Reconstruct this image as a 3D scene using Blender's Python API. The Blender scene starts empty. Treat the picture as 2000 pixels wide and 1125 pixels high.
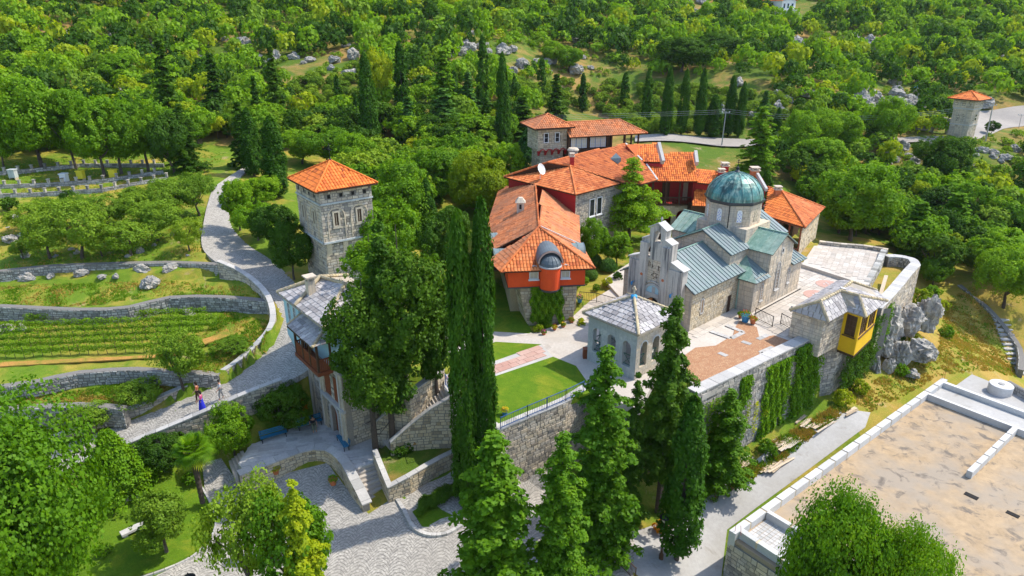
import bpy, bmesh, math, random
import numpy as np
from mathutils import Vector, Matrix, noise
from mathutils.geometry import delaunay_2d_cdt, tessellate_polygon
R = random.Random(7)
scene = bpy.context.scene
col = scene.collection
# ---------------------------------------------------------------- camera, world, sun, exposure
F = 1351.0; PITCH = math.radians(22.0); HC = 32.0
cam_d = bpy.data.cameras.new('camera'); cam = bpy.data.objects.new('camera', cam_d); col.objects.link(cam)
cam.location = (0, 0, HC); cam.rotation_euler = (math.pi/2 - PITCH, 0, 0)
cam_d.sensor_width = 36.0; cam_d.lens = 36.0*F/2000.0; cam_d.clip_end = 3000.0; cam_d.clip_start = 0.5
scene.camera = cam
world = bpy.data.worlds.new('World'); scene.world = world; world.use_nodes = True
wn = world.node_tree; wn.nodes.clear()
sky = wn.nodes.new('ShaderNodeTexSky'); sky.sky_type = 'NISHITA'; sky.sun_disc = False
SUN_AZ = math.radians(72.0); SUN_EL = math.radians(54.0)          # azimuth clockwise from +Y
sky.sun_elevation = SUN_EL; sky.sun_rotation = SUN_AZ
bg = wn.nodes.new('ShaderNodeBackground'); bg.inputs['Strength'].default_value = 0.15
wo = wn.nodes.new('ShaderNodeOutputWorld')
wn.links.new(sky.outputs[0], bg.inputs['Color']); wn.links.new(bg.outputs[0], wo.inputs['Surface'])
sun_d = bpy.data.lights.new('sun', 'SUN'); sun_d.energy = 2.4; sun_d.angle = math.radians(0.55); sun_d.color = (1.0, 0.93, 0.82)
sun = bpy.data.objects.new('sun', sun_d); col.objects.link(sun)
sdir = Vector((math.sin(SUN_AZ)*math.cos(SUN_EL), math.cos(SUN_AZ)*math.cos(SUN_EL), math.sin(SUN_EL)))
sun.rotation_euler = sdir.to_track_quat('Z', 'Y').to_euler(); sun.location = (60, 40, 90)
scene.view_settings.view_transform = 'Standard'; scene.view_settings.look = 'None'
scene.view_settings.gamma = 1.0; scene.view_settings.use_curve_mapping = False
scene.view_settings.exposure = 1.22
scene.cycles.max_bounces = 6; scene.cycles.diffuse_bounces = 3; scene.cycles.transmission_bounces = 4
scene.cycles.transparent_max_bounces = 8; scene.cycles.volume_bounces = 0

# ---------------------------------------------------------------- reading places off the photograph (2000 x 1125 pixels)
CP, SP = math.cos(PITCH), math.sin(PITCH)
def ray(px, py):
    u = (px-1000)/F; v = (py-562.5)/F
    return (u, CP - SP*v, -(SP + CP*v))
def P(px, py, z):
    r = ray(px, py); t = (z-HC)/r[2]
    return Vector((r[0]*t, r[1]*t, z))
def proj(p):
    zz = p[2]-HC; d = p[1]*CP - zz*SP
    return (1000+F*p[0]/d, 562.5+F*(-p[1]*SP-zz*CP)/d)
def onpl(px, py, a, b, c):
    n = (Vector(b)-Vector(a)).cross(Vector(c)-Vector(a)); r = Vector(ray(px, py)); o = Vector((0, 0, HC))
    return o+r*((Vector(a)-o).dot(n)/r.dot(n))
def ZT(y, py):
    v = (py-562.5)/F
    return HC - y*(SP+CP*v)/(CP-SP*v)

# ---------------------------------------------------------------- object helpers
def link(o, parent=None):
    col.objects.link(o)
    if parent is not None: o.parent = parent
    return o
def tag(o, label=None, cat=None, group=None, kind=None):
    if label: o['label'] = label
    if cat: o['category'] = cat
    if group: o['group'] = group
    if kind: o['kind'] = kind
    return o
def thing(name, label, cat, loc=(0, 0, 0), rz=0.0, group=None):
    o = bpy.data.objects.new(name, None); o.empty_display_size = 0.3
    o.location = loc; o.rotation_euler = (0, 0, rz); link(o)
    return tag(o, label, cat, group)
def copy_tree(o, parent=None):
    c = o.copy(); col.objects.link(c); c.parent = parent
    for ch in o.children: copy_tree(ch, c)
    return c
class MB:
    """collects faces; build() links them as one mesh object (world coordinates, or relative to origin)"""
    def __init__(s): s.v = []; s.f = []; s.t = []
    def poly(s, pts, t=0.5):
        n = len(s.v); s.v.extend([tuple(p) for p in pts]); s.f.append(tuple(range(n, n+len(pts)))); s.t.append(t)
    def solid(s, bot, top, t=0.5):
        """prism between two loops of the same length, closed"""
        n = len(s.v); k = len(bot); s.v.extend([tuple(p) for p in bot]); s.v.extend([tuple(p) for p in top])
        s.f.append(tuple(range(n+k-1, n-1, -1))); s.f.append(tuple(range(n+k, n+2*k))); s.t += [t, t]
        for i in range(k):
            j = (i+1) % k; s.f.append((n+i, n+j, n+k+j, n+k+i)); s.t.append(t)
    def box(s, f, u0, u1, v0, v1, z0, z1, t=0.5):
        b = [f(u0, v0, z0), f(u1, v0, z0), f(u1, v1, z0), f(u0, v1, z0)]
        a = [f(u0, v0, z1), f(u1, v0, z1), f(u1, v1, z1), f(u0, v1, z1)]
        s.solid(b, a, t)
    def prism(s, pts, z0, z1, t=0.5):
        s.solid([(p[0], p[1], z0) for p in pts], [(p[0], p[1], z1) for p in pts], t)
    def tube(s, p0, p1, r0, r1=None, n=8, t=0.5, caps=True):
        if r1 is None: r1 = r0
        p0 = Vector(p0); p1 = Vector(p1); d = (p1-p0).normalized()
        a = d.orthogonal().normalized(); b = d.cross(a)
        L0 = [p0+(a*math.cos(i*2*math.pi/n)+b*math.sin(i*2*math.pi/n))*r0 for i in range(n)]
        L1 = [p1+(a*math.cos(i*2*math.pi/n)+b*math.sin(i*2*math.pi/n))*r1 for i in range(n)]
        s.solid(L0, L1, t)
    def lathe(s, c, prof, n=16, t=0.5, a0=0.0):
        """prof: (radius, z) list from bottom to top around centre c"""
        base = len(s.v); m = len(prof)
        for r, z in prof:
            for i in range(n):
                a = a0+i*2*math.pi/n; s.v.append((c[0]+r*math.cos(a), c[1]+r*math.sin(a), z))
        for k in range(m-1):
            for i in range(n):
                j = (i+1) % n; s.f.append((base+k*n+i, base+k*n+j, base+(k+1)*n+j, base+(k+1)*n+i)); s.t.append(t)
        s.f.append(tuple(base+(m-1)*n+i for i in range(n))); s.t.append(t)
        s.f.append(tuple(base+i for i in range(n-1, -1, -1))); s.t.append(t)
    def beam(s, p0, p1, w, h, t=0.5, up=Vector((0, 0, 1))):
        p0 = Vector(p0); p1 = Vector(p1); d = (p1-p0).normalized()
        a = d.cross(up)
        if a.length < 1e-4: a = Vector((1, 0, 0))
        a.normalize(); b = a.cross(d).normalized()
        q = [(-w/2, -h/2), (w/2, -h/2), (w/2, h/2), (-w/2, h/2)]
        s.solid([p0+a*x+b*y for x, y in q], [p1+a*x+b*y for x, y in q], t)
    def build(s, name, mat, parent=None, smooth=False, kind=None, origin=None):
        me = bpy.data.meshes.new(name)
        v = s.v
        if origin is not None: v = [(p[0]-origin[0], p[1]-origin[1], p[2]-origin[2]) for p in v]
        me.from_pydata(v, [], s.f); me.materials.append(mat)
        at = me.attributes.new('tint', 'FLOAT', 'FACE'); at.data.foreach_set('value', np.array(s.t, dtype=np.float32))
        if smooth: me.polygons.foreach_set('use_smooth', [True]*len(me.polygons))
        o = bpy.data.objects.new(name, me); link(o, parent)
        if origin is not None: o.location = origin
        elif parent is not None and parent.type == 'EMPTY' and parent.parent is None:
            o.matrix_parent_inverse = Matrix.LocRotScale(parent.location, parent.rotation_euler, parent.scale).inverted()
        elif parent is not None:
            mw = Matrix.Identity(4); q = parent
            while q is not None:
                mw = Matrix.LocRotScale(q.location, q.rotation_euler, q.scale) @ mw if q.parent is None else (q.matrix_parent_inverse @ Matrix.LocRotScale(q.location, q.rotation_euler, q.scale)) @ mw
                q = q.parent
            o.matrix_parent_inverse = mw.inverted()
        if kind: o['kind'] = kind
        return o
class FR:
    """a building's own frame: u runs right and away, v left and away; deg is u's bearing"""
    def __init__(s, o, deg): s.o = o; a = math.radians(deg); s.s, s.c = math.sin(a), math.cos(a)
    def __call__(s, u, v, z): return Vector((s.o[0]+u*s.s-v*s.c, s.o[1]+u*s.c+v*s.s, z))
    def U(s): return Vector((s.s, s.c, 0))
    def V(s): return Vector((-s.c, s.s, 0))

# ---------------------------------------------------------------- 2-D clipping
def clip(sub, clp):
    """convex clip of polygon sub by convex polygon clp (counter-clockwise or clockwise)"""
    ar = sum(clp[i][0]*clp[(i+1) % len(clp)][1]-clp[(i+1) % len(clp)][0]*clp[i][1] for i in range(len(clp)))
    if ar < 0: clp = clp[::-1]
    out = sub
    for i in range(len(clp)):
        a = clp[i]; b = clp[(i+1) % len(clp)]; ex, ey = b[0]-a[0], b[1]-a[1]
        inp = out; out = []
        if not inp: return []
        for k in range(len(inp)):
            p = inp[k]; q = inp[(k+1) % len(inp)]
            dp = ex*(p[1]-a[1])-ey*(p[0]-a[0]); dq = ex*(q[1]-a[1])-ey*(q[0]-a[0])
            if dp >= 0: out.append(p)
            if (dp >= 0) != (dq >= 0):
                t = dp/(dp-dq); out.append((p[0]+(q[0]-p[0])*t, p[1]+(q[1]-p[1])*t))
    return out
def area2(p): return 0.5*sum(p[i][0]*p[(i+1) % len(p)][1]-p[(i+1) % len(p)][0]*p[i][1] for i in range(len(p)))
def inpoly(x, y, poly):
    c = False; j = len(poly)-1
    for i in range(len(poly)):
        xi, yi = poly[i][0], poly[i][1]; xj, yj = poly[j][0], poly[j][1]
        if (yi > y) != (yj > y) and x < (xj-xi)*(y-yi)/(yj-yi)+xi: c = not c
        j = i
    return c
def np_inpoly(X, Y, poly):
    c = np.zeros(X.shape, bool); j = len(poly)-1
    for i in range(len(poly)):
        xi, yi = poly[i][0], poly[i][1]; xj, yj = poly[j][0], poly[j][1]
        if yi != yj:
            c ^= ((yi > Y) != (yj > Y)) & (X < (xj-xi)*(Y-yi)/(yj-yi)+xi)
        j = i
    return c
def arch2(x0, x1, y0, y1, n=8):
    """outline of an arched opening, springing so that the top is y1"""
    r = (x1-x0)/2; cx = (x0+x1)/2; ys = y1-r
    return [(x0, y0), (x1, y0)] + [(cx+r*math.cos(math.pi*i/n), ys+r*math.sin(math.pi*i/n)) for i in range(n+1)]

# ---------------------------------------------------------------- wall and roof surfaces
def plane3(A, ex, ey):
    n = ex.cross(ey).normalized()
    return (lambda s, t, d=0.0: A+ex*s+ey*t+n*d), n
def stones(mb, A, ex, ey, poly, cw=0.45, ch=0.24, d=0.035, gap=0.012, holes=(), rough=0.35, tt=(0.0, 1.0), rng=R, rot=0.0):
    """courses of separate stones standing proud of plane A,ex,ey inside the convex outline poly"""
    f, n = plane3(A, ex, ey)
    xs = [p[0] for p in poly]; ys = [p[1] for p in poly]
    y = min(ys); y1 = max(ys)
    while y < y1-0.02:
        h = ch*rng.uniform(0.75, 1.3)
        if y+h > y1-ch*0.4: h = y1-y
        x = min(xs)-rng.uniform(0, cw)
        while x < max(xs):
            w = cw*rng.uniform(1-rough-0.15, 1+rough+0.35); cx, cy = x+w/2, y+h/2
            bad = False
            for hp in holes:
                hx = [p[0] for p in hp]; hy = [p[1] for p in hp]
                if x+w > min(hx)+0.02 and x < max(hx)-0.02 and y+h > min(hy)+0.02 and y < max(hy)-0.02:
                    # split against the hole: keep only the piece beside it
                    if inpoly(cx, cy, hp) or inpoly(x+gap, cy, hp) or inpoly(x+w-gap, cy, hp) or inpoly(cx, y+gap, hp) or inpoly(cx, y+h-gap, hp): bad = True; break
            if bad:
                # two narrow trials
                for (xa, xb) in ((x, x+w*0.45), (x+w*0.55, x+w)):
                    if any(inpoly(a, b, hp) for hp in holes for a in (xa, (xa+xb)/2, xb) for b in (y, cy, y+h)): continue
                    q = clip([(xa+gap, y+gap), (xb-gap, y+gap), (xb-gap, y+h-gap), (xa+gap, y+h-gap)], poly)
                    if len(q) > 2: stone1(mb, f, q, d*rng.uniform(0.3, 1.2), rng.uniform(*tt))
            else:
                j = gap*1.3
                q = [(x+gap+rng.uniform(0, j), y+gap+rng.uniform(0, j)), (x+w-gap-rng.uniform(0, j), y+gap+rng.uniform(0, j)),
                     (x+w-gap-rng.uniform(0, j), y+h-gap-rng.uniform(0, j)), (x+gap+rng.uniform(0, j), y+h-gap-rng.uniform(0, j))]
                q = clip(q, poly)
                if len(q) > 2 and abs(area2(q)) > 0.004: stone1(mb, f, q, d*rng.uniform(0.3, 1.2), rng.uniform(*tt))
            x += w
        y += h
def stone1(mb, f, q, d, t):
    cx = sum(p[0] for p in q)/len(q); cy = sum(p[1] for p in q)/len(q)
    n = len(mb.v); k = len(q)
    mb.v.extend([tuple(f(p[0], p[1], -0.01)) for p in q])
    mb.v.extend([tuple(f(cx+(p[0]-cx)*0.93, cy+(p[1]-cy)*0.9, d)) for p in q])
    mb.f.append(tuple(range(n+k, n+2*k))); mb.t.append(t)
    for i in range(k):
        j = (i+1) % k; mb.f.append((n+i, n+j, n+k+j, n+k+i)); mb.t.append(t*0.9)
def holed(mb, A, ex, ey, outer, holes, th, t=0.5):
    """flat wall of thickness th with real openings"""
    f, n = plane3(A, ex, ey)
    loops = [outer]+list(holes)
    tris = tessellate_polygon([[Vector((p[0], p[1], 0)) for p in L] for L in loops])
    flat = [p for L in loops for p in L]
    for T in tris:
        a = [flat[i] for i in T]
        if area2(a) < 0: a = a[::-1]
        mb.poly([f(p[0], p[1], 0) for p in a], t); mb.poly([f(p[0], p[1], -th) for p in a[::-1]], t)
    for L in loops:
        for i in range(len(L)):
            a = L[i]; b = L[(i+1) % len(L)]
            mb.poly([f(a[0], a[1], 0), f(a[0], a[1], -th), f(b[0], b[1], -th), f(b[0], b[1], 0)], t)
def roof_axes(pts, eave=(0, 1)):
    """in-plane axes of a roof polygon: ex along the eave (points eave[0]->eave[1]), ey up the slope"""
    A = Vector(pts[eave[0]]); B = Vector(pts[eave[1]]); ex = (B-A).normalized()
    nn = Vector((0, 0, 0)); c = sum((Vector(p) for p in pts), Vector((0, 0, 0)))/len(pts)
    for i in range(len(pts)): nn += (Vector(pts[i])-c).cross(Vector(pts[(i+1) % len(pts)])-c)
    nn.normalize()
    if nn.z < 0: nn = -nn
    ey = nn.cross(ex).normalized()
    return A, ex, ey, nn
def to2(pts, A, ex, ey): return [((Vector(p)-A).dot(ex), (Vector(p)-A).dot(ey)) for p in pts]
def tiles(mb, pts, eave=(0, 1), tw=0.25, tl=0.42, rng=R, tt=(0.0, 1.0), r=0.055):
    """barrel tiles, each its own little arch, overlapping the one below"""
    A, ex, ey, n = roof_axes(pts, eave); poly = to2(pts, A, ex, ey)
    mb.poly([Vector(p)-n*0.01 for p in pts], 0.15)
    x0 = min(p[0] for p in poly); x1 = max(p[0] for p in poly); y0 = min(p[1] for p in poly); y1 = max(p[1] for p in poly)
    nx = max(1, int((x1-x0)/tw)); ny = max(1, int((y1-y0)/tl))
    f = lambda s, t, d: A+ex*s+ey*t+n*d
    cs = [(-0.5, 0.0), (-0.28, 0.8), (0.0, 1.0), (0.28, 0.8), (0.5, 0.0)]
    colt = [rng.uniform(-0.12, 0.12) for _ in range(nx+1)]
    for j in range(ny+1):
        rowt = rng.uniform(-0.1, 0.1)
        for i in range(nx+1):
            cx = x0+(i+0.5)*tw; ya = y0+j*tl; yb = ya+tl*1.12
            if not inpoly(cx, ya+tl*0.5, poly): continue
            t = min(1, max(0, rng.uniform(*tt)+rowt+colt[i])); w = tw*0.92; k = len(mb.v); jx = rng.uniform(-0.008, 0.008)
            for (yy, lift) in ((ya, 0.035), (yb, 0.005)):
                for a, b in cs: mb.v.append(tuple(f(cx+a*w+jx, yy, lift+b*r)))
            for q in range(4): mb.f.append((k+q, k+q+1, k+6+q, k+5+q)); mb.t.append(t)
            mb.f.append((k, k+1, k+2, k+3, k+4)); mb.t.append(0.05)
def slab_roof(mb, pts, th=0.14, t=0.5):
    A, ex, ey, n = roof_axes(pts)
    up = [Vector(p)-n*0.02 for p in pts]; dn = [p-n*th for p in up]
    mb.solid(dn, up, t)
def ridge(mb, p0, p1, r=0.1, step=0.4, t=(0.3, 0.9), rng=R):
    p0 = Vector(p0); p1 = Vector(p1); L = (p1-p0).length; k = max(1, int(L/step)); d = (p1-p0)/k
    for i in range(k):
        mb.tube(p0+d*i+Vector((0, 0, 0.02)), p0+d*(i+1.08)+Vector((0, 0, 0.0)), r*1.08, r*0.9, 7, rng.uniform(*t))
SLATES = []
def slate_mesh(mat):
    if not SLATES:
        for k in range(8):
            mb = MB(); q = [(-0.5+R.uniform(0, .05), -0.5+R.uniform(0, .1)), (0.5-R.uniform(0, .05), -0.5+R.uniform(0, .1)), (0.5-R.uniform(0, .05), 0.5), (-0.5+R.uniform(0, .05), 0.5)]
            f = lambda x, y, z: (x, y, z)
            stone_t = k/7.0
            mb.solid([f(x, y, 0) for x, y in q], [f(x*0.96, y*0.96, 1) for x, y in q], stone_t)
            me = bpy.data.meshes.new('slate'); me.from_pydata(mb.v, [], mb.f); me.materials.append(mat)
            at = me.attributes.new('tint', 'FLOAT', 'FACE'); at.data.foreach_set('value', np.array(mb.t, dtype=np.float32)); SLATES.append(me)
    return SLATES
def slates(parent, pts, mat, eave=(0, 1), sw=0.5, sl=0.42, th=0.05, cap=250, name='slate'):
    """stone roofing slabs, every slab an object of its own"""
    A, ex, ey, n = roof_axes(pts, eave); poly = to2(pts, A, ex, ey); M = slate_mesh(mat)
    x0 = min(p[0] for p in poly); x1 = max(p[0] for p in poly); y0 = min(p[1] for p in poly); y1 = max(p[1] for p in poly)
    y = y0; cnt = 0; row = 0
    inv = Matrix.LocRotScale(parent.location, parent.rotation_euler, parent.scale).inverted()
    while y < y1-0.08 and cnt < cap:
        h = sl*R.uniform(0.85, 1.15); x = x0-R.uniform(0, sw)
        while x < x1:
            w = sw*R.uniform(0.6, 1.4); c = clip([(x, y), (x+w, y), (x+w, y+h), (x, y+h)], poly)
            if len(c) > 2:
                ax, bx = min(p[0] for p in c), max(p[0] for p in c); ay, by = min(p[1] for p in c), max(p[1] for p in c)
                if abs(area2(c)) > 0.25*w*h:
                    ctr = A+ex*((ax+bx)/2)+ey*((ay+by)/2+0.04)+n*R.uniform(0.0, 0.012)
                    o = bpy.data.objects.new(name, R.choice(M)); col.objects.link(o); o.parent = parent; o.matrix_parent_inverse = inv
                    tilt = Matrix.Rotation(-0.09, 3, 'X') @ Matrix.Rotation(R.uniform(-.04, .04), 3, 'Z')
                    B = Matrix((ex, ey, n)).transposed() @ tilt
                    o.matrix_basis = Matrix.LocRotScale(ctr, B.to_euler(), Vector((max(0.1, bx-ax-0.03), by-ay+0.08, th)))
                    cnt += 1
            x += w
        y += h; row += 1
    return cnt
def window(parent, A, ex, ey, x, y, w, h, fm, pm, arch=False, fw=0.09, proud=0.05, bars=(1, 2), sill=None, name='window', panel=None):
    """frame (part) with pane and bars (sub-parts) on the plane A,ex,ey; x,y = bottom centre"""
    f, n = plane3(A, ex, ey)
    out = arch2(x-w/2, x+w/2, y, y+h, 8) if arch else [(x-w/2, y), (x+w/2, y), (x+w/2, y+h), (x-w/2, y+h)]
    k = fw
    inn = arch2(x-w/2+k, x+w/2-k, y+k, y+h-k, 8) if arch else [(x-w/2+k, y+k), (x+w/2-k, y+k), (x+w/2-k, y+h-k), (x-w/2+k, y+h-k)]
    mb = MB(); m = len(out)
    for i in range(m):
        j = (i+1) % m
        mb.poly([f(*out[i], proud), f(*out[j], proud), f(*inn[j], proud), f(*inn[i], proud)], 0.7)
        mb.poly([f(*out[i], -0.02), f(*out[j], -0.02), f(*out[j], proud), f(*out[i], proud)], 0.7)
        mb.poly([f(*inn[i], proud), f(*inn[j], proud), f(*inn[j], 0.004), f(*inn[i], 0.004)], 0.7)
    if sill: mb.solid([f(x-w/2-.08, y-.1, -.02), f(x+w/2+.08, y-.1, -.02), f(x+w/2+.08, y-.003, -.02), f(x-w/2-.08, y-.003, -.02)],
                      [f(x-w/2-.08, y-.1, sill), f(x+w/2+.08, y-.1, sill), f(x+w/2+.08, y-.003, sill), f(x-w/2-.08, y-.003, sill)], 0.8)
    wo_ = mb.build(name, fm, parent)
    pb = MB(); pb.poly([f(*p, 0.012) for p in inn], 0.2); pb.build('pane', pm, wo_)
    if bars:
        bb = MB(); iw = w-2*k; ih = h-2*k
        for i in range(1, bars[0]+1):
            xx = x-w/2+k+iw*i/(bars[0]+1); bb.box(lambda a, b, c: f(a, b, c), xx-.02, xx+.02, y+k, y+k+ih*(0.97 if not arch else 0.93), 0.014, 0.035, 0.7)
        for i in range(1, bars[1]+1):
            yy = y+k+ih*i/(bars[1]+1); bb.box(lambda a, b, c: f(a, b, c), x-w/2+k, x+w/2-k, yy-.018, yy+.018, 0.016, 0.033, 0.7)
        if bb.v: bb.build('glazing_bar', fm, wo_)
    return wo_
def seams(parent, pts, mat, eave=(0, 1), step=0.5, name='roof_panel', t=(0.2, 0.9)):
    """standing-seam sheet roof: every sheet between two seams is a part"""
    A, ex, ey, n = roof_axes(pts, eave); poly = to2(pts, A, ex, ey)
    x0 = min(p[0] for p in poly); x1 = max(p[0] for p in poly); y0 = min(p[1] for p in poly)-1; y1 = max(p[1] for p in poly)+1
    k = max(1, round((x1-x0)/step)); st = (x1-x0)/k
    f = lambda s, q, d: A+ex*s+ey*q+n*d
    for i in range(k):
        a = x0+i*st; c = clip([(a, y0), (a+st, y0), (a+st, y1), (a, y1)], poly)
        if len(c) < 3 or abs(area2(c)) < 0.01: continue
        mb = MB(); tv = R.uniform(*t)
        mb.solid([f(p[0], p[1], -0.05) for p in c], [f(p[0], p[1], 0.0) for p in c], tv)
        c2 = clip([(a, y0), (a+0.05, y0), (a+0.05, y1), (a, y1)], poly)
        if len(c2) > 2: mb.solid([f(p[0], p[1], 0.0) for p in c2], [f(p[0], p[1], 0.055) for p in c2], tv)
        mb.build(name, mat, parent)
# ---------------------------------------------------------------- materials
def newmat(name):
    m = bpy.data.materials.new(name); m.use_nodes = True; nt = m.node_tree; nt.nodes.clear()
    o = nt.nodes.new('ShaderNodeOutputMaterial'); b = nt.nodes.new('ShaderNodeBsdfPrincipled'); nt.links.new(b.outputs[0], o.inputs[0])
    return m, nt, b, o
def N(nt, t, **k):
    n = nt.nodes.new(t)
    for a, v in k.items(): setattr(n, a, v)
    return n
def noise_n(nt, scale, detail=4, rough=0.6, pos=None, dist=0.0):
    n = N(nt, 'ShaderNodeTexNoise'); n.inputs['Scale'].default_value = scale; n.inputs['Detail'].default_value = detail; n.inputs['Roughness'].default_value = rough
    n.inputs['Distortion'].default_value = dist
    nt.links.new(pos, n.inputs['Vector']); return n.outputs['Fac']
def ramp(nt, fac, stops):
    r = N(nt, 'ShaderNodeValToRGB'); e = r.color_ramp.elements
    while len(e) < len(stops): e.new(0.5)
    for i, (p, c) in enumerate(stops): e[i].position = p; e[i].color = (*c, 1) if len(c) == 3 else c
    nt.links.new(fac, r.inputs[0]); return r.outputs[0]
def mix(nt, fac, a, b, mode='MIX'):
    m = N(nt, 'ShaderNodeMix', data_type='RGBA', blend_type=mode)
    for s, v in ((m.inputs[0], fac), (m.inputs[6], a), (m.inputs[7], b)):
        if hasattr(v, 'is_linked'): nt.links.new(v, s)
        elif isinstance(v, (int, float)): s.default_value = v
        else: s.default_value = (*v, 1)
    return m.outputs[2]
def math_n(nt, op, a, b=None):
    m = N(nt, 'ShaderNodeMath', operation=op)
    for i, v in enumerate((a, b)):
        if v is None: continue
        if hasattr(v, 'is_linked'): nt.links.new(v, m.inputs[i])
        else: m.inputs[i].default_value = v
    return m.outputs[0]
def bump(nt, b, h, strength=0.4, dist=0.05):
    n = N(nt, 'ShaderNodeBump'); n.inputs['Strength'].default_value = strength; n.inputs['Distance'].default_value = dist
    nt.links.new(h, n.inputs['Height']); nt.links.new(n.outputs[0], b.inputs['Normal'])
def surf(name, stops, big=None, fine=(6.0, 0.35), rough=0.85, bmp=(14.0, 0.3, 0.02), metal=0.0, spec=0.3, stain=None, streak=None):
    """stops: colours over the per-piece tint attribute; big: (scale, colour, amount) weathering patches;
    fine: (scale, amount) grain; stain: (scale, colour, lo, hi) blotches; streak: (colour, amount) rain streaks"""
    m, nt, b, o = newmat(name)
    g = N(nt, 'ShaderNodeNewGeometry').outputs['Position']
    at = N(nt, 'ShaderNodeAttribute', attribute_name='tint').outputs['Fac']
    c = ramp(nt, at, [(i/(max(1, len(stops)-1)), s) for i, s in enumerate(stops)])
    fn = noise_n(nt, fine[0], 5, 0.7, g)
    k = ramp(nt, fn, [(0.25, (1-fine[1],)*3), (0.75, (1+fine[1],)*3)])
    c = mix(nt, 1.0, c, k, 'MULTIPLY')
    if big:
        bn = noise_n(nt, big[0], 4, 0.6, g); f = ramp(nt, bn, [(0.42, (0, 0, 0)), (0.62, (big[2],)*3)]); c = mix(nt, f, c, big[1])
    if stain:
        bn = noise_n(nt, stain[0], 5, 0.65, g, 0.6); f = ramp(nt, bn, [(stain[2], (0, 0, 0)), (stain[3], (1, 1, 1))]); c = mix(nt, f, c, stain[1])
    if streak:
        mp = N(nt, 'ShaderNodeMapping'); mp.inputs['Scale'].default_value = (3.2, 3.2, 0.22); nt.links.new(g, mp.inputs[0])
        bn = noise_n(nt, 1.0, 4, 0.6, mp.outputs[0]); f = ramp(nt, bn, [(0.48, (0, 0, 0)), (0.66, (streak[1],)*3)]); c = mix(nt, f, c, streak[0])
    nt.links.new(c, b.inputs['Base Color']); b.inputs['Roughness'].default_value = rough; b.inputs['Metallic'].default_value = metal
    b.inputs['Specular IOR Level'].default_value = spec
    if bmp: bump(nt, b, noise_n(nt, bmp[0], 5, 0.65, g), bmp[1], bmp[2])
    return m
M = {}
M['stone'] = surf('grey_rubble_stone', [(0.184, 0.16, 0.129), (0.423, 0.359, 0.271), (0.565, 0.461, 0.325), (0.48, 0.429, 0.358), (0.678, 0.564, 0.4)], (0.5, (.20, .20, .20), .45), (9, .3), .9, (20, .5, .03))
M['stone_dark'] = surf('weathered_wall_stone', [(0.157, 0.145, 0.125), (0.313, 0.289, 0.25), (0.454, 0.405, 0.332), (0.391, 0.369, 0.325), (0.578, 0.505, 0.4)], (0.5, (.15, .155, .16), .6), (7, .35), .92, (18, .6, .03), stain=(0.9, (.09, .10, .06), .60, .72))
M['stone_warm'] = surf('warm_squared_stone', [(0.237, 0.19, 0.128), (0.498, 0.392, 0.246), (0.57, 0.47, 0.315), (0.475, 0.414, 0.315), (0.653, 0.526, 0.335)], (0.6, (.34, .30, .24), .4), (9, .25), .9, (20, .5, .02))
M['ashlar'] = surf('pale_ashlar', [(0.37, 0.298, 0.216), (0.568, 0.465, 0.332), (0.617, 0.498, 0.356), (0.531, 0.437, 0.323), (0.666, 0.543, 0.378)], (0.35, (.36, .34, .31), .5), (8, .14), .85, (16, .2, .01), streak=((.25, .245, .24), .55))
M['facade'] = surf('stained_facade_stone', [(0.261, 0.239, 0.214), (0.497, 0.455, 0.395), (0.545, 0.489, 0.417)], (0.5, (.33, .32, .31), .4), (8, .16), .88, (16, .25, .015), streak=((.085, .085, .09), .9))
M['render_grey'] = surf('pale_grey_render', [(.374, .396, .396), (.462, .484, .473), (.517, .528, .506)], (0.5, (.30, .33, .34), .5), (7, .2), .9, (12, .5, .03), streak=((.26, .30, .30), .5))
M['mortar'] = surf('mortar', [(.17, .16, .145), (.2, .19, .17)], None, (10, .3), .95)
M['dry_stone'] = surf('dry_stone', [(0.147, 0.142, 0.127), (0.305, 0.296, 0.265), (0.44, 0.422, 0.375), (0.367, 0.369, 0.353), (0.574, 0.546, 0.486)], (0.4, (.17, .165, .14), .4), (7, .35), .92, (12, .7, .04))
M['coping'] = surf('pale_coping_stone', [(.334, .326, .308), (.440, .422, .396), (.510, .493, .458)], (0.6, (.34, .33, .31), .5), (8, .2), .88, (14, .3, .015))
M['tile'] = surf('terracotta_tile', [(.16, .04, .015), (.40, .095, .026), (.54, .15, .036), (.60, .18, .05), (.62, .23, .08)], (0.35, (.33, .085, .03), .45), (10, .2), .8, (20, .2, .01))
M['tile_bright'] = surf('new_terracotta_tile', [(.30, .06, .015), (.62, .15, .022), (.72, .19, .03), (.76, .22, .04)], (0.5, (.55, .13, .03), .3), (10, .12), .75, (20, .15, .01))
M['tile_old'] = surf('weathered_terracotta_tile', [(0.157, 0.052, 0.022), (0.435, 0.134, 0.045), (0.569, 0.175, 0.058), (0.641, 0.227, 0.085), (0.508, 0.206, 0.099)], (0.35, (.26, .13, .075), .55), (9, .3), .85, (20, .3, .01))
M['slate_m'] = surf('grey_stone_slab', [(0.233, 0.219, 0.214), (0.353, 0.335, 0.326), (0.428, 0.405, 0.393), (0.307, 0.288, 0.286), (0.484, 0.456, 0.429)], (0.8, (.27, .245, .24), .35), (7, .22), .8, (12, .3, .015))
M['hip'] = surf('yellow_grey_hip_stone', [(.42, .34, .20), (.52, .42, .25), (.38, .32, .22)], (1.5, (.26, .22, .16), .6), (9, .25), .9, (12, .4, .02))
M['copper'] = surf('verdigris_copper', [(.12, .23, .18), (.18, .29, .23), (.26, .35, .28), (.25, .29, .25)], (0.9, (.08, .19, .155), .5), (5, .25), .65, (8, .1, .01), metal=.0, spec=.25, streak=((.30, .42, .34), .55))
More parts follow.
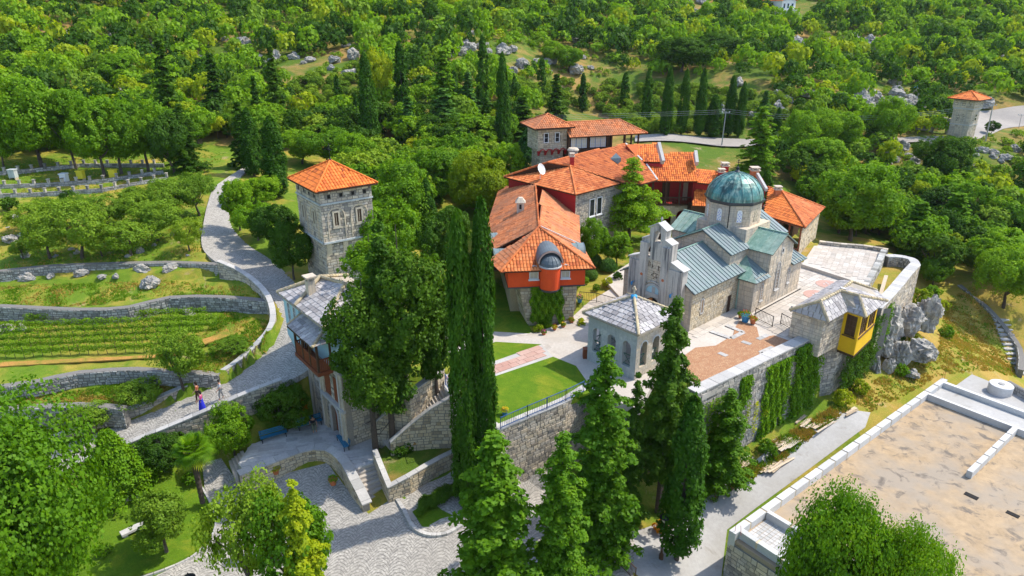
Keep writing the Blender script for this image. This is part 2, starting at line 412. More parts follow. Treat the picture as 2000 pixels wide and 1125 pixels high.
M['copper_dome'] = surf('dome_copper', [(0.015, 0.106, 0.108), (0.037, 0.188, 0.18), (0.088, 0.275, 0.244), (0.025, 0.088, 0.093)], (1.2, (.04, .035, .028), .6), (5, .2), .42, (8, .1, .01), metal=.3, spec=.5, streak=((.32, .43, .35), .75))
M['zinc'] = surf('grey_zinc_sheet', [(.12, .16, .17), (.155, .195, .205), (.20, .24, .245)], (0.9, (.13, .21, .19), .5), (6, .12), .6, (6, .08, .01), metal=.0, spec=.3)
M['lead'] = surf('dark_lead_sheet', [(.05, .055, .06), (.09, .10, .11)], None, (6, .2), .5, (6, .1, .01), metal=.4)
M['lead_blue'] = surf('blue_grey_lead', [(.09, .115, .13), (.13, .155, .17)], (1.5, (.07, .09, .10), .5), (6, .2), .6, None)
M['red'] = surf('orange_red_render', [(.72, .078, .014), (.76, .09, .016)], (0.7, (.62, .06, .014), .5), (5, .06), .85, (30, .1, .01))
M['darkred'] = surf('dark_red_render', [(.36, .025, .022), (.40, .03, .026)], (0.7, (.30, .02, .02), .4), (5, .08), .85, (30, .1, .01))
M['blue'] = surf('pale_blue_render', [(.36, .56, .62), (.40, .60, .66)], (0.7, (.33, .52, .58), .4), (5, .05), .85, (30, .1, .01))
M['yellow'] = surf('yellow_painted_board', [(.70, .42, .01), (.72, .45, .012)], (1.5, (.62, .36, .012), .4), (5, .05), .7, None)
M['white'] = surf('white_paint', [(.630, .630, .612), (.702, .702, .684)], (0.8, (.62, .62, .60), .4), (6, .06), .7, None)
M['brown'] = surf('dark_brown_timber', [(.045, .023, .013), (.077, .038, .018), (.108, .054, .027)], None, (9, .35), .7, (20, .2, .01))
M['redwood'] = surf('red_brown_timber', [(.17, .045, .018), (.24, .07, .025)], None, (9, .3), .6, (20, .2, .01))
M['door'] = surf('orange_brown_door', [(.36, .12, .03), (.42, .15, .04)], None, (9, .3), .6, None)
M['timber'] = surf('sawn_timber', [(.33, .26, .18), (.48, .38, .26), (.58, .47, .34), (.42, .38, .33)], None, (7, .25), .85, (16, .3, .01))
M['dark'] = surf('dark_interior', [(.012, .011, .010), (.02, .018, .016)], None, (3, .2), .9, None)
M['iron'] = surf('black_ironwork', [(.015, .015, .018), (.03, .03, .035)], None, (9, .3), .5, None, metal=.4)
M['iron_blue'] = surf('blue_ironwork', [(.03, .08, .20), (.05, .12, .30)], None, (9, .2), .5, None)
M['iron_green'] = surf('green_ironwork', [(.04, .12, .09), (.07, .17, .13)], None, (9, .2), .6, None)
M['bench'] = surf('teal_blue_bench_paint', [(.02, .14, .24), (.03, .18, .30)], None, (8, .15), .5, None)
M['terracotta'] = surf('flowerpot_clay', [(.45, .13, .05), (.50, .17, .07)], None, (8, .15), .8, None)
M['pot_blue'] = surf('blue_glazed_pot', [(.03, .18, .38), (.05, .24, .45)], None, (8, .15), .3, None)
M['concrete'] = surf('grey_concrete', [(.306, .302, .289), (.374, .365, .348), (.425, .416, .395)], (0.35, (.31, .295, .265), .5), (4, .14), .9, (9, .3, .01), stain=(0.5, (.24, .22, .19), .58, .75))
M['parapet'] = surf('pale_parapet_concrete', [(.442, .442, .433), (.510, .510, .493), (.561, .552, .535)], (0.6, (.45, .44, .42), .5), (5, .12), .85, (9, .2, .01))
M['deck'] = surf('stained_roof_screed', [(0.348, 0.254, 0.152), (0.378, 0.275, 0.165)], (0.22, (.29, .25, .20), .8), (1.6, .25), .9, (5, .2, .01), stain=(0.9, (.15, .125, .10), .54, .68))
M['asphalt'] = surf('pale_worn_road', [(.30, .27, .24), (.34, .31, .27)], (0.2, (.24, .22, .2), .5), (2, .14), .9, (9, .3, .01))
M['galv'] = surf('galvanised_steel', [(.34, .35, .36), (.4, .41, .42)], None, (8, .1), .45, None, metal=.5)
M['rock'] = surf('limestone_rock', [(0.19, 0.177, 0.154), (0.362, 0.338, 0.293), (0.448, 0.411, 0.342)], (0.9, (.16, .165, .17), .75), (3.5, .4), .92, (3.0, .9, .15), stain=(1.6, (.30, .22, .14), .60, .72))
M['bark'] = surf('tree_bark', [(.06, .045, .035), (.11, .085, .065)], None, (7, .4), .95, (12, .8, .03))
M['bark_pale'] = surf('pale_bark', [(.15, .12, .10), (.20, .17, .14)], None, (7, .4), .95, (12, .8, .03))
M['skin'] = surf('skin', [(.45, .24, .16), (.48, .26, .18)], None, (3, .05), .6, None)
M['hair'] = surf('dark_hair', [(.02, .014, .01), (.03, .02, .015)], None, (20, .2), .7, None)
M['pink'] = surf('pink_cloth', [(.70, .10, .30), (.72, .12, .34)], None, (8, .1), .9, None)
M['royal'] = surf('royal_blue_cloth', [(.02, .03, .50), (.03, .04, .55)], None, (8, .1), .9, None)
M['whitecloth'] = surf('pale_cloth', [(.55, .56, .60), (.6, .6, .65)], None, (8, .1), .9, None)
M['blackcloth'] = surf('dark_cloth', [(.02, .02, .024), (.03, .03, .035)], None, (8, .1), .9, None)
M['khaki'] = surf('khaki_cloth', [(.15, .17, .11), (.17, .19, .13)], None, (8, .1), .9, None)
M['beeyellow'] = surf('yellow_hive_paint', [(.72, .60, .03), (.75, .62, .04)], None, (8, .1), .7, None)
M['cobalt'] = surf('cobalt_blue_paint', [(.02, .25, .50), (.03, .3, .55)], None, (8, .1), .6, None)
def glass(name, c, rough=.12):
    m, nt, b, o = newmat(name); b.inputs['Base Color'].default_value = (*c, 1); b.inputs['Roughness'].default_value = rough; b.inputs['Specular IOR Level'].default_value = .6
    return m
M['glass'] = glass('dark_window_glass', (.02, .022, .025)); M['glass_brown'] = glass('brown_reflecting_glass', (.07, .035, .015)); M['glass_tan'] = glass('tan_leaded_glass', (.26, .18, .11), .4); M['glass_pale'] = glass('curtained_glass', (.55, .48, .36), .4)
M['flower_red'] = surf('red_petals', [(.60, .03, .02), (.7, .05, .05)], None, (8, .1), .8, None)
M['flower_pink'] = surf('magenta_petals', [(.55, .03, .22), (.65, .06, .3)], None, (8, .1), .8, None)
M['flower_yellow'] = surf('yellow_petals', [(.65, .38, .02), (.7, .45, .03)], None, (8, .1), .8, None)
def cobble():
    """small setts laid in arcs: fish-scale fans of rings, at a size too small to pick the setts apart"""
    m, nt, b, o = newmat('arc_laid_setts'); g = N(nt, 'ShaderNodeNewGeometry').outputs['Position']
    s = N(nt, 'ShaderNodeSeparateXYZ'); nt.links.new(g, s.inputs[0])
    W = 1.35
    y = s.outputs['Y']; x = s.outputs['X']
    # staggered columns of arcs opening downhill
    row = math_n(nt, 'FLOOR', math_n(nt, 'DIVIDE', x, W)); fx = math_n(nt, 'SUBTRACT', math_n(nt, 'FRACT', math_n(nt, 'DIVIDE', x, W)), 0.5)
    arc = math_n(nt, 'MULTIPLY', math_n(nt, 'MULTIPLY', fx, fx), 2.2)
    yy = math_n(nt, 'ADD', y, math_n(nt, 'MULTIPLY', arc, W*0.8))
    ring = math_n(nt, 'FRACT', math_n(nt, 'MULTIPLY', yy, 3.6))
    rl = math_n(nt, 'ABSOLUTE', math_n(nt, 'SUBTRACT', ring, 0.5))
    vo = N(nt, 'ShaderNodeTexVoronoi'); vo.inputs['Scale'].default_value = 9.0; nt.links.new(g, vo.inputs['Vector'])
    rnd = N(nt, 'ShaderNodeSeparateColor'); nt.links.new(vo.outputs['Color'], rnd.inputs[0])
    c = ramp(nt, rnd.outputs[0], [(0.0, (.23, .215, .195)), (0.5, (.34, .32, .285)), (1.0, (.47, .44, .39))])
    j = ramp(nt, rl, [(0.36, (1, 1, 1)), (0.47, (.42, .42, .40))])
    c = mix(nt, 1.0, c, j, 'MULTIPLY')
    big = noise_n(nt, 0.35, 4, .6, g); c = mix(nt, ramp(nt, big, [(.4, (0, 0, 0)), (.65, (.5, .5, .5))]), c, (.27, .25, .22))
    nt.links.new(c, b.inputs['Base Color']); b.inputs['Roughness'].default_value = .85
    h = math_n(nt, 'SUBTRACT', math_n(nt, 'MULTIPLY', rnd.outputs[1], 0.3), rl); bump(nt, b, h, 0.5, 0.03)
    return m
M['cobble'] = cobble()
def brickpave():
    m, nt, b, o = newmat('brick_paving'); g = N(nt, 'ShaderNodeNewGeometry').outputs['Position']
    mp = N(nt, 'ShaderNodeMapping'); mp.inputs['Rotation'].default_value = (0, 0, math.radians(-43)); nt.links.new(g, mp.inputs[0])
    br = N(nt, 'ShaderNodeTexBrick'); br.inputs['Scale'].default_value = 1.0; br.inputs['Brick Width'].default_value = .26; br.inputs['Row Height'].default_value = .13; br.inputs['Mortar Size'].default_value = .012
    br.inputs['Color1'].default_value = (.36, .17, .075, 1); br.inputs['Color2'].default_value = (.46, .26, .13, 1); br.inputs['Mortar'].default_value = (.2, .14, .1, 1); nt.links.new(mp.outputs[0], br.inputs[0])
    n = noise_n(nt, 1.6, 5, .7, g); c = mix(nt, ramp(nt, n, [(.4, (0, 0, 0)), (.7, (.6, .6, .6))]), br.outputs[0], (.30, .13, .06))
    n2 = noise_n(nt, 9, 5, .7, g); c = mix(nt, 1.0, c, ramp(nt, n2, [(.2, (.6, .6, .6)), (.8, (1.35, 1.35, 1.35))]), 'MULTIPLY')
    nt.links.new(c, b.inputs['Base Color']); b.inputs['Roughness'].default_value = .9; bump(nt, b, br.outputs['Fac'], -.4, .02)
    return m
M['brick'] = brickpave()
M['flag'] = surf('pale_flagstone', [(.344, .310, .267), (.447, .404, .353), (.516, .473, .413), (.396, .344, .292)], (0.5, (.42, .36, .29), .5), (5, .16), .88, (10, .3, .012))
M['flag_grey'] = surf('grey_paving_slab', [(0.36, 0.36, 0.348), (0.456, 0.45, 0.432), (0.54, 0.528, 0.504), (0.42, 0.408, 0.396)], (0.5, (.33, .31, .28), .5), (5, .16), .85, (10, .3, .012))
M['flag_pink'] = surf('pink_paving_slab', [(.357, .187, .145), (.425, .255, .204), (.468, .306, .255)], (0.6, (.48, .34, .28), .5), (5, .14), .88, (10, .2, .01))
def grass_mat(name, green, green2, dry, soil, thr=(.45, .62), scale=.16):
    m, nt, b, o = newmat(name); g = N(nt, 'ShaderNodeNewGeometry').outputs['Position']
    a = noise_n(nt, 1.3, 6, .75, g); c = ramp(nt, a, [(.3, green), (.7, green2)])
    if dry:
        d = noise_n(nt, scale, 7, .68, g, .5); c = mix(nt, ramp(nt, d, [(thr[0], (0, 0, 0)), (thr[1], (1, 1, 1))]), c, dry)
    if soil:
        d = noise_n(nt, scale*2.4, 7, .7, g, .8); c = mix(nt, ramp(nt, d, [(.60, (0, 0, 0)), (.70, (.9, .9, .9))]), c, soil)
    f = noise_n(nt, 11, 5, .8, g); c = mix(nt, 1.0, c, ramp(nt, f, [(.25, (.62, .62, .62)), (.75, (1.35, 1.35, 1.35))]), 'MULTIPLY')
    nt.links.new(c, b.inputs['Base Color']); b.inputs['Roughness'].default_value = .95; b.inputs['Specular IOR Level'].default_value = .1
    bump(nt, b, f, .8, .06)
    return m
M['ground'] = grass_mat('rough_grassland', (.085, .16, .012), (.15, .22, .02), (.36, .26, .05), (.34, .24, .13), (.47, .66))
M['hillground'] = grass_mat('scrub_floor', (.06, .12, .012), (.10, .15, .018), (.30, .19, .06), (.36, .26, .17), (.45, .62), .08)
M['lawn'] = grass_mat('mown_lawn', (.07, .15, .008), (.12, .20, .012), (.22, .24, .02), None, (.50, .72), .35)
M['dryslope'] = grass_mat('dry_grass_slope', (.16, .20, .02), (.24, .24, .03), (.36, .245, .06), (.38, .28, .16), (.38, .58), .2)
M['vinesoil'] = grass_mat('vineyard_soil', (.12, .17, .02), (.22, .20, .03), (.42, .22, .06), (.46, .24, .09), (.36, .55), .5)
def leaf(name, a, b_, c_, trans=.35, nscale=.9, obj=0.35):
    m = bpy.data.materials.new(name); m.use_nodes = True; nt = m.node_tree; nt.nodes.clear()
    o = nt.nodes.new('ShaderNodeOutputMaterial'); d = N(nt, 'ShaderNodeBsdfDiffuse'); t = N(nt, 'ShaderNodeBsdfTranslucent'); gl = N(nt, 'ShaderNodeBsdfGlossy')
    gl.inputs['Roughness'].default_value = .6
    g = N(nt, 'ShaderNodeNewGeometry').outputs['Position']
    f = noise_n(nt, nscale, 5, .75, g); c = ramp(nt, f, [(.30, a), (.52, b_), (.74, c_)])
    oi = N(nt, 'ShaderNodeObjectInfo').outputs['Random']
    k = ramp(nt, oi, [(0, (1-obj, 1-obj*.75, 1-obj)), (.5, (1, 1, 1)), (1, (1+obj*1.3, 1+obj*.7, 1+obj*.3))]); c = mix(nt, 1.0, c, k, 'MULTIPLY')
    nt.links.new(c, d.inputs[0]); c2 = mix(nt, 1.0, c, (1.3, 1.25, .5), 'MULTIPLY'); nt.links.new(c2, t.inputs[0])
    m1 = N(nt, 'ShaderNodeMixShader'); m1.inputs[0].default_value = trans; nt.links.new(d.outputs[0], m1.inputs[1]); nt.links.new(t.outputs[0], m1.inputs[2])
    m2 = N(nt, 'ShaderNodeMixShader'); m2.inputs[0].default_value = .012; nt.links.new(m1.outputs[0], m2.inputs[1]); nt.links.new(gl.outputs[0], m2.inputs[2])
    nt.links.new(m2.outputs[0], o.inputs[0]); return m
M['leaf'] = leaf('broad_leaves', (0.084, 0.194, 0.0044), (0.146, 0.296, 0.0055), (0.246, 0.398, 0.0077), .4)
M['leaf_mid'] = leaf('mid_green_leaves', (.055, .145, .004), (.105, .24, .005), (.22, .36, .008), .38, .5)
M['leaf_yellow'] = leaf('yellow_green_leaves', (0.190, 0.275, 0.0044), (0.302, 0.388, 0.0055), (0.448, 0.449, 0.0083), .4)
M['leaf_dark'] = leaf('dark_green_leaves', (0.028, 0.084, 0.0032), (0.053, 0.132, 0.0043), (0.089, 0.184, 0.0055), .35)
M['leaf_olive'] = leaf('grey_green_leaves', (0.112, 0.204, 0.0110), (0.168, 0.286, 0.0154), (0.258, 0.367, 0.0248), .35)
M['leaf_cyp'] = leaf('cypress_foliage', (0.023, 0.080, 0.0022), (0.042, 0.121, 0.0030), (0.076, 0.173, 0.0045), .25, 1.4, .2)
M['leaf_con'] = leaf('conifer_foliage', (0.057, 0.156, 0.0028), (0.105, 0.234, 0.0037), (0.190, 0.320, 0.0056), .35, 1.2, .25)
M['leaf_blue'] = leaf('blue_green_needles', (0.036, 0.114, 0.0154), (0.067, 0.171, 0.0242), (0.117, 0.229, 0.0352), .25)
M['leaf_vine'] = leaf('vine_leaves', (0.090, 0.204, 0.0033), (0.157, 0.296, 0.0050), (0.246, 0.388, 0.0077), .4, 1.5, .15)
M['leaf_orange'] = leaf('autumn_leaves', (0.246, 0.163, 0.0055), (0.403, 0.194, 0.0083), (0.504, 0.245, 0.0110), .3)
M['leaf_ivy'] = leaf('ivy_leaves', (0.067, 0.184, 0.0033), (0.123, 0.265, 0.0044), (0.224, 0.367, 0.0066), .3, 1.1, .2)
M['drygrass'] = leaf('dry_grass_blades', (.34, .23, .05), (.46, .32, .07), (.30, .30, .05), .3, .8, .2)
M['greengrass'] = leaf('green_grass_blades', (.09, .20, .008), (.15, .28, .010), (.26, .34, .02), .3, .8, .2)
M['deadwood'] = surf('bare_twigs', [(.22, .17, .15), (.28, .22, .2)], None, (8, .2), .9, None)
# ---------------------------------------------------------------- the lie of the land
CTRL = [(140,905,0.2),(250,830,1.2),(60,850,1.2),(395,785,2.6),(600,700,4.4),(580,600,5.8),(480,520,7.4),(400,470,8.5),(420,400,9.5),(440,350,10.5),
 (100,450,8.8),(250,430,9),(100,385,10.3),(300,370,10.5),(100,330,11.6),(300,330,11.2),(100,300,12.5),(350,300,11.5),
 (0,1000,-1.6),(200,1080,-1.6),(300,960,-1.2),(400,900,-1.0),(350,1110,-1.8),(650,870,-.4),(740,990,-1.6),(1000,1010,-1.9),(900,1110,-2.2),(1200,1100,-2.8),
 (720,520,6.5),(900,560,4.6),(900,500,5.2),(860,450,6.0),(750,320,8),(900,350,7.0),(1000,300,7.2),(1150,230,7.5),(1050,420,5.5),(1200,470,5.2),
 (1400,285,7),(1550,290,6.2),(1750,278,6.8),(1870,272,7),(1950,235,7.4),(1990,300,5.0),(1990,250,7.0),(1500,330,5.5),(1600,420,1.5),(1750,420,0.5),(1720,480,0.5),
 (1850,560,-3.0),(1980,560,-5),(1980,450,-4),(1860,380,1.0),(1950,650,-5.2),(1990,720,-7),(1800,640,-1.6),(1900,700,-2.6),(1740,730,-1.6),(1690,815,-1.5),(1640,780,-1.2),
 (1560,870,-2.1),(1430,960,-3.0),(1380,930,-2.4),(1330,1040,-3.6),(1300,1100,-3.8),(1240,980,-3.2),(1250,1060,-3.6),(1420,1100,-5.0),(1600,1120,-5.5),(1900,1000,-5.5),(1990,820,-5.0)]
CW = [(0,184,22),(-60,160,19),(60,170,16.5),(120,175,11),(-120,150,22),(0,155,15),(-50,130,14.5),(60,150,9.5),(30,140,9),(-10,128,9.5),(100,160,9.0),(150,175,9),
 (0,215,27),(0,260,34),(0,330,52),(0,450,85),(-150,250,45),(-120,200,32),(-200,330,75),(-180,180,34),(-110,110,17),(-160,120,26),(110,220,19),(150,260,27),(220,330,46),(180,220,17),
 (240,260,24),(120,300,38),(250,450,82),(-200,450,110),(400,450,80),(400,300,40),(300,180,12),(170,120,0),(120,90,-6),(220,100,-10),(100,60,-10),(60,20,-9),(0,10,-6),(-60,10,-4),(-80,40,0),(-60,70,9),(-80,80,13),(-120,60,12),
 (-45,30,-2.0),(-30,25,-2.5),(0,28,-4),(20,28,-5),(40,30,-6),(60,45,-6),(80,110,2.0),(65,85,-1),(90,130,5.5),(300,60,-10),(-250,60,40),(-250,0,30),(0,-20,-6),(200,-20,-12),(-100,-20,2)]
_cp = [(*P(a, b, z)[:2], z) for a, b, z in CTRL]+CW
_c = np.array(_cp, dtype=float)
def _phi(r2): return 0.5*r2*np.log(r2+1e-9)
_n = len(_c); _D = ((_c[:, None, :2]-_c[None, :, :2])**2).sum(-1)/1e4
_A = np.zeros((_n+3, _n+3)); _A[:_n, :_n] = _phi(_D)+np.eye(_n)*2e-4; _A[:_n, _n] = 1; _A[:_n, _n+1:] = _c[:, :2]/100; _A[_n, :_n] = 1; _A[_n+1:, :_n] = _c[:, :2].T/100
_w = np.linalg.solve(_A, np.concatenate([_c[:, 2], np.zeros(3)]))
def base_h(X, Y):
    X = np.asarray(X, float); Y = np.asarray(Y, float); Z = np.full(X.shape, _w[_n])+_w[_n+1]*X/100+_w[_n+2]*Y/100
    for i in range(_n): Z = Z+_w[i]*_phi(((X-_c[i, 0])**2+(Y-_c[i, 1])**2)/1e4)
    return Z
def axis(segs):
    out = []
    for a, b, st in segs: out += list(np.arange(a, b, st))
    return np.array(out+[segs[-1][1]])
GX = axis([(-520, -160, 20), (-160, -62, 4), (-62, -2, 0.36), (-2, 62, .42), (62, 130, 1.6), (130, 300, 6), (300, 700, 25)])
GY = axis([(-40, 22, 8), (22, 96, 0.36), (96, 170, 1.4), (170, 320, 4), (320, 620, 15)])
XX, YY = np.meshgrid(GX, GY); ZZ = base_h(XX, YY)
_far = np.clip((YY-330)/100, 0, 1); ZZ = ZZ*(1-_far)+np.maximum(ZZ, 55+(YY-330)*.3)*_far
ZZ = np.minimum(ZZ, 150)
def _lay(W, sheet, inset):
    poly = [(p.x, p.y) for p in W]; msk = np_inpoly(XX, YY, poly)
    if inset > 0:
        idx = np.argwhere(msk); X = XX[msk]; Y = YY[msk]; dm = np.full(X.shape, 1e9)
        for i in range(len(poly)):
            ax, ay = poly[i]; bx, by = poly[(i+1) % len(poly)]; L2 = (bx-ax)**2+(by-ay)**2+1e-9
            t = np.clip(((X-ax)*(bx-ax)+(Y-ay)*(by-ay))/L2, 0, 1); dm = np.minimum(dm, np.hypot(X-ax-t*(bx-ax), Y-ay-t*(by-ay)))
        keep = dm > inset; m2 = np.zeros(msk.shape, bool); m2[tuple(idx[keep].T)] = True; msk = m2
    X = XX[msk]; Y = YY[msk]; num = np.zeros(X.shape); den = np.zeros(X.shape); pts = []
    for i in range(len(W)):
        a, b = W[i], W[(i+1) % len(W)]; k = max(1, int((b-a).length/2.0))
        for q in range(k): pts.append(a.lerp(b, q/k))
    for p in pts:
        w = 1.0/((X-p.x)**2+(Y-p.y)**2+.05)**1.6; num += w*p.z; den += w
    if len(X): ZZ[msk] = num/den-sheet
def plate(pts, sheet=0.0, inset=.36): _lay([P(*p) for p in pts], sheet, inset)
def plate_w(W, sheet=0.0, inset=0.0): _lay(W, sheet, inset)
# terraces on the left, lowest first
plate([(-200,900,1.2),(-200,800,1.6),(0,803,1.6),(215,800,1.6),(330,770,2.2),(395,762,2.6),(277,812,1.6),(101,880,.4)])
plate([(-200,806,2.6),(0,800,2.6),(150,796,2.6),(215,796,2.6),(330,770,2.6),(440,742,3.1),(425,735,3.2),(340,742,3.2),(260,736,3.2),(150,742,3.2),(70,760,3.2),(0,770,3.2),(-200,790,3.2)])
plate([(-200,780,4.3),(0,758,4.3),(70,748,4.3),(150,731,4.3),(260,724,4.3),(340,730,4.3),(400,731,4.2),(430,733,3.7),(455,735,3.5),(514,688,4.3),(545,650,4.8),(550,625,5.1),(523,598,4.9),(430,598,4.9),(330,598,4.9),(250,620,4.9),(150,625,4.9),(0,620,4.9),(-200,640,4.9)])
plate([(-200,620,6.2),(0,601,6.2),(150,607,6.2),(250,602,6.2),(330,582,6.2),(430,581,6.2),(520,588,6.2),(548,610,6.1),(520,575,6.5),(490,550,6.8),(440,533,6.8),(330,545,6.7),(200,548,6.7),(100,555,6.7),(0,565,6.7),(-200,580,6.7)])
plate([(-200,540,7.9),(0,531,7.9),(100,521,7.9),(200,518,7.9),(330,514,7.9),(425,517,7.9),(400,490,8.4),(392,470,8.6),(400,430,9.1),(405,400,9.6),(300,415,9.3),(150,430,9.3),(0,440,9.2),(-200,460,9.3)])
# the ramp and the road above it (left edge, right edge)
ROAD = [((60,905,-.2),(98,948,-.2)),((101,879,.4),(138,918,.3)),((277,813,1.6),(253,872,1.0)),((395,763,2.6),(395,813,2.3)),((455,739,3.2),(490,771,3.2)),((514,690,4.1),(600,724,4.2)),
 ((543,655,4.8),(612,672,4.9)),((549,628,5.3),(606,630,5.4)),((540,595,6.0),(598,590,5.9)),((515,565,6.6),(583,562,6.3)),((480,540,7.1),(560,535,6.8)),((450,527,7.6),(530,508,7.4)),((428,516,8.0),(490,482,8.0)),
 ((400,492,8.4),(464,458,8.4)),((393,468,8.7),(450,435,8.8)),((398,432,9.2),(448,405,9.3)),((405,400,9.7),(452,380,9.8)),((417,368,10.3),(466,352,10.3)),((442,348,10.7),(480,336,10.7)),((470,330,11),(500,322,11))]
RW = [(P(*a), P(*b)) for a, b in ROAD]
def smooth_pairs(W, k=4):
    out = []
    def cr(p0, p1, p2, p3, t): return 0.5*((2*p1)+(p2-p0)*t+(2*p0-5*p1+4*p2-p3)*t*t+(3*p1-p0-3*p2+p3)*t**3)
    for i in range(len(W)-1):
        g = lambda j: W[max(0, min(len(W)-1, j))]
        for q in range(k):
            t = q/k; out.append(tuple(cr(g(i-1)[s], g(i)[s], g(i+1)[s], g(i+2)[s], t) for s in range(len(W[0]))))
    out.append(W[-1]); return out
RS = smooth_pairs(RW)
for i in range(len(RS)-1): plate_w([RS[i][0], RS[i+1][0], RS[i+1][1], RS[i][1]], .15)
# gate terrace, monastery lawn, plaza, lower gardens
BT = [(448,905,0),(480,878,0),(530,850,0),(612,812,0),(690,820,0),(760,880,0),(700,905,0),(655,886,0),(590,878,0),(520,900,0),(470,925,0)]
plate([(465,900,0),(500,850,0),(620,800,0),(700,790,0),(735,868,0),(668,880,0),(600,870,0),(500,905,0)], .15, .3)
LAWN = [(700,530,6.0),(700,640,4.6),(760,740,4.5),(868,735,4.5),(893,790,4.5),(975,838,4.5),(1105,787,4.5),(1172,748,4.5),(1242,752,4.5),(1362,772,5.3),(1605,655,5.5),(1700,600,5.5),(1735,520,5.5),(1725,480,5.7),(1600,470,5.7),(1480,420,5.5),(1300,430,5.3),(1000,560,4.8),(900,570,4.8)]
plate(LAWN, .12, .75)
Z4, Z5 = 4.5, 5.48
SUBS = [[(600,560,5.8),(700,530,6.0),(880,500,5.4),(960,545,4.9),(880,575,4.8),(880,655,Z4),(760,740,Z4),(700,640,Z4)],
 [(880,575,4.8),(960,545,4.9),(1108,600,4.6),(1150,590,4.7),(1215,585,5.2),(1235,610,4.8),(1145,705,Z4),(1235,745,Z4),(1172,743,Z4),(1105,780,Z4),(975,834,Z4),(893,786,Z4),(868,757,Z4),(868,700,Z4),(840,650,Z4)],
 [(1215,585,Z5),(1362,772,Z5),(1610,654,Z5),(1705,600,Z5),(1700,548,Z5),(1560,510,Z5),(1540,480,Z5),(1400,450,Z5),(1250,500,Z5),(1180,545,Z5)],
 [(1566,516,5.85),(1590,480,5.85),(1640,478,5.85),(1733,488,5.85),(1697,556,5.85)]]
for q in SUBS: plate(q, .2, 0.05)
def H(x, y):
    i = np.searchsorted(GX, x)-1; j = np.searchsorted(GY, y)-1
    i = int(min(max(i, 0), len(GX)-2)); j = int(min(max(j, 0), len(GY)-2))
    a = (x-GX[i])/(GX[i+1]-GX[i]); b = (y-GY[j])/(GY[j+1]-GY[j])
    return float(ZZ[j, i]*(1-a)*(1-b)+ZZ[j, i+1]*a*(1-b)+ZZ[j+1, i]*(1-a)*b+ZZ[j+1, i+1]*a*b)
def G(px, py):
    """where the sight line through a pixel meets the land"""
    r = ray(px, py); t = 25.0; last = t
    while t < 560:
        if HC+r[2]*t < H(r[0]*t, r[1]*t): break
        last = t; t *= 1.012
    a, b = last, t
    for _ in range(18):
        m = (a+b)/2
        if HC+r[2]*m < H(r[0]*m, r[1]*m): b = m
        else: a = m
    return Vector((r[0]*b, r[1]*b, H(r[0]*b, r[1]*b)))
def build_ground():
    ny, nx = XX.shape
    rough = np.array([[0.0]])
    Z = ZZ.copy()
    # small natural unevenness away from the laid surfaces
    wob = 0.10*np.sin(XX*1.3+np.sin(YY*.7))*np.cos(YY*1.1+XX*.4)+0.06*np.sin(XX*3.1+YY*2.3)
    Z += wob*0.5*(((XX < -25) & (YY > 45)) | (XX > 44) | (YY > 80))*(ZZ > -20)
    v = np.stack([XX.ravel(), YY.ravel(), Z.ravel()], 1)
    j, i = np.mgrid[0:ny-1, 0:nx-1]; a = (j*nx+i).ravel(); f = np.stack([a, a+1, a+nx+1, a+nx], 1)
    me = bpy.data.meshes.new('ground'); me.vertices.add(len(v)); me.vertices.foreach_set('co', v.astype(np.float32).ravel())
    me.loops.add(f.size); me.loops.foreach_set('vertex_index', f.astype(np.int32).ravel())
    me.polygons.add(len(f)); me.polygons.foreach_set('loop_start', np.arange(0, f.size, 4, dtype=np.int32)); me.polygons.foreach_set('loop_total', np.full(len(f), 4, dtype=np.int32))
    cx = v[f].mean(1); far = (cx[:, 1] > 118+np.minimum(0, cx[:, 0]*.15)); dry = (cx[:, 0] > 30) & (cx[:, 1] < 96) & (cx[:, 0]+cx[:, 1]*.2 < 400)
    mi = np.where(far, 1, np.where(dry, 2, 0)).astype(np.int32)
    for q in ('ground', 'hillground', 'dryslope'): me.materials.append(M[q])
    me.polygons.foreach_set('material_index', mi); me.polygons.foreach_set('use_smooth', np.ones(len(f), bool)); me.update(); me.validate()
    o = bpy.data.objects.new('ground', me); link(o); o['kind'] = 'structure'
build_ground()
def sheet(name, pts, mat, off=0.0, skirt=0.5, px=True, tint=.5, parent=None, kind='structure'):
    """a laid surface with its own thickness"""
    W = [P(*p) for p in pts] if px else [Vector(p) for p in pts]
    W = [p+Vector((0, 0, off)) for p in W]
    tris = tessellate_polygon([[Vector((p.x, p.y, 0)) for p in W]])
    mb = MB()
    for T in tris:
        a = [W[i] for i in T]
        if (a[1]-a[0]).cross(a[2]-a[0]).z < 0: a = a[::-1]
        mb.poly(a, tint)
    for i in range(len(W)):
        a, b = W[i], W[(i+1) % len(W)]; d = Vector((0, 0, skirt)); mb.poly([a-d, b-d, b, a], tint)
    return mb.build(name, mat, parent, kind=kind)
# cobbled ramp
mb = MB(); D = Vector((0, 0, .5))
for i in range(len(RS)-1):
    a, b, c, d = RS[i][0], RS[i][1], RS[i+1][1], RS[i+1][0]
    k = 5
    for q in range(k):
        mb.poly([a.lerp(b, q/k), a.lerp(b, (q+1)/k), d.lerp(c, (q+1)/k), d.lerp(c, q/k)])
    mb.poly([a-D, a, d, d-D]); mb.poly([b-D, c-D, c, b])
mb.build('cobbled_ramp', M['cobble'], None, kind='structure')
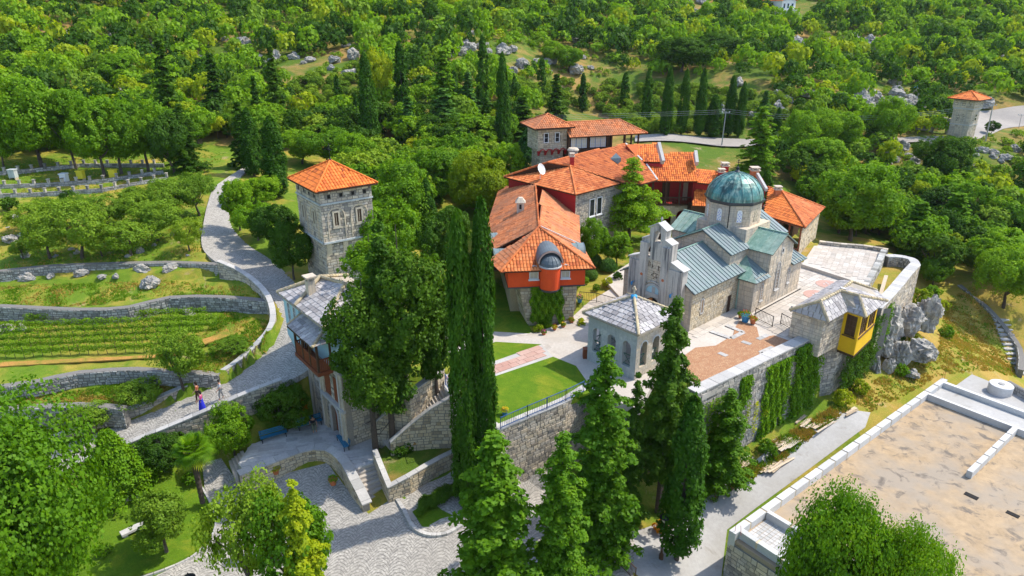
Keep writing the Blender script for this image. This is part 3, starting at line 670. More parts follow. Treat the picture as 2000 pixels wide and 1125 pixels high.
# lower courtyard of setts: follows the land
def draped(name, pts, mat, off=0.03, step=1.0, skirt=.4, hole=None):
    W = [P(*p) for p in pts] if len(pts[0]) == 3 else [G(*p) for p in pts]
    poly = [(p.x, p.y) for p in W]
    dense = []
    for i in range(len(poly)):
        a = Vector(poly[i]); b = Vector(poly[(i+1) % len(poly)]); k = max(1, int((b-a).length/step))
        for q in range(k): dense.append(a.lerp(b, q/k))
    pts2 = list(dense); x0 = min(p[0] for p in poly); x1 = max(p[0] for p in poly); y0 = min(p[1] for p in poly); y1 = max(p[1] for p in poly)
    yy = y0
    while yy < y1:
        xx = x0
        while xx < x1:
            if inpoly(xx, yy, poly) and min((Vector((xx, yy))-d).length for d in dense) > step*.45: pts2.append(Vector((xx, yy)))
            xx += step
        yy += step
    n = len(dense); vs, es, fs, *_ = delaunay_2d_cdt(pts2, [(i, (i+1) % n) for i in range(n)], [], 1, 1e-5)
    mb = MB(); mb.v = [(p.x, p.y, H(p.x, p.y)+off) for p in vs]
    for f in fs:
        mb.f.append(tuple(f)); mb.t.append(.5)
    return mb.build(name, mat, None, kind='structure')
CT = [(395,905),(432,896),(452,925),(474,945),(560,925),(640,905),(720,1005),(765,975),(905,905),(985,900),(1080,930),(1190,985),(1240,1060),(1235,1150),(1080,1190),(500,1190),(280,1160),(300,1128),(380,1090),(420,1045),(424,1010),(400,955)]
draped('courtyard_of_setts', CT, M['cobble'], .05, 1.2)
draped('lower_lawn', [(300,925),(345,915),(372,928),(400,965),(419,1010),(413,1045),(375,1085),(300,1118),(150,1150),(-60,1160),(-60,1010),(160,950)], M['lawn'], .04, 1.2)
draped('concrete_alley', [(1318,1010),(1400,960),(1500,880),(1600,822),(1640,800),(1700,806),(1690,835),(1420,1035),(1405,1160),(1290,1160),(1200,1090),(1230,1040)], M['concrete'], .03, 1.0)
draped('hill_road', [(700,300),(742,293),(770,305),(815,330),(770,332),(735,318)], M['asphalt'], .05, 1.5)
draped('valley_road', [(1240,268),(1400,272),(1560,276),(1680,272),(1760,272),(1850,270),(1850,279),(1700,281),(1560,287),(1400,288),(1240,280)], M['asphalt'], .35, 1.5)
draped('parking_lot', [(1870,277),(1925,269),(1960,252),(2010,244),(2040,205),(1960,212),(1890,216),(1870,240)], M['asphalt'], .10, 2.0)
# ---------------------------------------------------------------- church
def ashlar(mb, f, a, b, z0, z1, cw=.62, ch=.34, holes=(), gable=None, d=.02, gap=.008, tt=(0.1, 1.0)):
    """stones on the vertical face from a=(u,v) to b=(u,v), left to right seen from outside; gable=(s_apex, z_apex)"""
    A = f(a[0], a[1], z0); B = f(b[0], b[1], z0); L = (B-A).length; ex = (B-A).normalized(); ez = Vector((0, 0, 1))
    poly = [(0, 0), (L, 0), (L, z1-z0)]+([(gable[0]*L, gable[1]-z0)] if gable else [])+[(0, z1-z0)]
    f3, n = plane3(A, ex, ez); mb.poly([f3(p[0], p[1], 0) for p in poly], 0.0)
    stones(mb, A, ex, ez, poly, cw, ch, d, gap, holes, tt=tt)
    return A, ex, ez
C = FR(P(1466, 612, 5.5)[:2], 47); Z0 = 5.4
church = thing('church', 'pale stone church with a green octagonal dome and a stepped bell gable', 'church', C(4.5, 5.4, Z0))
def rect(x0, x1, y0, y1): return [(x0, y0), (x1, y0), (x1, y1), (x0, y1)]
CX = 5.4
w = MB()                                                            # walls of the nave: squared warm stones on the side, ashlar elsewhere
NW, NE_ = -7.6, -0.7
hs = [arch2(1.5, 1.95, 1.3, 2.75), rect(6.15, 6.65, 0, 1.75)]
A, ex, ez = ashlar(w, C, (NW, 1.7), (0, 1.7), Z0, 9.4, .36, .22, hs)
w.build('nave_wall', M['stone_warm'], church, kind=None)
navS = (A, ex, ez)
w = MB()
ashlar(w, C, (NW, 9.2), (NW, 1.7), Z0, 9.4, .7, .4, gable=(.5, 11.35))
ashlar(w, C, (NE_, 9.2), (NW, 9.2), Z0, 9.4)
w.build('end_wall', M['ashlar'], church)
# chapels, crossing arms and transept walls
w = MB()
f3 = None
ashlar(w, C, (0, 1.72), (0, 0), Z0, 8.8, .7, .4)
hsS = [arch2(1.3, 1.85, .9, 2.7), arch2(3.95, 4.7, 1.35, 4.05), arch2(6.5, 7.0, 1.35, 2.95)]
A, ex, ez = ashlar(w, C, (0, 0), (9.3, 0), Z0, 8.95, .7, .4, hsS); chS = (A, ex, ez)
ashlar(w, C, (9.3, 0), (9.3, 10.9), Z0, 8.95); ashlar(w, C, (9.3, 10.9), (0, 10.9), Z0, 8.95); ashlar(w, C, (0, 10.9), (0, 9.2), Z0, 8.8)
w.build('chapel_wall', M['ashlar'], church)
w = MB()
A, ex, ez = ashlar(w, C, (2.4, -.03), (6.8, -.03), Z0+3.3, 10.95, .62, .34, [arch2(1.55, 2.3, -1.9, .7)], gable=(.5, 12.2)); trS = (A, ex, ez)
ashlar(w, C, (2.4, 3.0), (2.4, -.03), 8.0, 10.95); ashlar(w, C, (6.8, -.03), (6.8, 3.0), 8.0, 10.95)
w.build('transept_wall', M['ashlar'], church); w = MB()
ashlar(w, C, (2.4, 10.93), (2.4, 8.0), 8.0, 10.95); ashlar(w, C, (6.8, 8), (6.8, 10.93), 8.0, 10.95)
ashlar(w, C, (6.8, 10.93), (2.4, 10.93), 8.0, 10.95, gable=(.5, 12.2))
w.build('transept_wall', M['ashlar'], church)
w = MB()
ashlar(w, C, (-.7, 8.4), (-.7, 2.4), 8.6, 11.0, gable=(.5, 12.5)); ashlar(w, C, (-.7, 2.4), (2.4, 2.4), 8.6, 11.0)
ashlar(w, C, (6.8, 2.4), (9.6, 2.4), 8.6, 11.0); ashlar(w, C, (9.6, 2.4), (9.6, 8.4), 5.4, 11.0, gable=(.5, 12.5)); ashlar(w, C, (9.6, 8.4), (-.7, 8.4), 8.6, 11.0)
w.build('crossing_wall', M['ashlar'], church)
# roofs
def roof(pts, mat, eave=(0, 1), step=.55, t=(.2, .9), th=.12, name='roof_panel', rim=True):
    pts = [C(*p) for p in pts]
    seams(church, pts, mat, eave, step, name, t)
    if rim:
        mb = MB(); A_, ex_, ey_, n_ = roof_axes(pts, eave)
        mb.solid([p-n_*th for p in pts], [p-n_*.052 for p in pts], .3); mb.build('roof_edge', M['lead'], church)
roof([(-7.95, 1.3, 9.25), (.6, 1.3, 9.25), (-.72, 5.4, 11.45), (-7.4, 5.4, 11.45)], M['zinc'], step=.55)
roof([(-.2, 9.5, 9.25), (-7.95, 9.5, 9.25), (-7.4, 5.4, 11.45), (-.72, 5.4, 11.45)], M['zinc'], step=.55)
roof([(-1.0, 2.1, 10.95), (2.5, 2.1, 10.95), (2.5, 5.4, 12.68), (-1.0, 5.4, 12.68)], M['zinc'], step=.5)
roof([(2.5, 8.7, 10.95), (-1.0, 8.7, 10.95), (-1.0, 5.4, 12.68), (2.5, 5.4, 12.68)], M['copper'], step=.5)
roof([(6.7, 2.1, 10.95), (9.9, 2.1, 10.95), (9.9, 5.4, 12.68), (6.7, 5.4, 12.68)], M['zinc'], step=.5)
roof([(9.9, 8.7, 10.95), (6.7, 8.7, 10.95), (6.7, 5.4, 12.68), (9.9, 5.4, 12.68)], M['copper'], step=.5)
for s in (0, 1):
    m = (lambda v: v) if s == 0 else (lambda v: 10.9-v)
    e = (0, 1)
    for (ua, ub) in ((2.1, 4.6), (7.1, 4.6)):
        roof([(ua, m(3.1), 10.88), (ua, m(-.3), 10.88), (ub, m(-.3), 12.36), (ub, m(3.1), 12.36)], M['copper'], e, .7, (.2, 1))
    roof([(-.35, m(-.35), 8.68), (2.38, m(-.35), 8.68), (2.38, m(2.4), 10.1)], M['copper'] if s else M['zinc'], e, .5)
    roof([(-.35, m(2.4), 8.68), (-.35, m(-.35), 8.68), (2.38, m(2.4), 10.1)], M['copper'], e, .9)
    roof([(6.82, m(-.35), 8.75), (9.75, m(-.35), 8.75), (9.0, m(2.4), 10.0), (6.82, m(2.4), 10.0)], M['zinc'], e, .5)
# gable parapet ridges in verdigris
mb = MB()
for a, b in (((-1.02, 5.4, 12.72), (2.2, 5.4, 12.72)), ((4.6, -.32, 12.4), (4.6, 2.9, 12.4)), ((4.6, 8, 12.4), (4.6, 11.2, 12.4)), ((-7.3, 5.4, 11.48), (-.7, 5.4, 11.48))): mb.beam(C(*a), C(*b), .14, .06, .4)
mb.build('ridge_cap', M['copper'], church)
# drum base, drum, cornice, dome
mb = MB()
for (a, b) in (((2.3, 8.1), (2.3, 2.7)), ((2.3, 2.7), (6.9, 2.7)), ((6.9, 2.7), (6.9, 8.1)), ((6.9, 8.1), (2.3, 8.1))): ashlar(mb, C, a, b, 10.5, 12.55, .6, .32)
mb.poly([C(2.3, 2.7, 12.54), C(6.9, 2.7, 12.54), C(6.9, 8.1, 12.54), C(2.3, 8.1, 12.54)], .3)
mb.build('drum_base', M['ashlar'], church)
DR, DC = 2.64, (4.45, 5.55)
oc = [(DC[0]+DR*math.cos(math.radians(22.5+45*i)), DC[1]+DR*math.sin(math.radians(22.5+45*i))) for i in range(8)]
mb = MB()
for i in range(8):
    a, b = oc[i], oc[(i+1) % 8]; ashlar(mb, C, a, b, 12.0, 14.62, .45, .27, [arch2(.77, 1.25, .95, 2.15)] if True else ())
mb.build('drum_wall', M['ashlar'], church)
for i in range(8):
    a, b = oc[i], oc[(i+1) % 8]; A = C(*a, 12.0); ex = (C(*b, 12.0)-A).normalized(); f3, n = plane3(A, ex, Vector((0, 0, 1)))
    g = MB(); q = arch2(.77, 1.25, .95, 2.15); g.solid([f3(x, y, -.01) for x, y in q], [f3(x, y, .03) for x, y in q], .8)
    wo_ = g.build('window', M['white'] if i in (3, 4, 2) else M['stone_warm'], church)
    g = MB()
    for r_ in range(6):
        for c_ in (0, 1, 2):
            if (r_+c_) % 2: continue
            x, y = .88+c_*.13, 1.05+r_*.17
            g.solid([f3(x+.045*math.cos(k), y+.045*math.sin(k), .03) for k in [j*math.pi/3 for j in range(6)]], [f3(x+.045*math.cos(k), y+.045*math.sin(k), .036) for k in [j*math.pi/3 for j in range(6)]], .1)
    g.build('lattice_hole', M['royal'] if i in (3, 4) else M['dark'], wo_)
mb = MB()
for r_, z0, z1 in ((2.78, 14.6, 14.75), (2.9, 14.75, 14.93)):
    o8 = [(DC[0]+r_*math.cos(math.radians(22.5+45*i)), DC[1]+r_*math.sin(math.radians(22.5+45*i))) for i in range(8)]
    mb.solid([C(*p, z0) for p in o8], [C(*p, z1) for p in o8], .3)
mb.build('drum_cornice', M['lead'], church)
prof = [(2.74, 14.93), (2.72, 15.2), (2.64, 15.55), (2.49, 15.9), (2.26, 16.25), (1.93, 16.6), (1.52, 16.9), (1.05, 17.12), (.56, 17.27), (.18, 17.34)]
dc = C(*DC, 0)
for i in range(16):
    mb = MB(); a0 = math.radians(-47+22.5+22.5*i+90); a1 = a0+math.radians(22.5); q = 4
    for k in range(len(prof)-1):
        for j in range(q):
            b0 = a0+(a1-a0)*j/q; b1 = a0+(a1-a0)*(j+1)/q
            def pt(a, r, z):
                # gores are nearly flat across, as beaten sheets on an eight-sided form
                am = (a0+a1)/2; rr = r*(math.cos(math.radians(11.25))/math.cos(a-am)*.5+.5)
                return (dc[0]+rr*math.cos(a), dc[1]+rr*math.sin(a), z)
            mb.poly([pt(b0, *prof[k]), pt(b1, *prof[k]), pt(b1, *prof[k+1]), pt(b0, *prof[k+1])], 0)
    tv = R.choice([.05, .25, .45, .6, .8]); mb.t = [tv]*len(mb.t)
    for k in range(len(prof)-1):
        p = [(dc[0]+prof[m][0]*math.cos(a0), dc[1]+prof[m][0]*math.sin(a0), prof[m][1]) for m in (k, k+1)]; mb.beam(p[0], p[1], .07, .07, .9)
    mb.build('dome_sheet', M['copper_dome'], church, smooth=False)
def cross(parent, p, h, mat, ax=Vector((1, 0, 0)), ball=True, name='cross', t=.05):
    mb = MB(); p = Vector(p); a = ax.normalized()
    mb.beam(p, p+Vector((0, 0, h)), t, t); mb.beam(p+Vector((0, 0, h*.66))-a*h*.24, p+Vector((0, 0, h*.66))+a*h*.24, t, t)
    mb.beam(p+Vector((0, 0, h*.84))-a*h*.12, p+Vector((0, 0, h*.84))+a*h*.12, t, t)
    if ball: mb.lathe(p, [(.02, p.z-.05), (.14, p.z), (.17, p.z+.1), (.12, p.z+.2), (.03, p.z+.25)], 10)
    return mb.build(name, mat, parent)
mb = MB(); mb.lathe(dc, [(.28, 17.2), (.3, 17.35), (.16, 17.5), (.1, 17.6)], 12, .3); mb.build('finial', M['lead'], church)
cross(church, (dc[0], dc[1], 17.6), 1.0, M['iron'], C.V())
# stepped bell gable
AF = C(-8.3, 9.3, Z0); exF = -C.V(); ez = Vector((0, 0, 1)); s_ = lambda v: 9.3-v; zz = lambda z: z-Z0
outer = [(s_(8.15), 0), (s_(2.45), 0), (s_(2.45), zz(11.1)), (s_(3.7), zz(11.55)), (s_(3.7), zz(13.1)), (s_(4.5), zz(13.4)), (s_(4.5), zz(14.25)), (s_(5.3), zz(14.75)), (s_(6.15), zz(14.25)), (s_(6.15), zz(13.4)), (s_(6.9), zz(13.1)), (s_(6.9), zz(11.55)), (s_(8.15), zz(11.1))]
hl = [arch2(s_(5.65), s_(4.98), zz(13.05), zz(14.1)), arch2(s_(6.5), s_(5.95), zz(11.55), zz(12.65)), arch2(s_(4.75), s_(4.2), zz(11.55), zz(12.65))]
mb = MB(); holed(mb, AF, exF, ez, outer, hl, .8, .5)
f3, n3 = plane3(AF, exF, ez)
mb.build('bell_gable', M['facade'], church)
mb = MB()
for v0, v1, z1 in ((6.15, 6.85, 12.9), (3.85, 4.55, 12.9)): mb.box(lambda a, b, c: f3(a, b, c), s_(v1), s_(v0), 0, zz(z1), 0.0, .32, .5)
for v0, v1, z1 in ((6.85, 8.1, 11.0), (2.5, 3.85, 11.0)): mb.box(lambda a, b, c: f3(a, b, c), s_(v1), s_(v0), 0, zz(z1), 0.002, .12, .5)
mb.build('buttress', M['facade'], church)
mb = MB()
for (v0, za), (v1, zb) in (((8.3, 11.1), (6.9, 11.62)), ((6.9, 13.15), (6.15, 13.47)), ((6.3, 14.28), (5.3, 14.83)), ((5.3, 14.83), (4.35, 14.28)), ((4.5, 13.47), (3.7, 13.15)), ((3.7, 11.62), (2.3, 11.1))):
    a = f3(s_(v0), zz(za), -.4); b = f3(s_(v1), zz(zb), -.4); mb.beam(a, b, 1.0, .1, .8)
mb.build('coping', M['coping'], church)
mb = MB(); ashlar(mb, lambda u, v, z: f3(u, z, .003), (s_(6.1), 0), (s_(4.6), 0), zz(8.9), zz(11.4), .4, .26, d=.012); 
mb.build('panel_stone', M['ashlar'], church)
for (v, z, h) in ((5.3, 13.85, .55), (6.22, 12.45, .5), (4.47, 12.45, .5)):
    p = f3(s_(v), zz(z), -.4); mb = MB(); mb.lathe(p, [(.24, p.z-h), (.2, p.z-h+.06), (.13, p.z-h*.5), (.11, p.z-.12), (.03, p.z)], 12, .3); mb.build('bell', M['brown'], church)
# portal
q = arch2(s_(6.05), s_(4.55), 0, zz(7.85), 10); mb = MB(); mb.poly([f3(x, y, .012) for x, y in q], .5); dr = mb.build('doorway', M['dark'], church)
q = [(s_(6.02), 0), (s_(5.32), 0), (s_(5.32), zz(7.82)), (s_(5.6), zz(7.75)), (s_(5.85), zz(7.5)), (s_(6.02), zz(7.1))]; mb = MB(); mb.solid([f3(x, y, .014) for x, y in q], [f3(x, y, .06) for x, y in q], .5); mb.build('door_leaf', M['door'], dr)
def archring(par, f3, cx, cy, r0, r1, d0, d1, mat, name, legs=0, n=16, t=.6):
    mb = MB(); pts0 = [(cx+r0*math.cos(math.pi*i/n), cy+r0*math.sin(math.pi*i/n)) for i in range(n+1)]; pts1 = [(cx+r1*math.cos(math.pi*i/n), cy+r1*math.sin(math.pi*i/n)) for i in range(n+1)]
    if legs: pts0 = [(cx+r0, cy-legs)]+pts0+[(cx-r0, cy-legs)]; pts1 = [(cx+r1, cy-legs)]+pts1+[(cx-r1, cy-legs)]
    for i in range(len(pts0)-1):
        q = [pts0[i], pts1[i], pts1[i+1], pts0[i+1]]; mb.solid([f3(*p, d0) for p in q], [f3(*p, d1) for p in q], t)
    return mb.build(name, mat, par)
archring(church, f3, s_(5.3), zz(8.25), .78, .98, .0, .09, M['coping'], 'portal_arch', legs=2.8)
archring(church, f3, s_(5.3), zz(8.25), 1.1, 1.22, .0, .13, M['facade'], 'portal_arch')
q = [(s_(5.3)+.76*math.cos(math.pi*i/12), zz(8.3)+.76*math.sin(math.pi*i/12)) for i in range(13)]; mb = MB(); mb.poly([f3(x, y, .02) for x, y in q], .5); mb.build('tympanum', M['blue'], church)
mb = MB(); mb.box(lambda a, b, c: f3(a, b, c), s_(5.45), s_(5.1), zz(8.32), zz(8.9), .022, .04); mb.box(lambda a, b, c: f3(a, b, c), s_(6.1), s_(4.5), zz(7.95), zz(8.3), .0, .1, .8); mb.build('lintel', M['coping'], church)
# carved marks over the portal: a wheel of four loops and letter-like strokes
mb = MB()
for i in range(10):
    a = i*math.pi/5; r_ = .3 if i % 2 else .17; x, y = s_(5.3)+r_*math.cos(a), zz(10.0)+r_*math.sin(a); mb.box(lambda a_, b, c: f3(a_, b, c), x-.05, x+.05, y-.05, y+.05, .0, .035, .1)
for x, y, w_, h_ in ((6.0, 10.95, .05, .5), (5.85, 10.9, .05, .4), (5.92, 11.1, .2, .05), (5.62, 10.8, .05, .35), (5.55, 10.8, .12, .05), (4.95, 10.75, .05, .5), (4.75, 10.7, .05, .5), (4.85, 10.9, .25, .05), (4.6, 10.55, .05, .4)):
    mb.box(lambda a_, b, c: f3(a_, b, c), s_(x)-w_/2, s_(x)+w_/2, zz(y)-h_/2, zz(y)+h_/2, .0, .034, .1)
mb.build('carved_emblem', M['brown'], church, kind='stuff')
for v in (6.5, 4.2):
    p = [(s_(v)+.13*math.cos(k*math.pi/6), zz(9.9)+.13*math.sin(k*math.pi/6)) for k in range(12)]; mb = MB(); mb.solid([f3(x, y, .32) for x, y in p], [f3(x, y, .36) for x, y in p], .2); mb.build('roundel', M['flower_red'] if 0 else M['terracotta'], church)
for v in (7.4, 3.2):
    mb = MB(); a = f3(s_(v), zz(8.9), .12); mb.beam(a, a+n3*.35, .05, .05); mb.lathe(a+n3*.35, [(.06, a.z-.3), (.12, a.z-.1), (.05, a.z+.05)], 8); mb.build('wall_lamp', M['pot_blue'], church)
# small cross on the gable
cross(church, f3(s_(5.3), zz(14.83), -.4), .45, M['coping'], C.V(), ball=False, t=.09)
# windows of the nave and south front
A, ex, ez = navS; window(church, A, ex, ez, 1.72, 1.3, .5, 1.5, M['coping'], M['glass_tan'], True, .09, .04, None)
q = rect(6.15, 6.65, 0, 1.75); f4, _ = plane3(A, ex, ez); mb = MB(); mb.solid([f4(x, y, 0) for x, y in q], [f4(x, y, .02) for x, y in q], .1); mb.build('side_door', M['brown'], church)
A, ex, ez = chS
for (x, y, w_, h_) in ((1.57, .95, .5, 1.75), (6.75, 1.4, .45, 1.6)): window(church, A, ex, ez, x, y, w_, h_, M['coping'], M['glass_tan'], True, .1, .035, (0, 5), sill=.12)
window(church, A+ (A-A) , ex, ez, 4.35, 1.35, .72, 2.85, M['coping'], M['glass_tan'], True, .1, .07, (1, 7), sill=.2)
f5, _ = plane3(trS[0], trS[1], ez); mb = MB()
for k in range(20):
    a0, a1 = k*math.pi/10, (k+1)*math.pi/10
    q = [(2.2+r_*math.cos(a), 1.95+1.25*r_*math.sin(a)) for r_, a in ((.16, a0), (.3, a0), (.3, a1), (.16, a1))]; mb.solid([f5(x, y, .0) for x, y in q], [f5(x, y, .06) for x, y in q], .5)
rw = mb.build('oval_window', M['coping'], church); mb = MB(); q = [(2.2+.16*math.cos(k*math.pi/6), 1.95+.2*math.sin(k*math.pi/6)) for k in range(12)]; mb.poly([f5(x, y, .025) for x, y in q], .2); mb.build('pane', M['glass'], rw)
# downpipes, drip gutter at the foot of the wall
for (u, v, z0, z1) in ((-.06, 1.55, Z0, 9.2), ):
    mb = MB(); mb.tube(C(u, v, z0), C(u, v, z1), .06, .06, 8); mb.build('downpipe', M['copper'], church)
mb = MB(); pp = C(DC[0]-2.69*math.cos(math.radians(22.5)), DC[1]-2.69*math.sin(math.radians(22.5)), 0); mb.tube((pp.x, pp.y, 12.4), (pp.x, pp.y, 14.7), .045, .045, 8); mb.build('downpipe', M['iron'], church)
mb = MB(); mb.box(C, -.02, 9.3, -.42, -.3, Z0, Z0+.14, .2); mb.build('drain_channel', M['dark'], church)
mb = MB(); mb.box(C, 9.3, 11.0, 3.2, 7.6, Z0, 8.6, .5); mb.build('apse', M['ashlar'], church)
# ---------------------------------------------------------------- belltower on the lower terrace
B = FR(P(1242, 750, 4.5)[:2], 48)
bell = thing('belltower', 'square grey belltower with arched openings and a stone slab pyramid roof', 'belltower', B(2.5, 2.7, -3.2))
bz0, bz1 = -3.2, 8.85; W5 = 5.0
openz = (5.65, 7.85)
faces = [((0, 5.2), (0, .2)), ((0, .2), (5.0, .2)), ((5.0, .2), (5.0, 5.2)), ((5.0, 5.2), (0, 5.2))]
for i, (a, b) in enumerate(faces):
    A = B(*a, bz0); Bv = B(*b, bz0); L = (Bv-A).length; ex = (Bv-A).normalized(); ez = Vector((0, 0, 1))
    hl = [arch2(c-.42, c+.42, openz[0]-bz0, openz[1]-bz0) for c in (.95, 2.5, 4.05)]
    if i in (0, 1): hl += [rect(1.0-.22, 1.0+.22, 3.9-bz0, 4.6-bz0), rect(3.6-.22, 3.6+.22, 3.4-bz0, 4.1-bz0)]
    inset = 0.0
    mb = MB(); holed(mb, A, ex, ez, [(0.002, 0), (L-.002, 0), (L-.002, bz1-bz0), (0.002, bz1-bz0)], hl, .45, .3)
    stones(mb, A, ex, ez, [(0, 0), (L, 0), (L, 4.6-bz0), (0, 4.6-bz0)], .34, .2, .03, .01, hl, tt=(0, 1))
    stones(mb, A, ex, ez, [(0, 4.6-bz0), (L, 4.6-bz0), (L, bz1-bz0), (0, bz1-bz0)], .42, .25, .014, .006, hl, tt=(.2, .9))
    mb.build('wall', M['render_grey'] if i in (0, 3) else M['stone'], bell)
    f3, n = plane3(A, ex, ez)
    for c in (.95, 2.5, 4.05):
        mb = MB(); y0 = openz[0]-bz0; d = -.22
        mb.beam(f3(c-.42, y0+.95, d), f3(c+.42, y0+.95, d), .05, .05); mb.beam(f3(c-.42, y0+.08, d), f3(c+.42, y0+.08, d), .05, .05)
        mb.beam(f3(c-.42, y0+.08, d), f3(c+.42, y0+.95, d), .035, .035); mb.beam(f3(c-.42, y0+.95, d), f3(c+.42, y0+.08, d), .035, .035)
        mb.build('railing', M['iron_green'], bell)
        archring(bell, f3, c, y0+1.78, .42, .52, .0, .03, M['render_grey'], 'arch_surround', n=8)
    if i in (0, 1):
        for (c, z) in ((1.0, 3.9), (3.6, 3.4)): window(bell, A, ex, ez, c, z-bz0, .5, .72, M['stone_warm'], M['glass'], False, .08, .05, None)
mb = MB(); mb.box(B, .4, 4.6, .6, 4.8, 5.3, 5.5, .5); mb.build('floor', M['flag_grey'], bell)
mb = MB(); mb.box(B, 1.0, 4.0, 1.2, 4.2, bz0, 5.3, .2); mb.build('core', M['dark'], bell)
bc = B(2.5, 2.7, 0); mb = MB(); mb.lathe((bc[0], bc[1]), [(.5, 6.7), (.42, 6.85), (.25, 7.3), (.18, 7.6), (.05, 7.75)], 14); mb.tube((bc[0], bc[1], 7.7), (bc[0], bc[1], 8.9), .04); mb.build('bell', M['brown'], bell)
def pyr_roof(t, f, u0, u1, v0, v1, ze, za, mat_slab, ap=None, capn=75, sw=.5, sl=.42):
    c = ap or ((u0+u1)/2, (v0+v1)/2); K = [f(u0, v0, ze), f(u1, v0, ze), f(u1, v1, ze), f(u0, v1, ze)]; T = f(c[0], c[1], za)
    mb = MB(); mb.solid([p-Vector((0, 0, .14)) for p in K], K, .2); mb.solid([p-Vector((0, 0, .01)) for p in K], [T]*4, .2); mb.build('roof_core', M['stone'], t)
    for i in range(4):
        slates(t, [K[i], K[(i+1) % 4], T], mat_slab, (0, 1), sw, sl, .05, capn)
    mb = MB()
    for p in K: ridge(mb, T+Vector((0, 0, .08)), p+Vector((0, 0, .05)), .12, .38)
    mb.build('hip_stones', M['hip'], t); return T
T = pyr_roof(bell, B, -.4, 5.4, -.2, 5.6, 8.95, 10.45, M['slate_m'])
mb = MB(); mb.lathe(T, [(.3, T.z-.1), (.28, T.z+.1), (.12, T.z+.2)], 10, .5); mb.build('finial', M['cobalt'], bell)
cross(bell, T+Vector((0, 0, .15)), .75, M['stone'], B.V(), ball=False, t=.12)
# ---------------------------------------------------------------- tall stone tower with tiled roof, on the left
TW = FR((-17.75, 62.2), 53.5); tz0 = 5.0
tower = thing('stone_tower', 'tall square stone tower with bright orange hipped roof beside the cobbled road', 'tower', TW(2.7, 3, tz0))
def boxstones(par, name, mat, f, u0, u1, v0, v1, z0, z1, cw=.42, ch=.27, d=.035, gap=.012, sides=(0, 1, 2, 3), holes={}, tt=(0, 1), core=True):
    mb = MB(); cs = [((u0, v1), (u0, v0)), ((u0, v0), (u1, v0)), ((u1, v0), (u1, v1)), ((u1, v1), (u0, v1))]
    mb.box(f, u0+.004, u1-.004, v0+.004, v1-.004, z0, z1, 0.0)
    res = []
    for i in sides:
        a, b = cs[i]; A = f(*a, z0); Bv = f(*b, z0); L = (Bv-A).length; ex = (Bv-A).normalized(); ez = Vector((0, 0, 1))
        stones(mb, A, ex, ez, [(0, 0), (L, 0), (L, z1-z0), (0, z1-z0)], cw, ch, d, gap, holes.get(i, ()), tt=tt); res.append((A, ex, ez))
    mb.build(name, mat, par); return res
boxstones(tower, 'shaft', M['stone'], TW, .15, 3.7, .15, 5.6, tz0, 11.3, .42, .27)
h0 = [rect(1.15, 1.75, 1.35, 2.85), rect(3.9, 4.5, 1.35, 2.85)]; h1 = [rect(1.1, 1.75, 1.35, 2.85), rect(3.45, 4.1, 1.35, 2.85)]
sq = lambda xs: [rect(x-.16, x+.16, 4.15, 4.52) for x in xs]
res = boxstones(tower, 'upper_wall', M['stone'], TW, 0, 5.2, 0, 6.0, 11.45, 16.5, .42, .27, holes={0: h0+sq((.8, 2.1, 3.4, 4.7)), 1: h1+sq((.9, 2.1, 3.3, 4.5))})
for i, hh in ((0, h0), (1, h1)):
    A, ex, ez = res[i]; f3, n = plane3(A, ex, ez)
    for h in hh:
        x = (h[0][0]+h[1][0])/2; window(tower, A, ex, ez, x, 1.3, .74, 1.6, M['stone_warm'], M['brown'], False, .17, .09, (1, 0), sill=.1)
        archring(tower, f3, x, 2.35, .8, .9, .0, .075, M['stone'], 'blind_arch', legs=2.2, n=10, t=.5)
    for x in ((.8, 2.1, 3.4, 4.7) if i == 0 else (.9, 2.1, 3.3, 4.5)):
        mb = MB(); q = rect(x-.15, x+.15, 4.16, 4.51); mb.poly([f3(a, b, .008) for a, b in q], .3); mb.build('small_opening', M['dark'], tower)
    mb = MB(); L = 6.0 if i == 0 else 5.2; mb.box(lambda a, b, c: f3(a, b, c), -.1, L+.1, 3.6, 3.75, 0, .1, .6); mb.box(lambda a, b, c: f3(a, b, c), -.14, L+.14, -.15, 0.02, 0, .14, .6); mb.build('string_course', M['blue'] if 0 else M['render_grey'], tower)
mb = MB(); mb.box(TW, -.02, 5.22, -.02, 6.02, 11.25, 11.46, .5)
mb.build('corbel_slab', M['stone'], tower)
for v0 in (.0, 2.7, 5.4):                                           # arched brackets carrying the overhang
    mb = MB(); mb.solid([TW(3.7, v0, 9.9), TW(3.72, v0, 9.9), TW(3.72, v0+.6, 9.9), TW(3.7, v0+.6, 9.9)], [TW(3.7, v0, 11.25), TW(5.15, v0, 11.25), TW(5.15, v0+.6, 11.25), TW(3.7, v0+.6, 11.25)], .5); mb.build('bracket', M['stone'], tower)
for u0 in (.25, 1.9):
    mb = MB(); mb.solid([TW(u0, .15, 10.0), TW(u0+.5, .15, 10.0), TW(u0+.5, .13, 10.0), TW(u0, .13, 10.0)][::1], [TW(u0, .2, 11.25), TW(u0+.5, .2, 11.25), TW(u0+.5, -.02, 11.25), TW(u0, -.02, 11.25)], .5); mb.build('bracket', M['stone'], tower)
A, ex, ez = plane3, None, None
for z in (8.9,):
    for v in (2.2, 4.6):
        A = TW(.15, 5.6, tz0); ex = -TW.V(); window(tower, A, ex, Vector((0, 0, 1)), v-.6, z-tz0, .6, 1.3, M['stone_warm'], M['glass'], False, .14, .07, None)
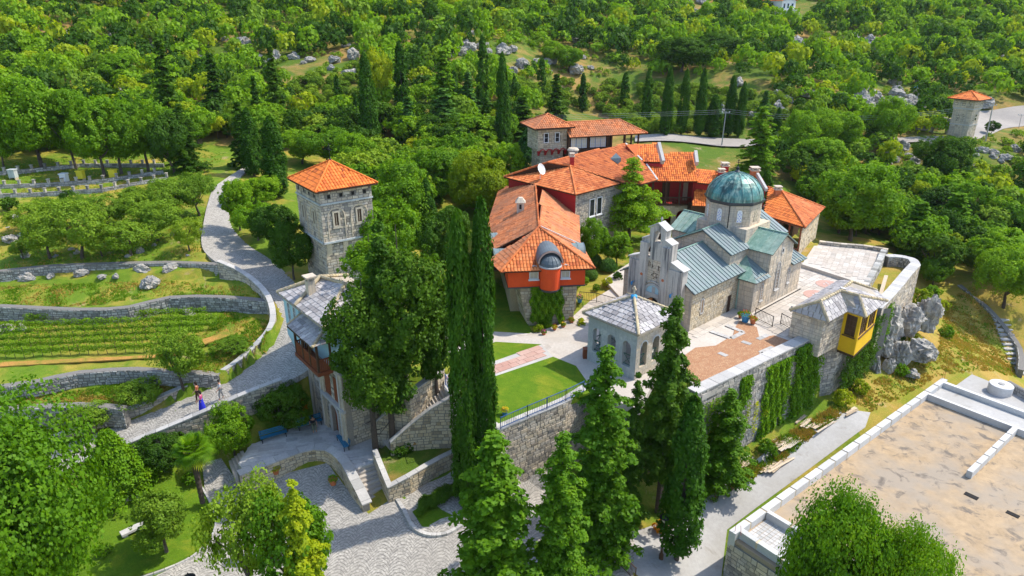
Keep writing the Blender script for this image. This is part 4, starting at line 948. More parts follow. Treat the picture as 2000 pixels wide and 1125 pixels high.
def tile_hip(par, f, u0, u1, v0, v1, ze, za, mat, ridge_u=None, tw=.25, tl=.4, apex=None, tt=(.2, 1), ridgemat=None, sides=(0, 1, 2, 3)):
    K = [f(u0, v0, ze), f(u1, v0, ze), f(u1, v1, ze), f(u0, v1, ze)]; c = apex or ((u0+u1)/2, (v0+v1)/2); T = f(c[0], c[1], za)
    mb = MB(); mb.solid([p-Vector((0, 0, .16)) for p in K], [p-Vector((0, 0, .005)) for p in K], .1); mb.build('eaves', M['brown'], par)
    for i in sides:
        mb = MB(); tiles(mb, [K[i], K[(i+1) % 4], T], (0, 1), tw, tl, tt=tt); mb.build('tiled_slope', mat, par, kind='stuff')
    mb = MB()
    for p in K: ridge(mb, T+Vector((0, 0, .08)), p+Vector((0, 0, .06)), .1, .35, (.3, .6))
    mb.build('hip_tiles', ridgemat or mat, par); return T
T = tile_hip(tower, TW, -.55, 5.7, -.55, 6.5, 16.52, 18.45, M['tile_bright'], tw=.3, tl=.45)
cross(tower, T, 1.7, M['iron'], TW.V())
# ---------------------------------------------------------------- gatehouse
GH = FR(P(682, 874, 0)[:2], 52); gz = -.2
gate = thing('gatehouse', 'gatehouse with pale blue upper storey, stone slab roof and brown timber balcony', 'gatehouse', GH(2, 5, gz))
hl = [arch2(3.6, 4.9, 0, 3.0, 10)]
A, ex, ez = GH(0, 6.4, gz), -GH.V(), Vector((0, 0, 1))
mb = MB(); holed(mb, A, ex, ez, [(0, 0), (6.4, 0), (6.4, 6.6), (0, 6.6)], hl, .5, .1)
hs2 = hl+[rect(3.0, 4.0, 3.75, 5.8), rect(4.7, 5.7, 3.75, 5.8)]
stones(mb, A, ex, ez, [(0, 0), (6.4, 0), (6.4, 6.6), (0, 6.6)], .38, .24, .035, .012, hs2)
mb.build('front_wall', M['stone'], gate)
f3, n = plane3(A, ex, ez)
archring(gate, f3, 4.25, 2.35, .65, .85, 0, .1, M['coping'], 'door_arch', legs=2.35)
mb = MB(); q = hl[0]; mb.poly([f3(x, y, -.3) for x, y in q], .5); mb.build('door', M['redwood'], gate)
for x in (0, 2.25, 5.85):
    mb = MB(); mb.box(lambda a, b, c: f3(a, b, c), x, x+.14, 0, 6.6, .036, .2, .8); mb.box(lambda a, b, c: f3(a, b, c), x+.14, x+.6, 0, 6.6, .036, .12, .4); mb.build('pier', M['stone_warm'] if x == 9 else M['stone'], gate)
    mb = MB(); mb.box(lambda a, b, c: f3(a, b, c), x-.06, x+.1, 0, 6.55, .2, .235, .9); mb.build('quoin', M['coping'], gate)
for (a, b) in ((3.0, 4.0), (4.7, 5.7)):
    mb = MB(); mb.box(lambda p, q, r: f3(p, q, r), a, b, 3.75, 5.8, .0, .05, .6); mb.build('shutter', M['redwood'], gate)
mb = MB(); mb.box(lambda p, q, r: f3(p, q, r), 2.3, 6.5, 3.35, 3.6, .0, .28, .5); mb.build('ledge', M['coping'], gate)
boxstones(gate, 'side_wall', M['stone'], GH, 0.5, 5.6, 0, 6.38, gz, 6.4, .38, .24, sides=(1, 2, 3))
# upper storey
mb = MB(); mb.box(GH, -.45, 5.2, 6.3, 9.5, 6.4, 10.1, .5)
mb.solid([GH(.1, 6.4, 4.6), GH(5, 6.4, 4.6), GH(5, 9.3, 4.6), GH(.1, 9.3, 4.6)], [GH(-.45, 6.3, 6.398), GH(5.2, 6.3, 6.398), GH(5.2, 9.5, 6.398), GH(-.45, 9.5, 6.398)], .5)
mb.build('blue_storey', M['blue'], gate)
A2 = GH(-.45, 9.5, 6.4)
for x in (1.1, 2.3): window(gate, A2, -GH.V(), ez, x, 1.2, .55, 2.1, M['white'], M['glass'], False, .06, .05, (1, 3))
mb = MB(); mb.box(GH, .0, 5.6, 1.5, 6.3, 6.4, 10.1, .5); mb.build('upper_wall', M['blue'], gate)
# balcony
by0, by1, bu = 1.6, 5.9, -1.1; bz = 6.35
mb = MB(); mb.box(GH, bu-.15, .1, by0-.15, by1+.1, bz-.3, bz, .3); mb.build('balcony_floor', M['redwood'], gate)
bp = [(bu, by0), (bu, 3.0), (bu, 4.4), (bu, by1), (-.05, by0), (-.05, by1)]
for (u, v) in bp:
    mb = MB(); mb.box(GH, u-.08, u+.08, v-.08, v+.08, bz, 8.75, .5); mb.build('balcony_post', M['brown'], gate)
for a, b in (((bu, by0), (bu, 3.0)), ((bu, 3.0), (bu, 4.4)), ((bu, 4.4), (bu, by1)), ((-.05, by0), (bu, by0)), ((-.05, by1), (bu, by1))):
    mb = MB(); pa, pb = GH(*a, bz), GH(*b, bz); k = max(2, int((pb-pa).length/.14))
    for i in range(1, k):
        p = pa.lerp(pb, i/k); mb.beam(p+Vector((0, 0, .05)), p+Vector((0, 0, .95)), .1, .03, R.random())
    mb.beam(pa+Vector((0, 0, 1.0)), pb+Vector((0, 0, 1.0)), .1, .08, .5); mb.beam(pa+Vector((0, 0, .08)), pb+Vector((0, 0, .08)), .08, .08, .5)
    mb.build('balustrade', M['redwood'], gate)
# balcony roof then main roof of stone slabs
K = [GH(bu-.45, by0-.4, 8.7), GH(bu-.45, by1+.3, 8.7), GH(.15, by1+.3, 9.6), GH(.15, by0+.6, 9.6)]
mb = MB(); mb.solid([p-Vector((0, 0, .12)) for p in K], K, .2); mb.build('roof_core', M['brown'], gate)
slates(gate, [K[1], K[0], K[3], K[2]], M['slate_m'], (0, 1), .5, .4, .05, 60)
Kb = [GH(bu-.45, by0-.4, 8.7), GH(.15, by0-.4, 8.7), GH(.15, by0+.6, 9.6)]; slates(gate, Kb, M['slate_m'], (0, 1), .5, .4, .05, 20)
mb = MB(); ridge(mb, K[0]+Vector((0, 0, .08)), K[3]+Vector((0, 0, .08)), .12, .35); ridge(mb, K[1]+Vector((0, 0, .08)), K[2]+Vector((0, 0, .08)), .09, .35); mb.build('hip_stones', M['hip'], gate)
ze, za = 10.15, 11.5
e = dict(A=(-.6, 1.0), B=(6.2, 1.0), Cc=(5.6, 9.9), D=(-.75, 9.85), E=(-.72, 6.4), Fp=(-.7, 6.2))
r0, r1 = (3.0, 4.8), (2.2, 7.6)
g3 = lambda p, z: GH(p[0], p[1], z)
mb = MB(); mb.solid([g3(p, ze-.14) for p in (e['A'], e['B'], e['Cc'], e['D'], e['E'], e['Fp'])], [g3(p, ze-.01) for p in (e['A'], e['B'], e['Cc'], e['D'], e['E'], e['Fp'])], .2)
for q in ([(e['A'], ze), (e['B'], ze), (r0, za)], [(e['B'], ze), (e['Cc'], ze), (r1, za), (r0, za)], [(e['Cc'], ze), (e['D'], ze), (r1, za)], [(e['D'], ze), (e['A'], ze), (r0, za), (r1, za)]): mb.poly([g3(*p)-Vector((0, 0, .02)) for p in q], .2)
mb.build('roof_core', M['stone'], gate)
slates(gate, [g3(e['D'], ze), g3(e['A'], ze), g3(r0, za), g3(r1, za)], M['slate_m'], (0, 1), .6, .42, .05, 170)
slates(gate, [g3(e['A'], ze), g3(e['B'], ze), g3(r0, za)], M['slate_m'], (0, 1), .6, .42, .05, 60)
slates(gate, [g3(e['Cc'], ze), g3(e['D'], ze), g3(r1, za)], M['slate_m'], (0, 1), .6, .42, .05, 60)
mb = MB()
for a, b in ((r0, e['A']), (r1, e['D']), (r0, e['B']), (r1, e['Cc'])): ridge(mb, g3(a, za+.08), g3(b, ze+.08), .15, .4)
ridge(mb, g3(r0, za+.1), g3(r1, za+.1), .15, .4); ridge(mb, g3(r1, za+.12), g3(e['Fp'], ze+.12), .15, .4); mb.build('hip_stones', M['hip'], gate)
mb = MB(); mb.box(GH, .55, 1.15, 6.2, 6.8, 10.2, 11.9, .5); mb.box(GH, .4, 1.3, 6.05, 6.95, 12.2, 12.32, .8)
for a, b in ((.58, 6.23), (1.0, 6.23), (.58, 6.65), (1.0, 6.65)): mb.box(GH, a, a+.12, b, b+.12, 11.9, 12.2, .5)
mb.build('chimney', M['ashlar'], gate)
# ---------------------------------------------------------------- guest hall with the round red bay
HL = FR((-.35, 58.6), 84)                                           # u to the right, v away
hall = thing('monastery_hall', 'orange-red hall with tiled hip roof and a rounded bay under a lead half dome', 'hall', HL(3.5, 6, 4.6))
HE = 10.25
mb = MB(); mb.box(HL, 0, 7.1, 0, 18, 8.35, 10.3, .5); mb.build('upper_wall', M['red'], hall)
mb = MB(); mb.box(HL, -.05, 7.15, -.05, 3.0, 8.25, 8.36, .5); mb.build('floor_edge', M['lead'], hall)
# battered stone base, ivy grown
def quadstones(par, name, mat, pts, cw=.42, ch=.27, d=.04, back=True, tt=(0, 1), gap=.012):
    """stones over a near-planar quad (bottom-left, bottom-right, top-right, top-left from outside)"""
    A, Bq, Cq, Dq = [Vector(p) for p in pts]; ex = (Bq-A).normalized(); n = (Bq-A).cross(Dq-A).normalized(); ey = n.cross(ex)
    poly = to2(pts, A, ex, ey); mb = MB(); mb.poly([Vector(p) for p in pts], 0.0); stones(mb, A, ex, ey, poly, cw, ch, d, gap, (), tt=tt)
    return mb.build(name, mat, par) if name else mb
b0, b1, b2, b3 = HL(1.9, .05, 4.3), HL(6.1, .05, 4.3), HL(6.4, .3, 8.3), HL(1.0, .3, 8.3)
HB = (b0, b1, b2, b3)
quadstones(hall, 'base_wall', M['stone_warm'], [b0, b1, b2, b3])
quadstones(hall, 'base_wall', M['stone_warm'], [HL(1.0, 7, 4.4), b0, b3, HL(.2, 7, 8.3)])
quadstones(hall, 'base_wall', M['stone'], [b1, HL(6.9, 5, 4.6), HL(6.9, 5, 8.3), b2])
mb = MB(); mb.box(HL, .5, 7.0, 3, 18, 4.5, 8.35, .2); mb.build('lower_wall', M['stone_warm'], hall)
A, ex, ez = HL(0, 0, 8.35), HL.U(), Vector((0, 0, 1))
for x in (2.35, 5.25):
    window(hall, A, ex, ez, x, .75, .85, 1.25, M['white'], M['glass_pale'], True, .08, .12, (1, 1), sill=.2)
    f3, n = plane3(A, ex, ez); archring(hall, f3, x, 1.6, .44, .56, -.1, .3, M['coping'], 'dormer_hood', n=10, t=.5)
    mb = MB(); q = [(x+.46*math.cos(math.pi*i/10), 1.6+.46*math.sin(math.pi*i/10)) for i in range(11)]
    mb.solid([f3(a, b, -.9) for a, b in q], [f3(a, b, .02) for a, b in q], .5); mb.build('dormer_vault', M['tile'], hall)
# rounded bay
bc = HL(3.8, -.3, 0); mb = MB(); mb.lathe(bc, [(.25, 7.95), (.75, 8.15), (.93, 8.35), (.95, 10.45)], 28, .5); mb.build('bay_wall', M['red'], hall, smooth=False)
mb = MB(); mb.lathe(bc, [(.2, 7.85), (.78, 8.08), (.99, 8.28), (.99, 8.36)], 28, .5); mb.build('bay_foot', M['lead'], hall)
mb = MB(); mb.lathe(bc, [(.95, 10.4), (1.05, 10.45), (1.05, 10.55), (.95, 10.6)], 28, .5); mb.build('bay_cornice', M['coping'], hall)
mb = MB(); mb.lathe(bc, [(.98, 10.56), (.93, 10.85), (.77, 11.13), (.53, 11.34), (.25, 11.46), (.05, 11.5)], 28, .6)
for k in range(14):
    a = k*math.pi/7
    pr = [(.99, 10.57), (.94, 10.87), (.78, 11.15), (.54, 11.36), (.26, 11.48)]
    for j in range(4): mb.beam((bc[0]+pr[j][0]*math.cos(a), bc[1]+pr[j][0]*math.sin(a), pr[j][1]), (bc[0]+pr[j+1][0]*math.cos(a), bc[1]+pr[j+1][0]*math.sin(a), pr[j+1][1]), .035, .035, .3)
mb.build('bay_dome', M['lead_blue'], hall)
f3, n = plane3(HL(0, 0, 0), HL.U(), Vector((0, 0, 1)))
archring(hall, f3, 3.8, 10.75, 1.02, 1.15, -.4, .55, M['flag_pink'], 'vault_ring', n=18, t=.9)
mb = MB(); pts = [(3.8+1.19*math.cos(math.pi*i/16), 10.75+1.19*math.sin(math.pi*i/16)) for i in range(17)]
for i in range(16):
    q = [pts[i], pts[i+1]]; mb.poly([f3(q[0][0], q[0][1], .5), f3(q[1][0], q[1][1], .5), f3(q[1][0], q[1][1], -2.8), f3(q[0][0], q[0][1], -2.8)], .5)
mb.poly([f3(a, b, .0) for a, b in pts], .4)
mb.build('bay_vault', M['lead_blue'], hall)
# roof
E1, E2 = HL(-.75, -.7, HE-.1), HL(7.85, -.7, HE-.1); AP = Vector((2.55, 63.0, 12.75)); RB = Vector((2.75, 79.5, 12.75))
E3, E4 = HL(8.0, 7.6, HE-.1), HL(-1.6, 3.2, HE-.3); E5 = P(1131, 418, 10.3); E6 = P(975, 362, 10.6)
def tslope(par, pts, mat, eave=(0, 1), tw=.25, tl=.42, tt=(.2, 1), name='tiled_slope', under=.14):
    mb = MB(); pts = [Vector(p) for p in pts]; tiles(mb, pts, eave, tw, tl, tt=tt); o = mb.build(name, mat, par, kind='stuff')
    A_, ex_, ey_, n_ = roof_axes(pts, eave); mb = MB(); mb.solid([p-n_*under for p in pts], [p-n_*.015 for p in pts], .2); mb.build('roof_board', M['brown'], par); return o
tslope(hall, [E1, E2, AP], M['tile'], tw=.3, tl=.42)
tslope(hall, [E2, E3, AP], M['tile_old'], tw=.3, tl=.42)
def lowe(a, b, c, px, py): return onpl(px, py, a, b, c)
e3 = HL(7.85, 6.4, HE+.05); E5 = onpl(1131, 418, AP, RB, e3); E5b = onpl(1060, 370, AP, RB, e3)
tslope(hall, [e3, E5, E5b, AP], M['tile_old'])
W1 = HL(-2.6, 4.6, HE-.55); W2 = onpl(976, 365, AP, RB, W1)
tslope(hall, [E4, E1, AP], M['tile_old'], tw=.3)
tslope(hall, [W2, W1, AP, onpl(1045, 362, AP, RB, W1)], M['tile_old'])
mb = MB()
for a, b in ((AP, E1), (AP, E2), (AP, RB)): ridge(mb, a+Vector((0, 0, .07)), b+Vector((0, 0, .07)), .11, .38)
mb.build('ridge_tiles', M['tile'], hall)
mb = MB(); mb.beam(AP+Vector((.2, .2, .05)), HL(7.6, 4.8, HE+.45), .25, .06, .5); mb.build('flashing', M['coping'], hall)
# lead vaulted dormers on both sides, open dark loggia behind the left eave
def vdorm(c, d, w_, L, mat=M['zinc']):
    d = Vector(d).normalized(); side = Vector((-d.y, d.x, 0)); mb = MB(); n_ = 10
    for i in range(n_):
        a0, a1 = math.pi*i/n_, math.pi*(i+1)/n_
        q = [side*w_*math.cos(a0)+Vector((0, 0, w_*.75*math.sin(a0))), side*w_*math.cos(a1)+Vector((0, 0, w_*.75*math.sin(a1)))]
        mb.solid([c+q[0], c+q[1], c+q[1]-d*L, c+q[0]-d*L], [c+q[0]*1.06, c+q[1]*1.06, c+q[1]*1.06-d*L, c+q[0]*1.06-d*L], .6)
    for k in range(5): 
        for i in range(n_):
            a0, a1 = math.pi*i/n_, math.pi*(i+1)/n_; o_ = c-d*(L*k/4.0)
            mb.beam(o_+(side*w_*math.cos(a0)+Vector((0, 0, w_*.75*math.sin(a0))))*1.07, o_+(side*w_*math.cos(a1)+Vector((0, 0, w_*.75*math.sin(a1))))*1.07, .05, .05, .2)
    mb.poly([c+side*w_*.98, c-side*w_*.98]+[c+side*(-w_*.98)*math.cos(math.pi*i/8)+Vector((0, 0, w_*.74*math.sin(math.pi*i/8))) for i in range(1, 8)], .3)
    mb.build('vaulted_dormer', mat, hall)
vdorm(HL(7.7, 4.0, 10.2), HL.U(), 1.05, 2.6)
vdorm(HL(-1.0, 4.2, 9.95), -HL.U(), .95, 2.4)
vdorm(HL(-2.2, 9.0, 10.0), -HL.U(), .95, 2.4)
mb = MB(); mb.box(HL, -1.9, 0, 5.2, 17, 8.0, 8.2, .3)
for v in (5.3, 8, 10.7, 13.4): mb.box(HL, -1.9, -1.7, v, v+.2, 8.2, 9.8, .4)
mb.box(HL, -1.85, -1.75, 5.2, 17, 8.9, 9.05, .4); mb.build('loggia', M['brown'], hall)
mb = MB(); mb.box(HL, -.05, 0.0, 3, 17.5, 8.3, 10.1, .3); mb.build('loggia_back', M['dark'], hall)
mb = MB(); c0 = Vector((.9, 71.8, 0)); fz = lambda u, v, z: c0+Vector((u, v, z)); mb.box(fz, -.4, .4, -.4, .4, 11.2, 12.9, .5); mb.solid([fz(-.55, -.55, 12.9), fz(.55, -.55, 12.9), fz(.55, .55, 12.9), fz(-.55, .55, 12.9)], [fz(-.2, -.2, 13.4), fz(.2, -.2, 13.4), fz(.2, .2, 13.4), fz(-.2, .2, 13.4)], .4); mb.build('chimney', M['ashlar'], hall)
mb = MB(); mb.poly([fz(-.12, -.41, 12.2), fz(.12, -.41, 12.2), fz(.12, -.41, 12.7), fz(-.12, -.41, 12.7)]); mb.build('chimney_opening', M['dark'], hall)
# ---------------------------------------------------------------- residence with the large hipped roof
res_ = thing('monks_residence', 'large residence with dark red walls and a broad orange hipped tile roof', 'house', P(1130, 400, 8))
ZE = 12.6; ZR = 14.2
rA, rB, rC, rD, rE = P(984, 346, ZE), P(1125, 381, ZE), P(1219, 357, ZE), P(1070, 318, ZR-.4), P(1113.6, 325, ZR)
rG = P(1284, 352, ZE-.1); rI = P(1254, 360, ZE-.1); rK = P(1170, 292, 14.8); _pl = (rG, rI, rK)
rJ, rH, rE, rD = (onpl(a, b, *_pl) for a, b in ((1222, 281), (1254, 314), (1113.6, 325), (1070, 318)))
print('residence', rE, rD, rJ)
tslope(res_, [rA, rB, rE], M['tile'], (0, 1), .27, .42); tslope(res_, [rA, rE, rD], M['tile'], (0, 1), .27, .42)
tslope(res_, [rB, rC, rE], M['tile'], (0, 1), .27, .42)
rC2 = P(1200, 352, ZE+.2)
tslope(res_, [onpl(1219, 357, *_pl), rI, rG, rH, rJ, rK, rD, rE], M['tile'], (1, 2), .27, .42, (.1, .8))
mb = MB()
for a, b in ((rE, rB), (rD, rA), (rE, rC), (rD, rK), (rE, rD)): ridge(mb, a+Vector((0, 0, .07)), b+Vector((0, 0, .07)), .12, .4)
mb.build('ridge_tiles', M['tile'], res_)
mb = MB(); mb.beam(rJ+Vector((0, 0, .1)), rH+Vector((0, 0, .1)), .22, .08, .8); mb.beam(rH+Vector((.5, -.6, -.3)), rG+Vector((0, 0, .1)), .22, .08, .8); mb.build('flashing', M['coping'], res_)
# walls below: corner under rB
wb = P(1122, 384, ZE-.1); dirR = (rC-rB); dirR.z = 0; dirR.normalize(); dirL = (rA-rB); dirL.z = 0; dirL.normalize()
wb = rB+(dirR+dirL)*.55; wb.z = 0
wr = wb+dirR*6.6; wl = wb+dirL*(rA-rB).length*.93; ez = Vector((0, 0, 1))
mb = MB(); mb.solid([wl+ez*5, wb+ez*5, wb+dirR*9+ez*5, wl+dirR*9+ez*5], [wl+ez*12.45, wb+ez*12.45, wb+dirR*9+ez*12.45, wl+dirR*9+ez*12.45], .5); mb.build('red_wall', M['darkred'], res_)
n_ = dirL*-1
A = wb+dirL*-.02+ez*5; f3, n = plane3(A, dirR, ez)
mb = MB(); mb.poly([f3(0, 0, .01), f3(9, 0, .01), f3(9, 7.4, .01), f3(0, 7.4, .01)], 0); stones(mb, A+n*.01, dirR, ez, [(0, 0), (9, 0), (9, 7.4), (0, 7.4)], .34, .22, .03, .01, [rect(2.4, 3.35, 4.3, 6.5), rect(3.7, 4.65, 4.3, 6.5)]); mb.build('stone_wall', M['stone'], res_)
for x in (2.9, 4.2): window(res_, A+n*.02, dirR, ez, x, 4.35, .95, 2.1, M['white'], M['glass'], False, .08, .06, (0, 0), sill=.15)
# satellite dish, mast, chimneys
mb = MB(); d0 = P(1055, 352, 12.9); mb.tube(d0, d0+Vector((0, 0, 1.3)), .035, .035, 6); mb.tube(d0+Vector((0, 0, 1.0)), d0+Vector((.3, -.4, 1.1)), .02, .02, 5)
cdish = d0+Vector((0, -.1, 1.35)); dn = Vector((.75, -.55, .35)).normalized(); a_ = dn.orthogonal().normalized(); b_ = dn.cross(a_)
for k in range(3):
    r0_, r1_ = k*.22, (k+1)*.22
    for i in range(14):
        t0, t1 = i*math.pi/7, (i+1)*math.pi/7
        pt = lambda r_, t: cdish+a_*r_*math.cos(t)+b_*r_*math.sin(t)*1.1+dn*(r_*r_*.45)
        mb.poly([pt(r0_, t0), pt(r1_, t0), pt(r1_, t1), pt(r0_, t1)], .8)
mb.tube(cdish, cdish+dn*.5, .015, .015, 5)
dish = mb.build('satellite_dish', M['white'], None, origin=d0); tag(dish, 'white satellite dish on a mast above the junction of two tiled roofs', 'satellite dish')
def chimney(par, p, w_, h, mat, capm, t=.5):
    mb = MB(); g = lambda u, v, z: Vector((p[0]+u, p[1]+v, p[2]+z)); mb.box(g, -w_/2, w_/2, -w_/2, w_/2, -1, h, t); c = mb.build('chimney', mat, par)
    mb = MB(); mb.box(g, -w_*.66, w_*.66, -w_*.66, w_*.66, h+.003, h+.12, .6)
    for i in (-1, 1):
        for j in (-1, 1): mb.box(g, i*w_*.38-.06, i*w_*.38+.06, j*w_*.38-.06, j*w_*.38+.06, h+.12, h+.35, .5)
    mb.box(g, -w_*.62, w_*.62, -w_*.62, w_*.62, h+.35, h+.45, .7); mb.build('chimney_cap', capm, c)
mb = MB(); p = P(1119, 305, 13.6); mb.lathe(p, [(.62, p.z-1), (.62, p.z+.7), (.78, p.z+.75), (.78, p.z+.9), (.6, p.z+1.1)], 14, .5); mb.tube(p+Vector((0, 0, 1)), p+Vector((0, 0, 2.4)), .025, .02, 5); mb.build('round_chimney', M['ashlar'], res_)
chimney(res_, P(1117, 322, 14.3), .5, 1.0, M['darkred'], M['ashlar'])
sk = [P(1192, 313, 14.0), P(1203, 302, 14.6), P(1213, 312, 14.35), P(1204, 320, 13.8)]
mb = MB(); mb.solid([p-Vector((0, 0, .2)) for p in sk], [p+Vector((0, 0, .22)) for p in sk], .5); mb.build('skylight', M['zinc'], res_)
# ---------------------------------------------------------------- lookout tower with timber loggia
LT = FR(P(1105, 300, 8.5)[:2], 65)
q0 = P(1112.6, 246, 17.3)                                           # eaves corner between the two visible faces
look = thing('lookout_tower', 'stone lookout turret with red corbels joined to a glazed timber loggia', 'tower', (q0.x, q0.y, 7))
LT = FR((q0.x-.3, q0.y+.5), 72)
zt = 17.1
boxstones(look, 'turret_shaft', M['stone_warm'], LT, -3.7, -.4, .3, 3.8, 7, 14.0, .42, .27, sides=(0, 1, 2))
r_ = boxstones(look, 'turret_room', M['stone_warm'], LT, -4.2, .0, -.0, 4.2, 14.0, zt, .42, .27, sides=(0, 1, 2), holes={1: [rect(.85, 1.5, 1.1, 2.4), rect(2.5, 3.15, 1.1, 2.4)]})
A, ex, ez = r_[1]
for x in (1.2, 2.8): window(look, A, ex, ez, x, 1.1, .7, 1.35, M['white'], M['glass'], False, .09, .06, (0, 1))
for i in range(5):
    x = -4.0+i*.98; mb = MB(); mb.solid([LT(x-.12, .3, 13.35), LT(x+.12, .3, 13.35), LT(x+.12, .28, 13.35), LT(x-.12, .28, 13.35)], [LT(x-.22, .3, 14.05), LT(x+.22, .3, 14.05), LT(x+.22, -.06, 14.05), LT(x-.22, -.06, 14.05)], .5); mb.build('corbel', M['darkred'], look)
f3, n = plane3(LT(-4.2, -.02, 13.5), LT.U(), ez)
for i in range(4): archring(look, f3, .69+i*.98, .35, .32, .44, -.0, .1, M['darkred'], 'corbel_arch', n=8)
A = LT(-3.7, .3, 7); window(look, A, LT.U(), ez, 1.9, 4.1, .6, 1.1, M['darkred'], M['glass'], True, .07, .05, None)
T = tile_hip(look, LT, -5.0, .9, -.8, 5.0, zt+.05, zt+1.5, M['tile_old'], tw=.3, tl=.42)
# loggia wing
lz = 12.3
mb = MB(); mb.box(LT, -.38, 10.6, -.6, 3.8, 7, lz, .5); mb.build('red_base', M['darkred'], look)
mb = MB(); mb.box(LT, .0, 10.8, -.8, 3.9, lz, lz+.45, .5); mb.build('pink_ledge', M['darkred'] if 0 else surf('pink_render', [(.52, .20, .18), (.56, .24, .21)], None, (5, .1), .85, None), look)
lz += .45
mb = MB(); mb.box(LT, 0.05, 6.6, -.55, 3.6, lz, lz+1.35, .5)
for k in range(6): mb.box(LT, 0.05, 6.62, -.585, -.552, lz+.05+k*.22, lz+.22+k*.22, R.random())
mb.build('boarded_wall', M['brown'], look)
zw = lz+1.35; zt2 = zw+1.75
mb = MB(); mb.box(LT, 0.05, 6.6, -.35, 3.6, zw, zt2, .3); mb.build('inner_wall', M['brown'], look)
f3A = LT(0.05, -.5, zw)
for x in (.75, 1.55, 2.35, 3.6, 4.4, 5.2): window(look, f3A, LT.U(), ez, x, .12, .72, 1.5, M['whitecloth'], M['glass_pale'], False, .06, .05, (1, 2))
mb = MB()
for x in (.12, 2.95, 5.85, 6.5): mb.box(LT, x-.1, x+.1, -.6, -.38, zw, zt2, .4)
mb.build('timber_stud', M['brown'], look)
for (u, v) in ((8.5, -.6), (10.6, -.6), (10.6, 1.5), (10.6, 3.7)):
    mb = MB(); mb.box(LT, u-.1, u+.1, v-.1, v+.1, lz, zt2, .4); mb.build('loggia_post', M['brown'], look)
mb = MB()
for a, b in (((6.6, -.6), (8.5, -.6)), ((8.5, -.6), (10.6, -.6)), ((10.6, -.6), (10.6, 1.5)), ((10.6, 1.5), (10.6, 3.7))):
    pa, pb = LT(*a, lz), LT(*b, lz); up = lambda h: Vector((0, 0, h))
    mb.beam(pa+up(1.2), pb+up(1.2), .08, .1); mb.beam(pa+up(.1), pb+up(.1), .08, .1); mb.beam(pa+up(.1), pb+up(1.2), .06, .06); mb.beam(pa+up(1.2), pb+up(.1), .06, .06)
mb.build('cross_balustrade', M['brown'], look)
L0, L1, L2, L3 = LT(-.1, -1.3, zt2), LT(11.6, -1.3, zt2), LT(11.6, 4.6, zt2), LT(-.1, 4.6, zt2); La, Lb = LT(.3, 1.7, zt2+1.55), LT(8.7, 1.7, zt2+1.55)
tslope(look, [L0, L1, Lb, La], M['tile_old'], (0, 1), .3, .42); tslope(look, [L1, L2, Lb], M['tile_old'], (0, 1), .3, .42); tslope(look, [L2, L3, La, Lb], M['tile_old'], (0, 1), .3, .42)
mb = MB(); ridge(mb, La+ez*.06, Lb+ez*.06, .11, .4); ridge(mb, Lb+ez*.06, L1+ez*.06, .11, .4); ridge(mb, Lb+ez*.06, L2+ez*.06, .11, .4); mb.build('ridge_tiles', M['tile_old'], look)
# ---------------------------------------------------------------- gallery wing (balcony over arches) and further wings
gal = thing('gallery_wing', 'long wing with a timber balcony above a stone arcade and orange tiled roofs', 'house', P(1330, 440, 5.4))
ZG = 11.5
gB, gC = P(1282, 354, ZG), P(1362, 354.5, ZG); gT1, gT0 = P(1357, 298, 14.3), P(1294, 300, 14.3); gL = P(1243, 319, 13.0)
_g = (gB, gC, gT1); gT0, gL = onpl(1294, 300, *_g), onpl(1243, 319, *_g); tslope(gal, [gB, gC, gT1, gT0, gL], M['tile_bright'], (0, 1), .27, .42, (.0, 1))
u0_, u1_, u2_, u3_ = P(1252, 316, 13.5), P(1295, 317, 13.5), P(1286, 281, 15.1), P(1222, 282, 15.1)
tslope(gal, [u0_, u1_, u2_, u3_], M['tile_bright'], (0, 1), .27, .42, (.0, 1))
mb = MB(); mb.solid([p-Vector((0, 0, 1.6)) for p in (u0_, u1_, u2_, u3_)], [p-Vector((0, 0, .2)) for p in (u0_, u1_, u2_, u3_)], .5); mb.build('upper_wall', M['darkred'], gal)
mb = MB()
for a, b in ((P(1286, 281, 15.8), P(1295, 317, 13.9)), (P(1358, 297, 14.6), P(1361, 320, 13.4))): mb.beam(a, b, .4, .7, .5)
mb.build('verge_wall', M['coping'], gal)
GL = FR((gB.x, gB.y+.9), 90); gw = gC.x-gB.x
mb = MB(); mb.box(GL, -4, gw, 2.2, 9, 5.4, 11.6, .5); mb.box(GL, -4, gw, 0.0, 2.2, 7.9, 8.15, .5); mb.build('inner_wall', M['darkred'], gal)
A = GL(-4.5, 0, 5.3); ex = Vector((1, 0, 0)); L = gw+4.5
hl = [arch2(c-.75, c+.75, 0, 2.1, 10) for c in [L-1.3-2.15*k for k in range(5)] if c > .9]
mb = MB(); holed(mb, A, ex, ez, [(0, 0), (L, 0), (L, 2.85), (0, 2.85)], hl, .5, .3); stones(mb, A, ex, ez, [(0, 0), (L, 0), (L, 2.85), (0, 2.85)], .38, .24, .025, .01, hl); mb.build('arcade', M['stone_warm'], gal)
mb = MB()
k = 0
for x in [gw-.15-1.75*i for i in range(6)]:
    mb.box(GL, x-.09, x+.09, -.1, .08, 8.15, 11.4, .5)
mb.build('balcony_post', M['brown'], gal)
mb = MB(); mb.box(GL, -4.5, gw, -.12, 0.05, 9.1, 9.2, .5); mb.box(GL, -4.5, gw, -.14, .0, 8.12, 8.3, .5)
x = -4.4
while x < gw: mb.box(GL, x, x+.07, -.09, -.03, 8.3, 9.1, R.random()); x += .2
mb.build('balustrade', M['brown'], gal)
for (x, m_) in ((4.3, 'timber'), (6.2, 'dark'), (1.5, 'brown')):
    mb = MB(); mb.box(GL, x, x+1.0, 2.1, 2.19, 8.2, 10.6, .5); mb.build('balcony_door', M[m_], gal)
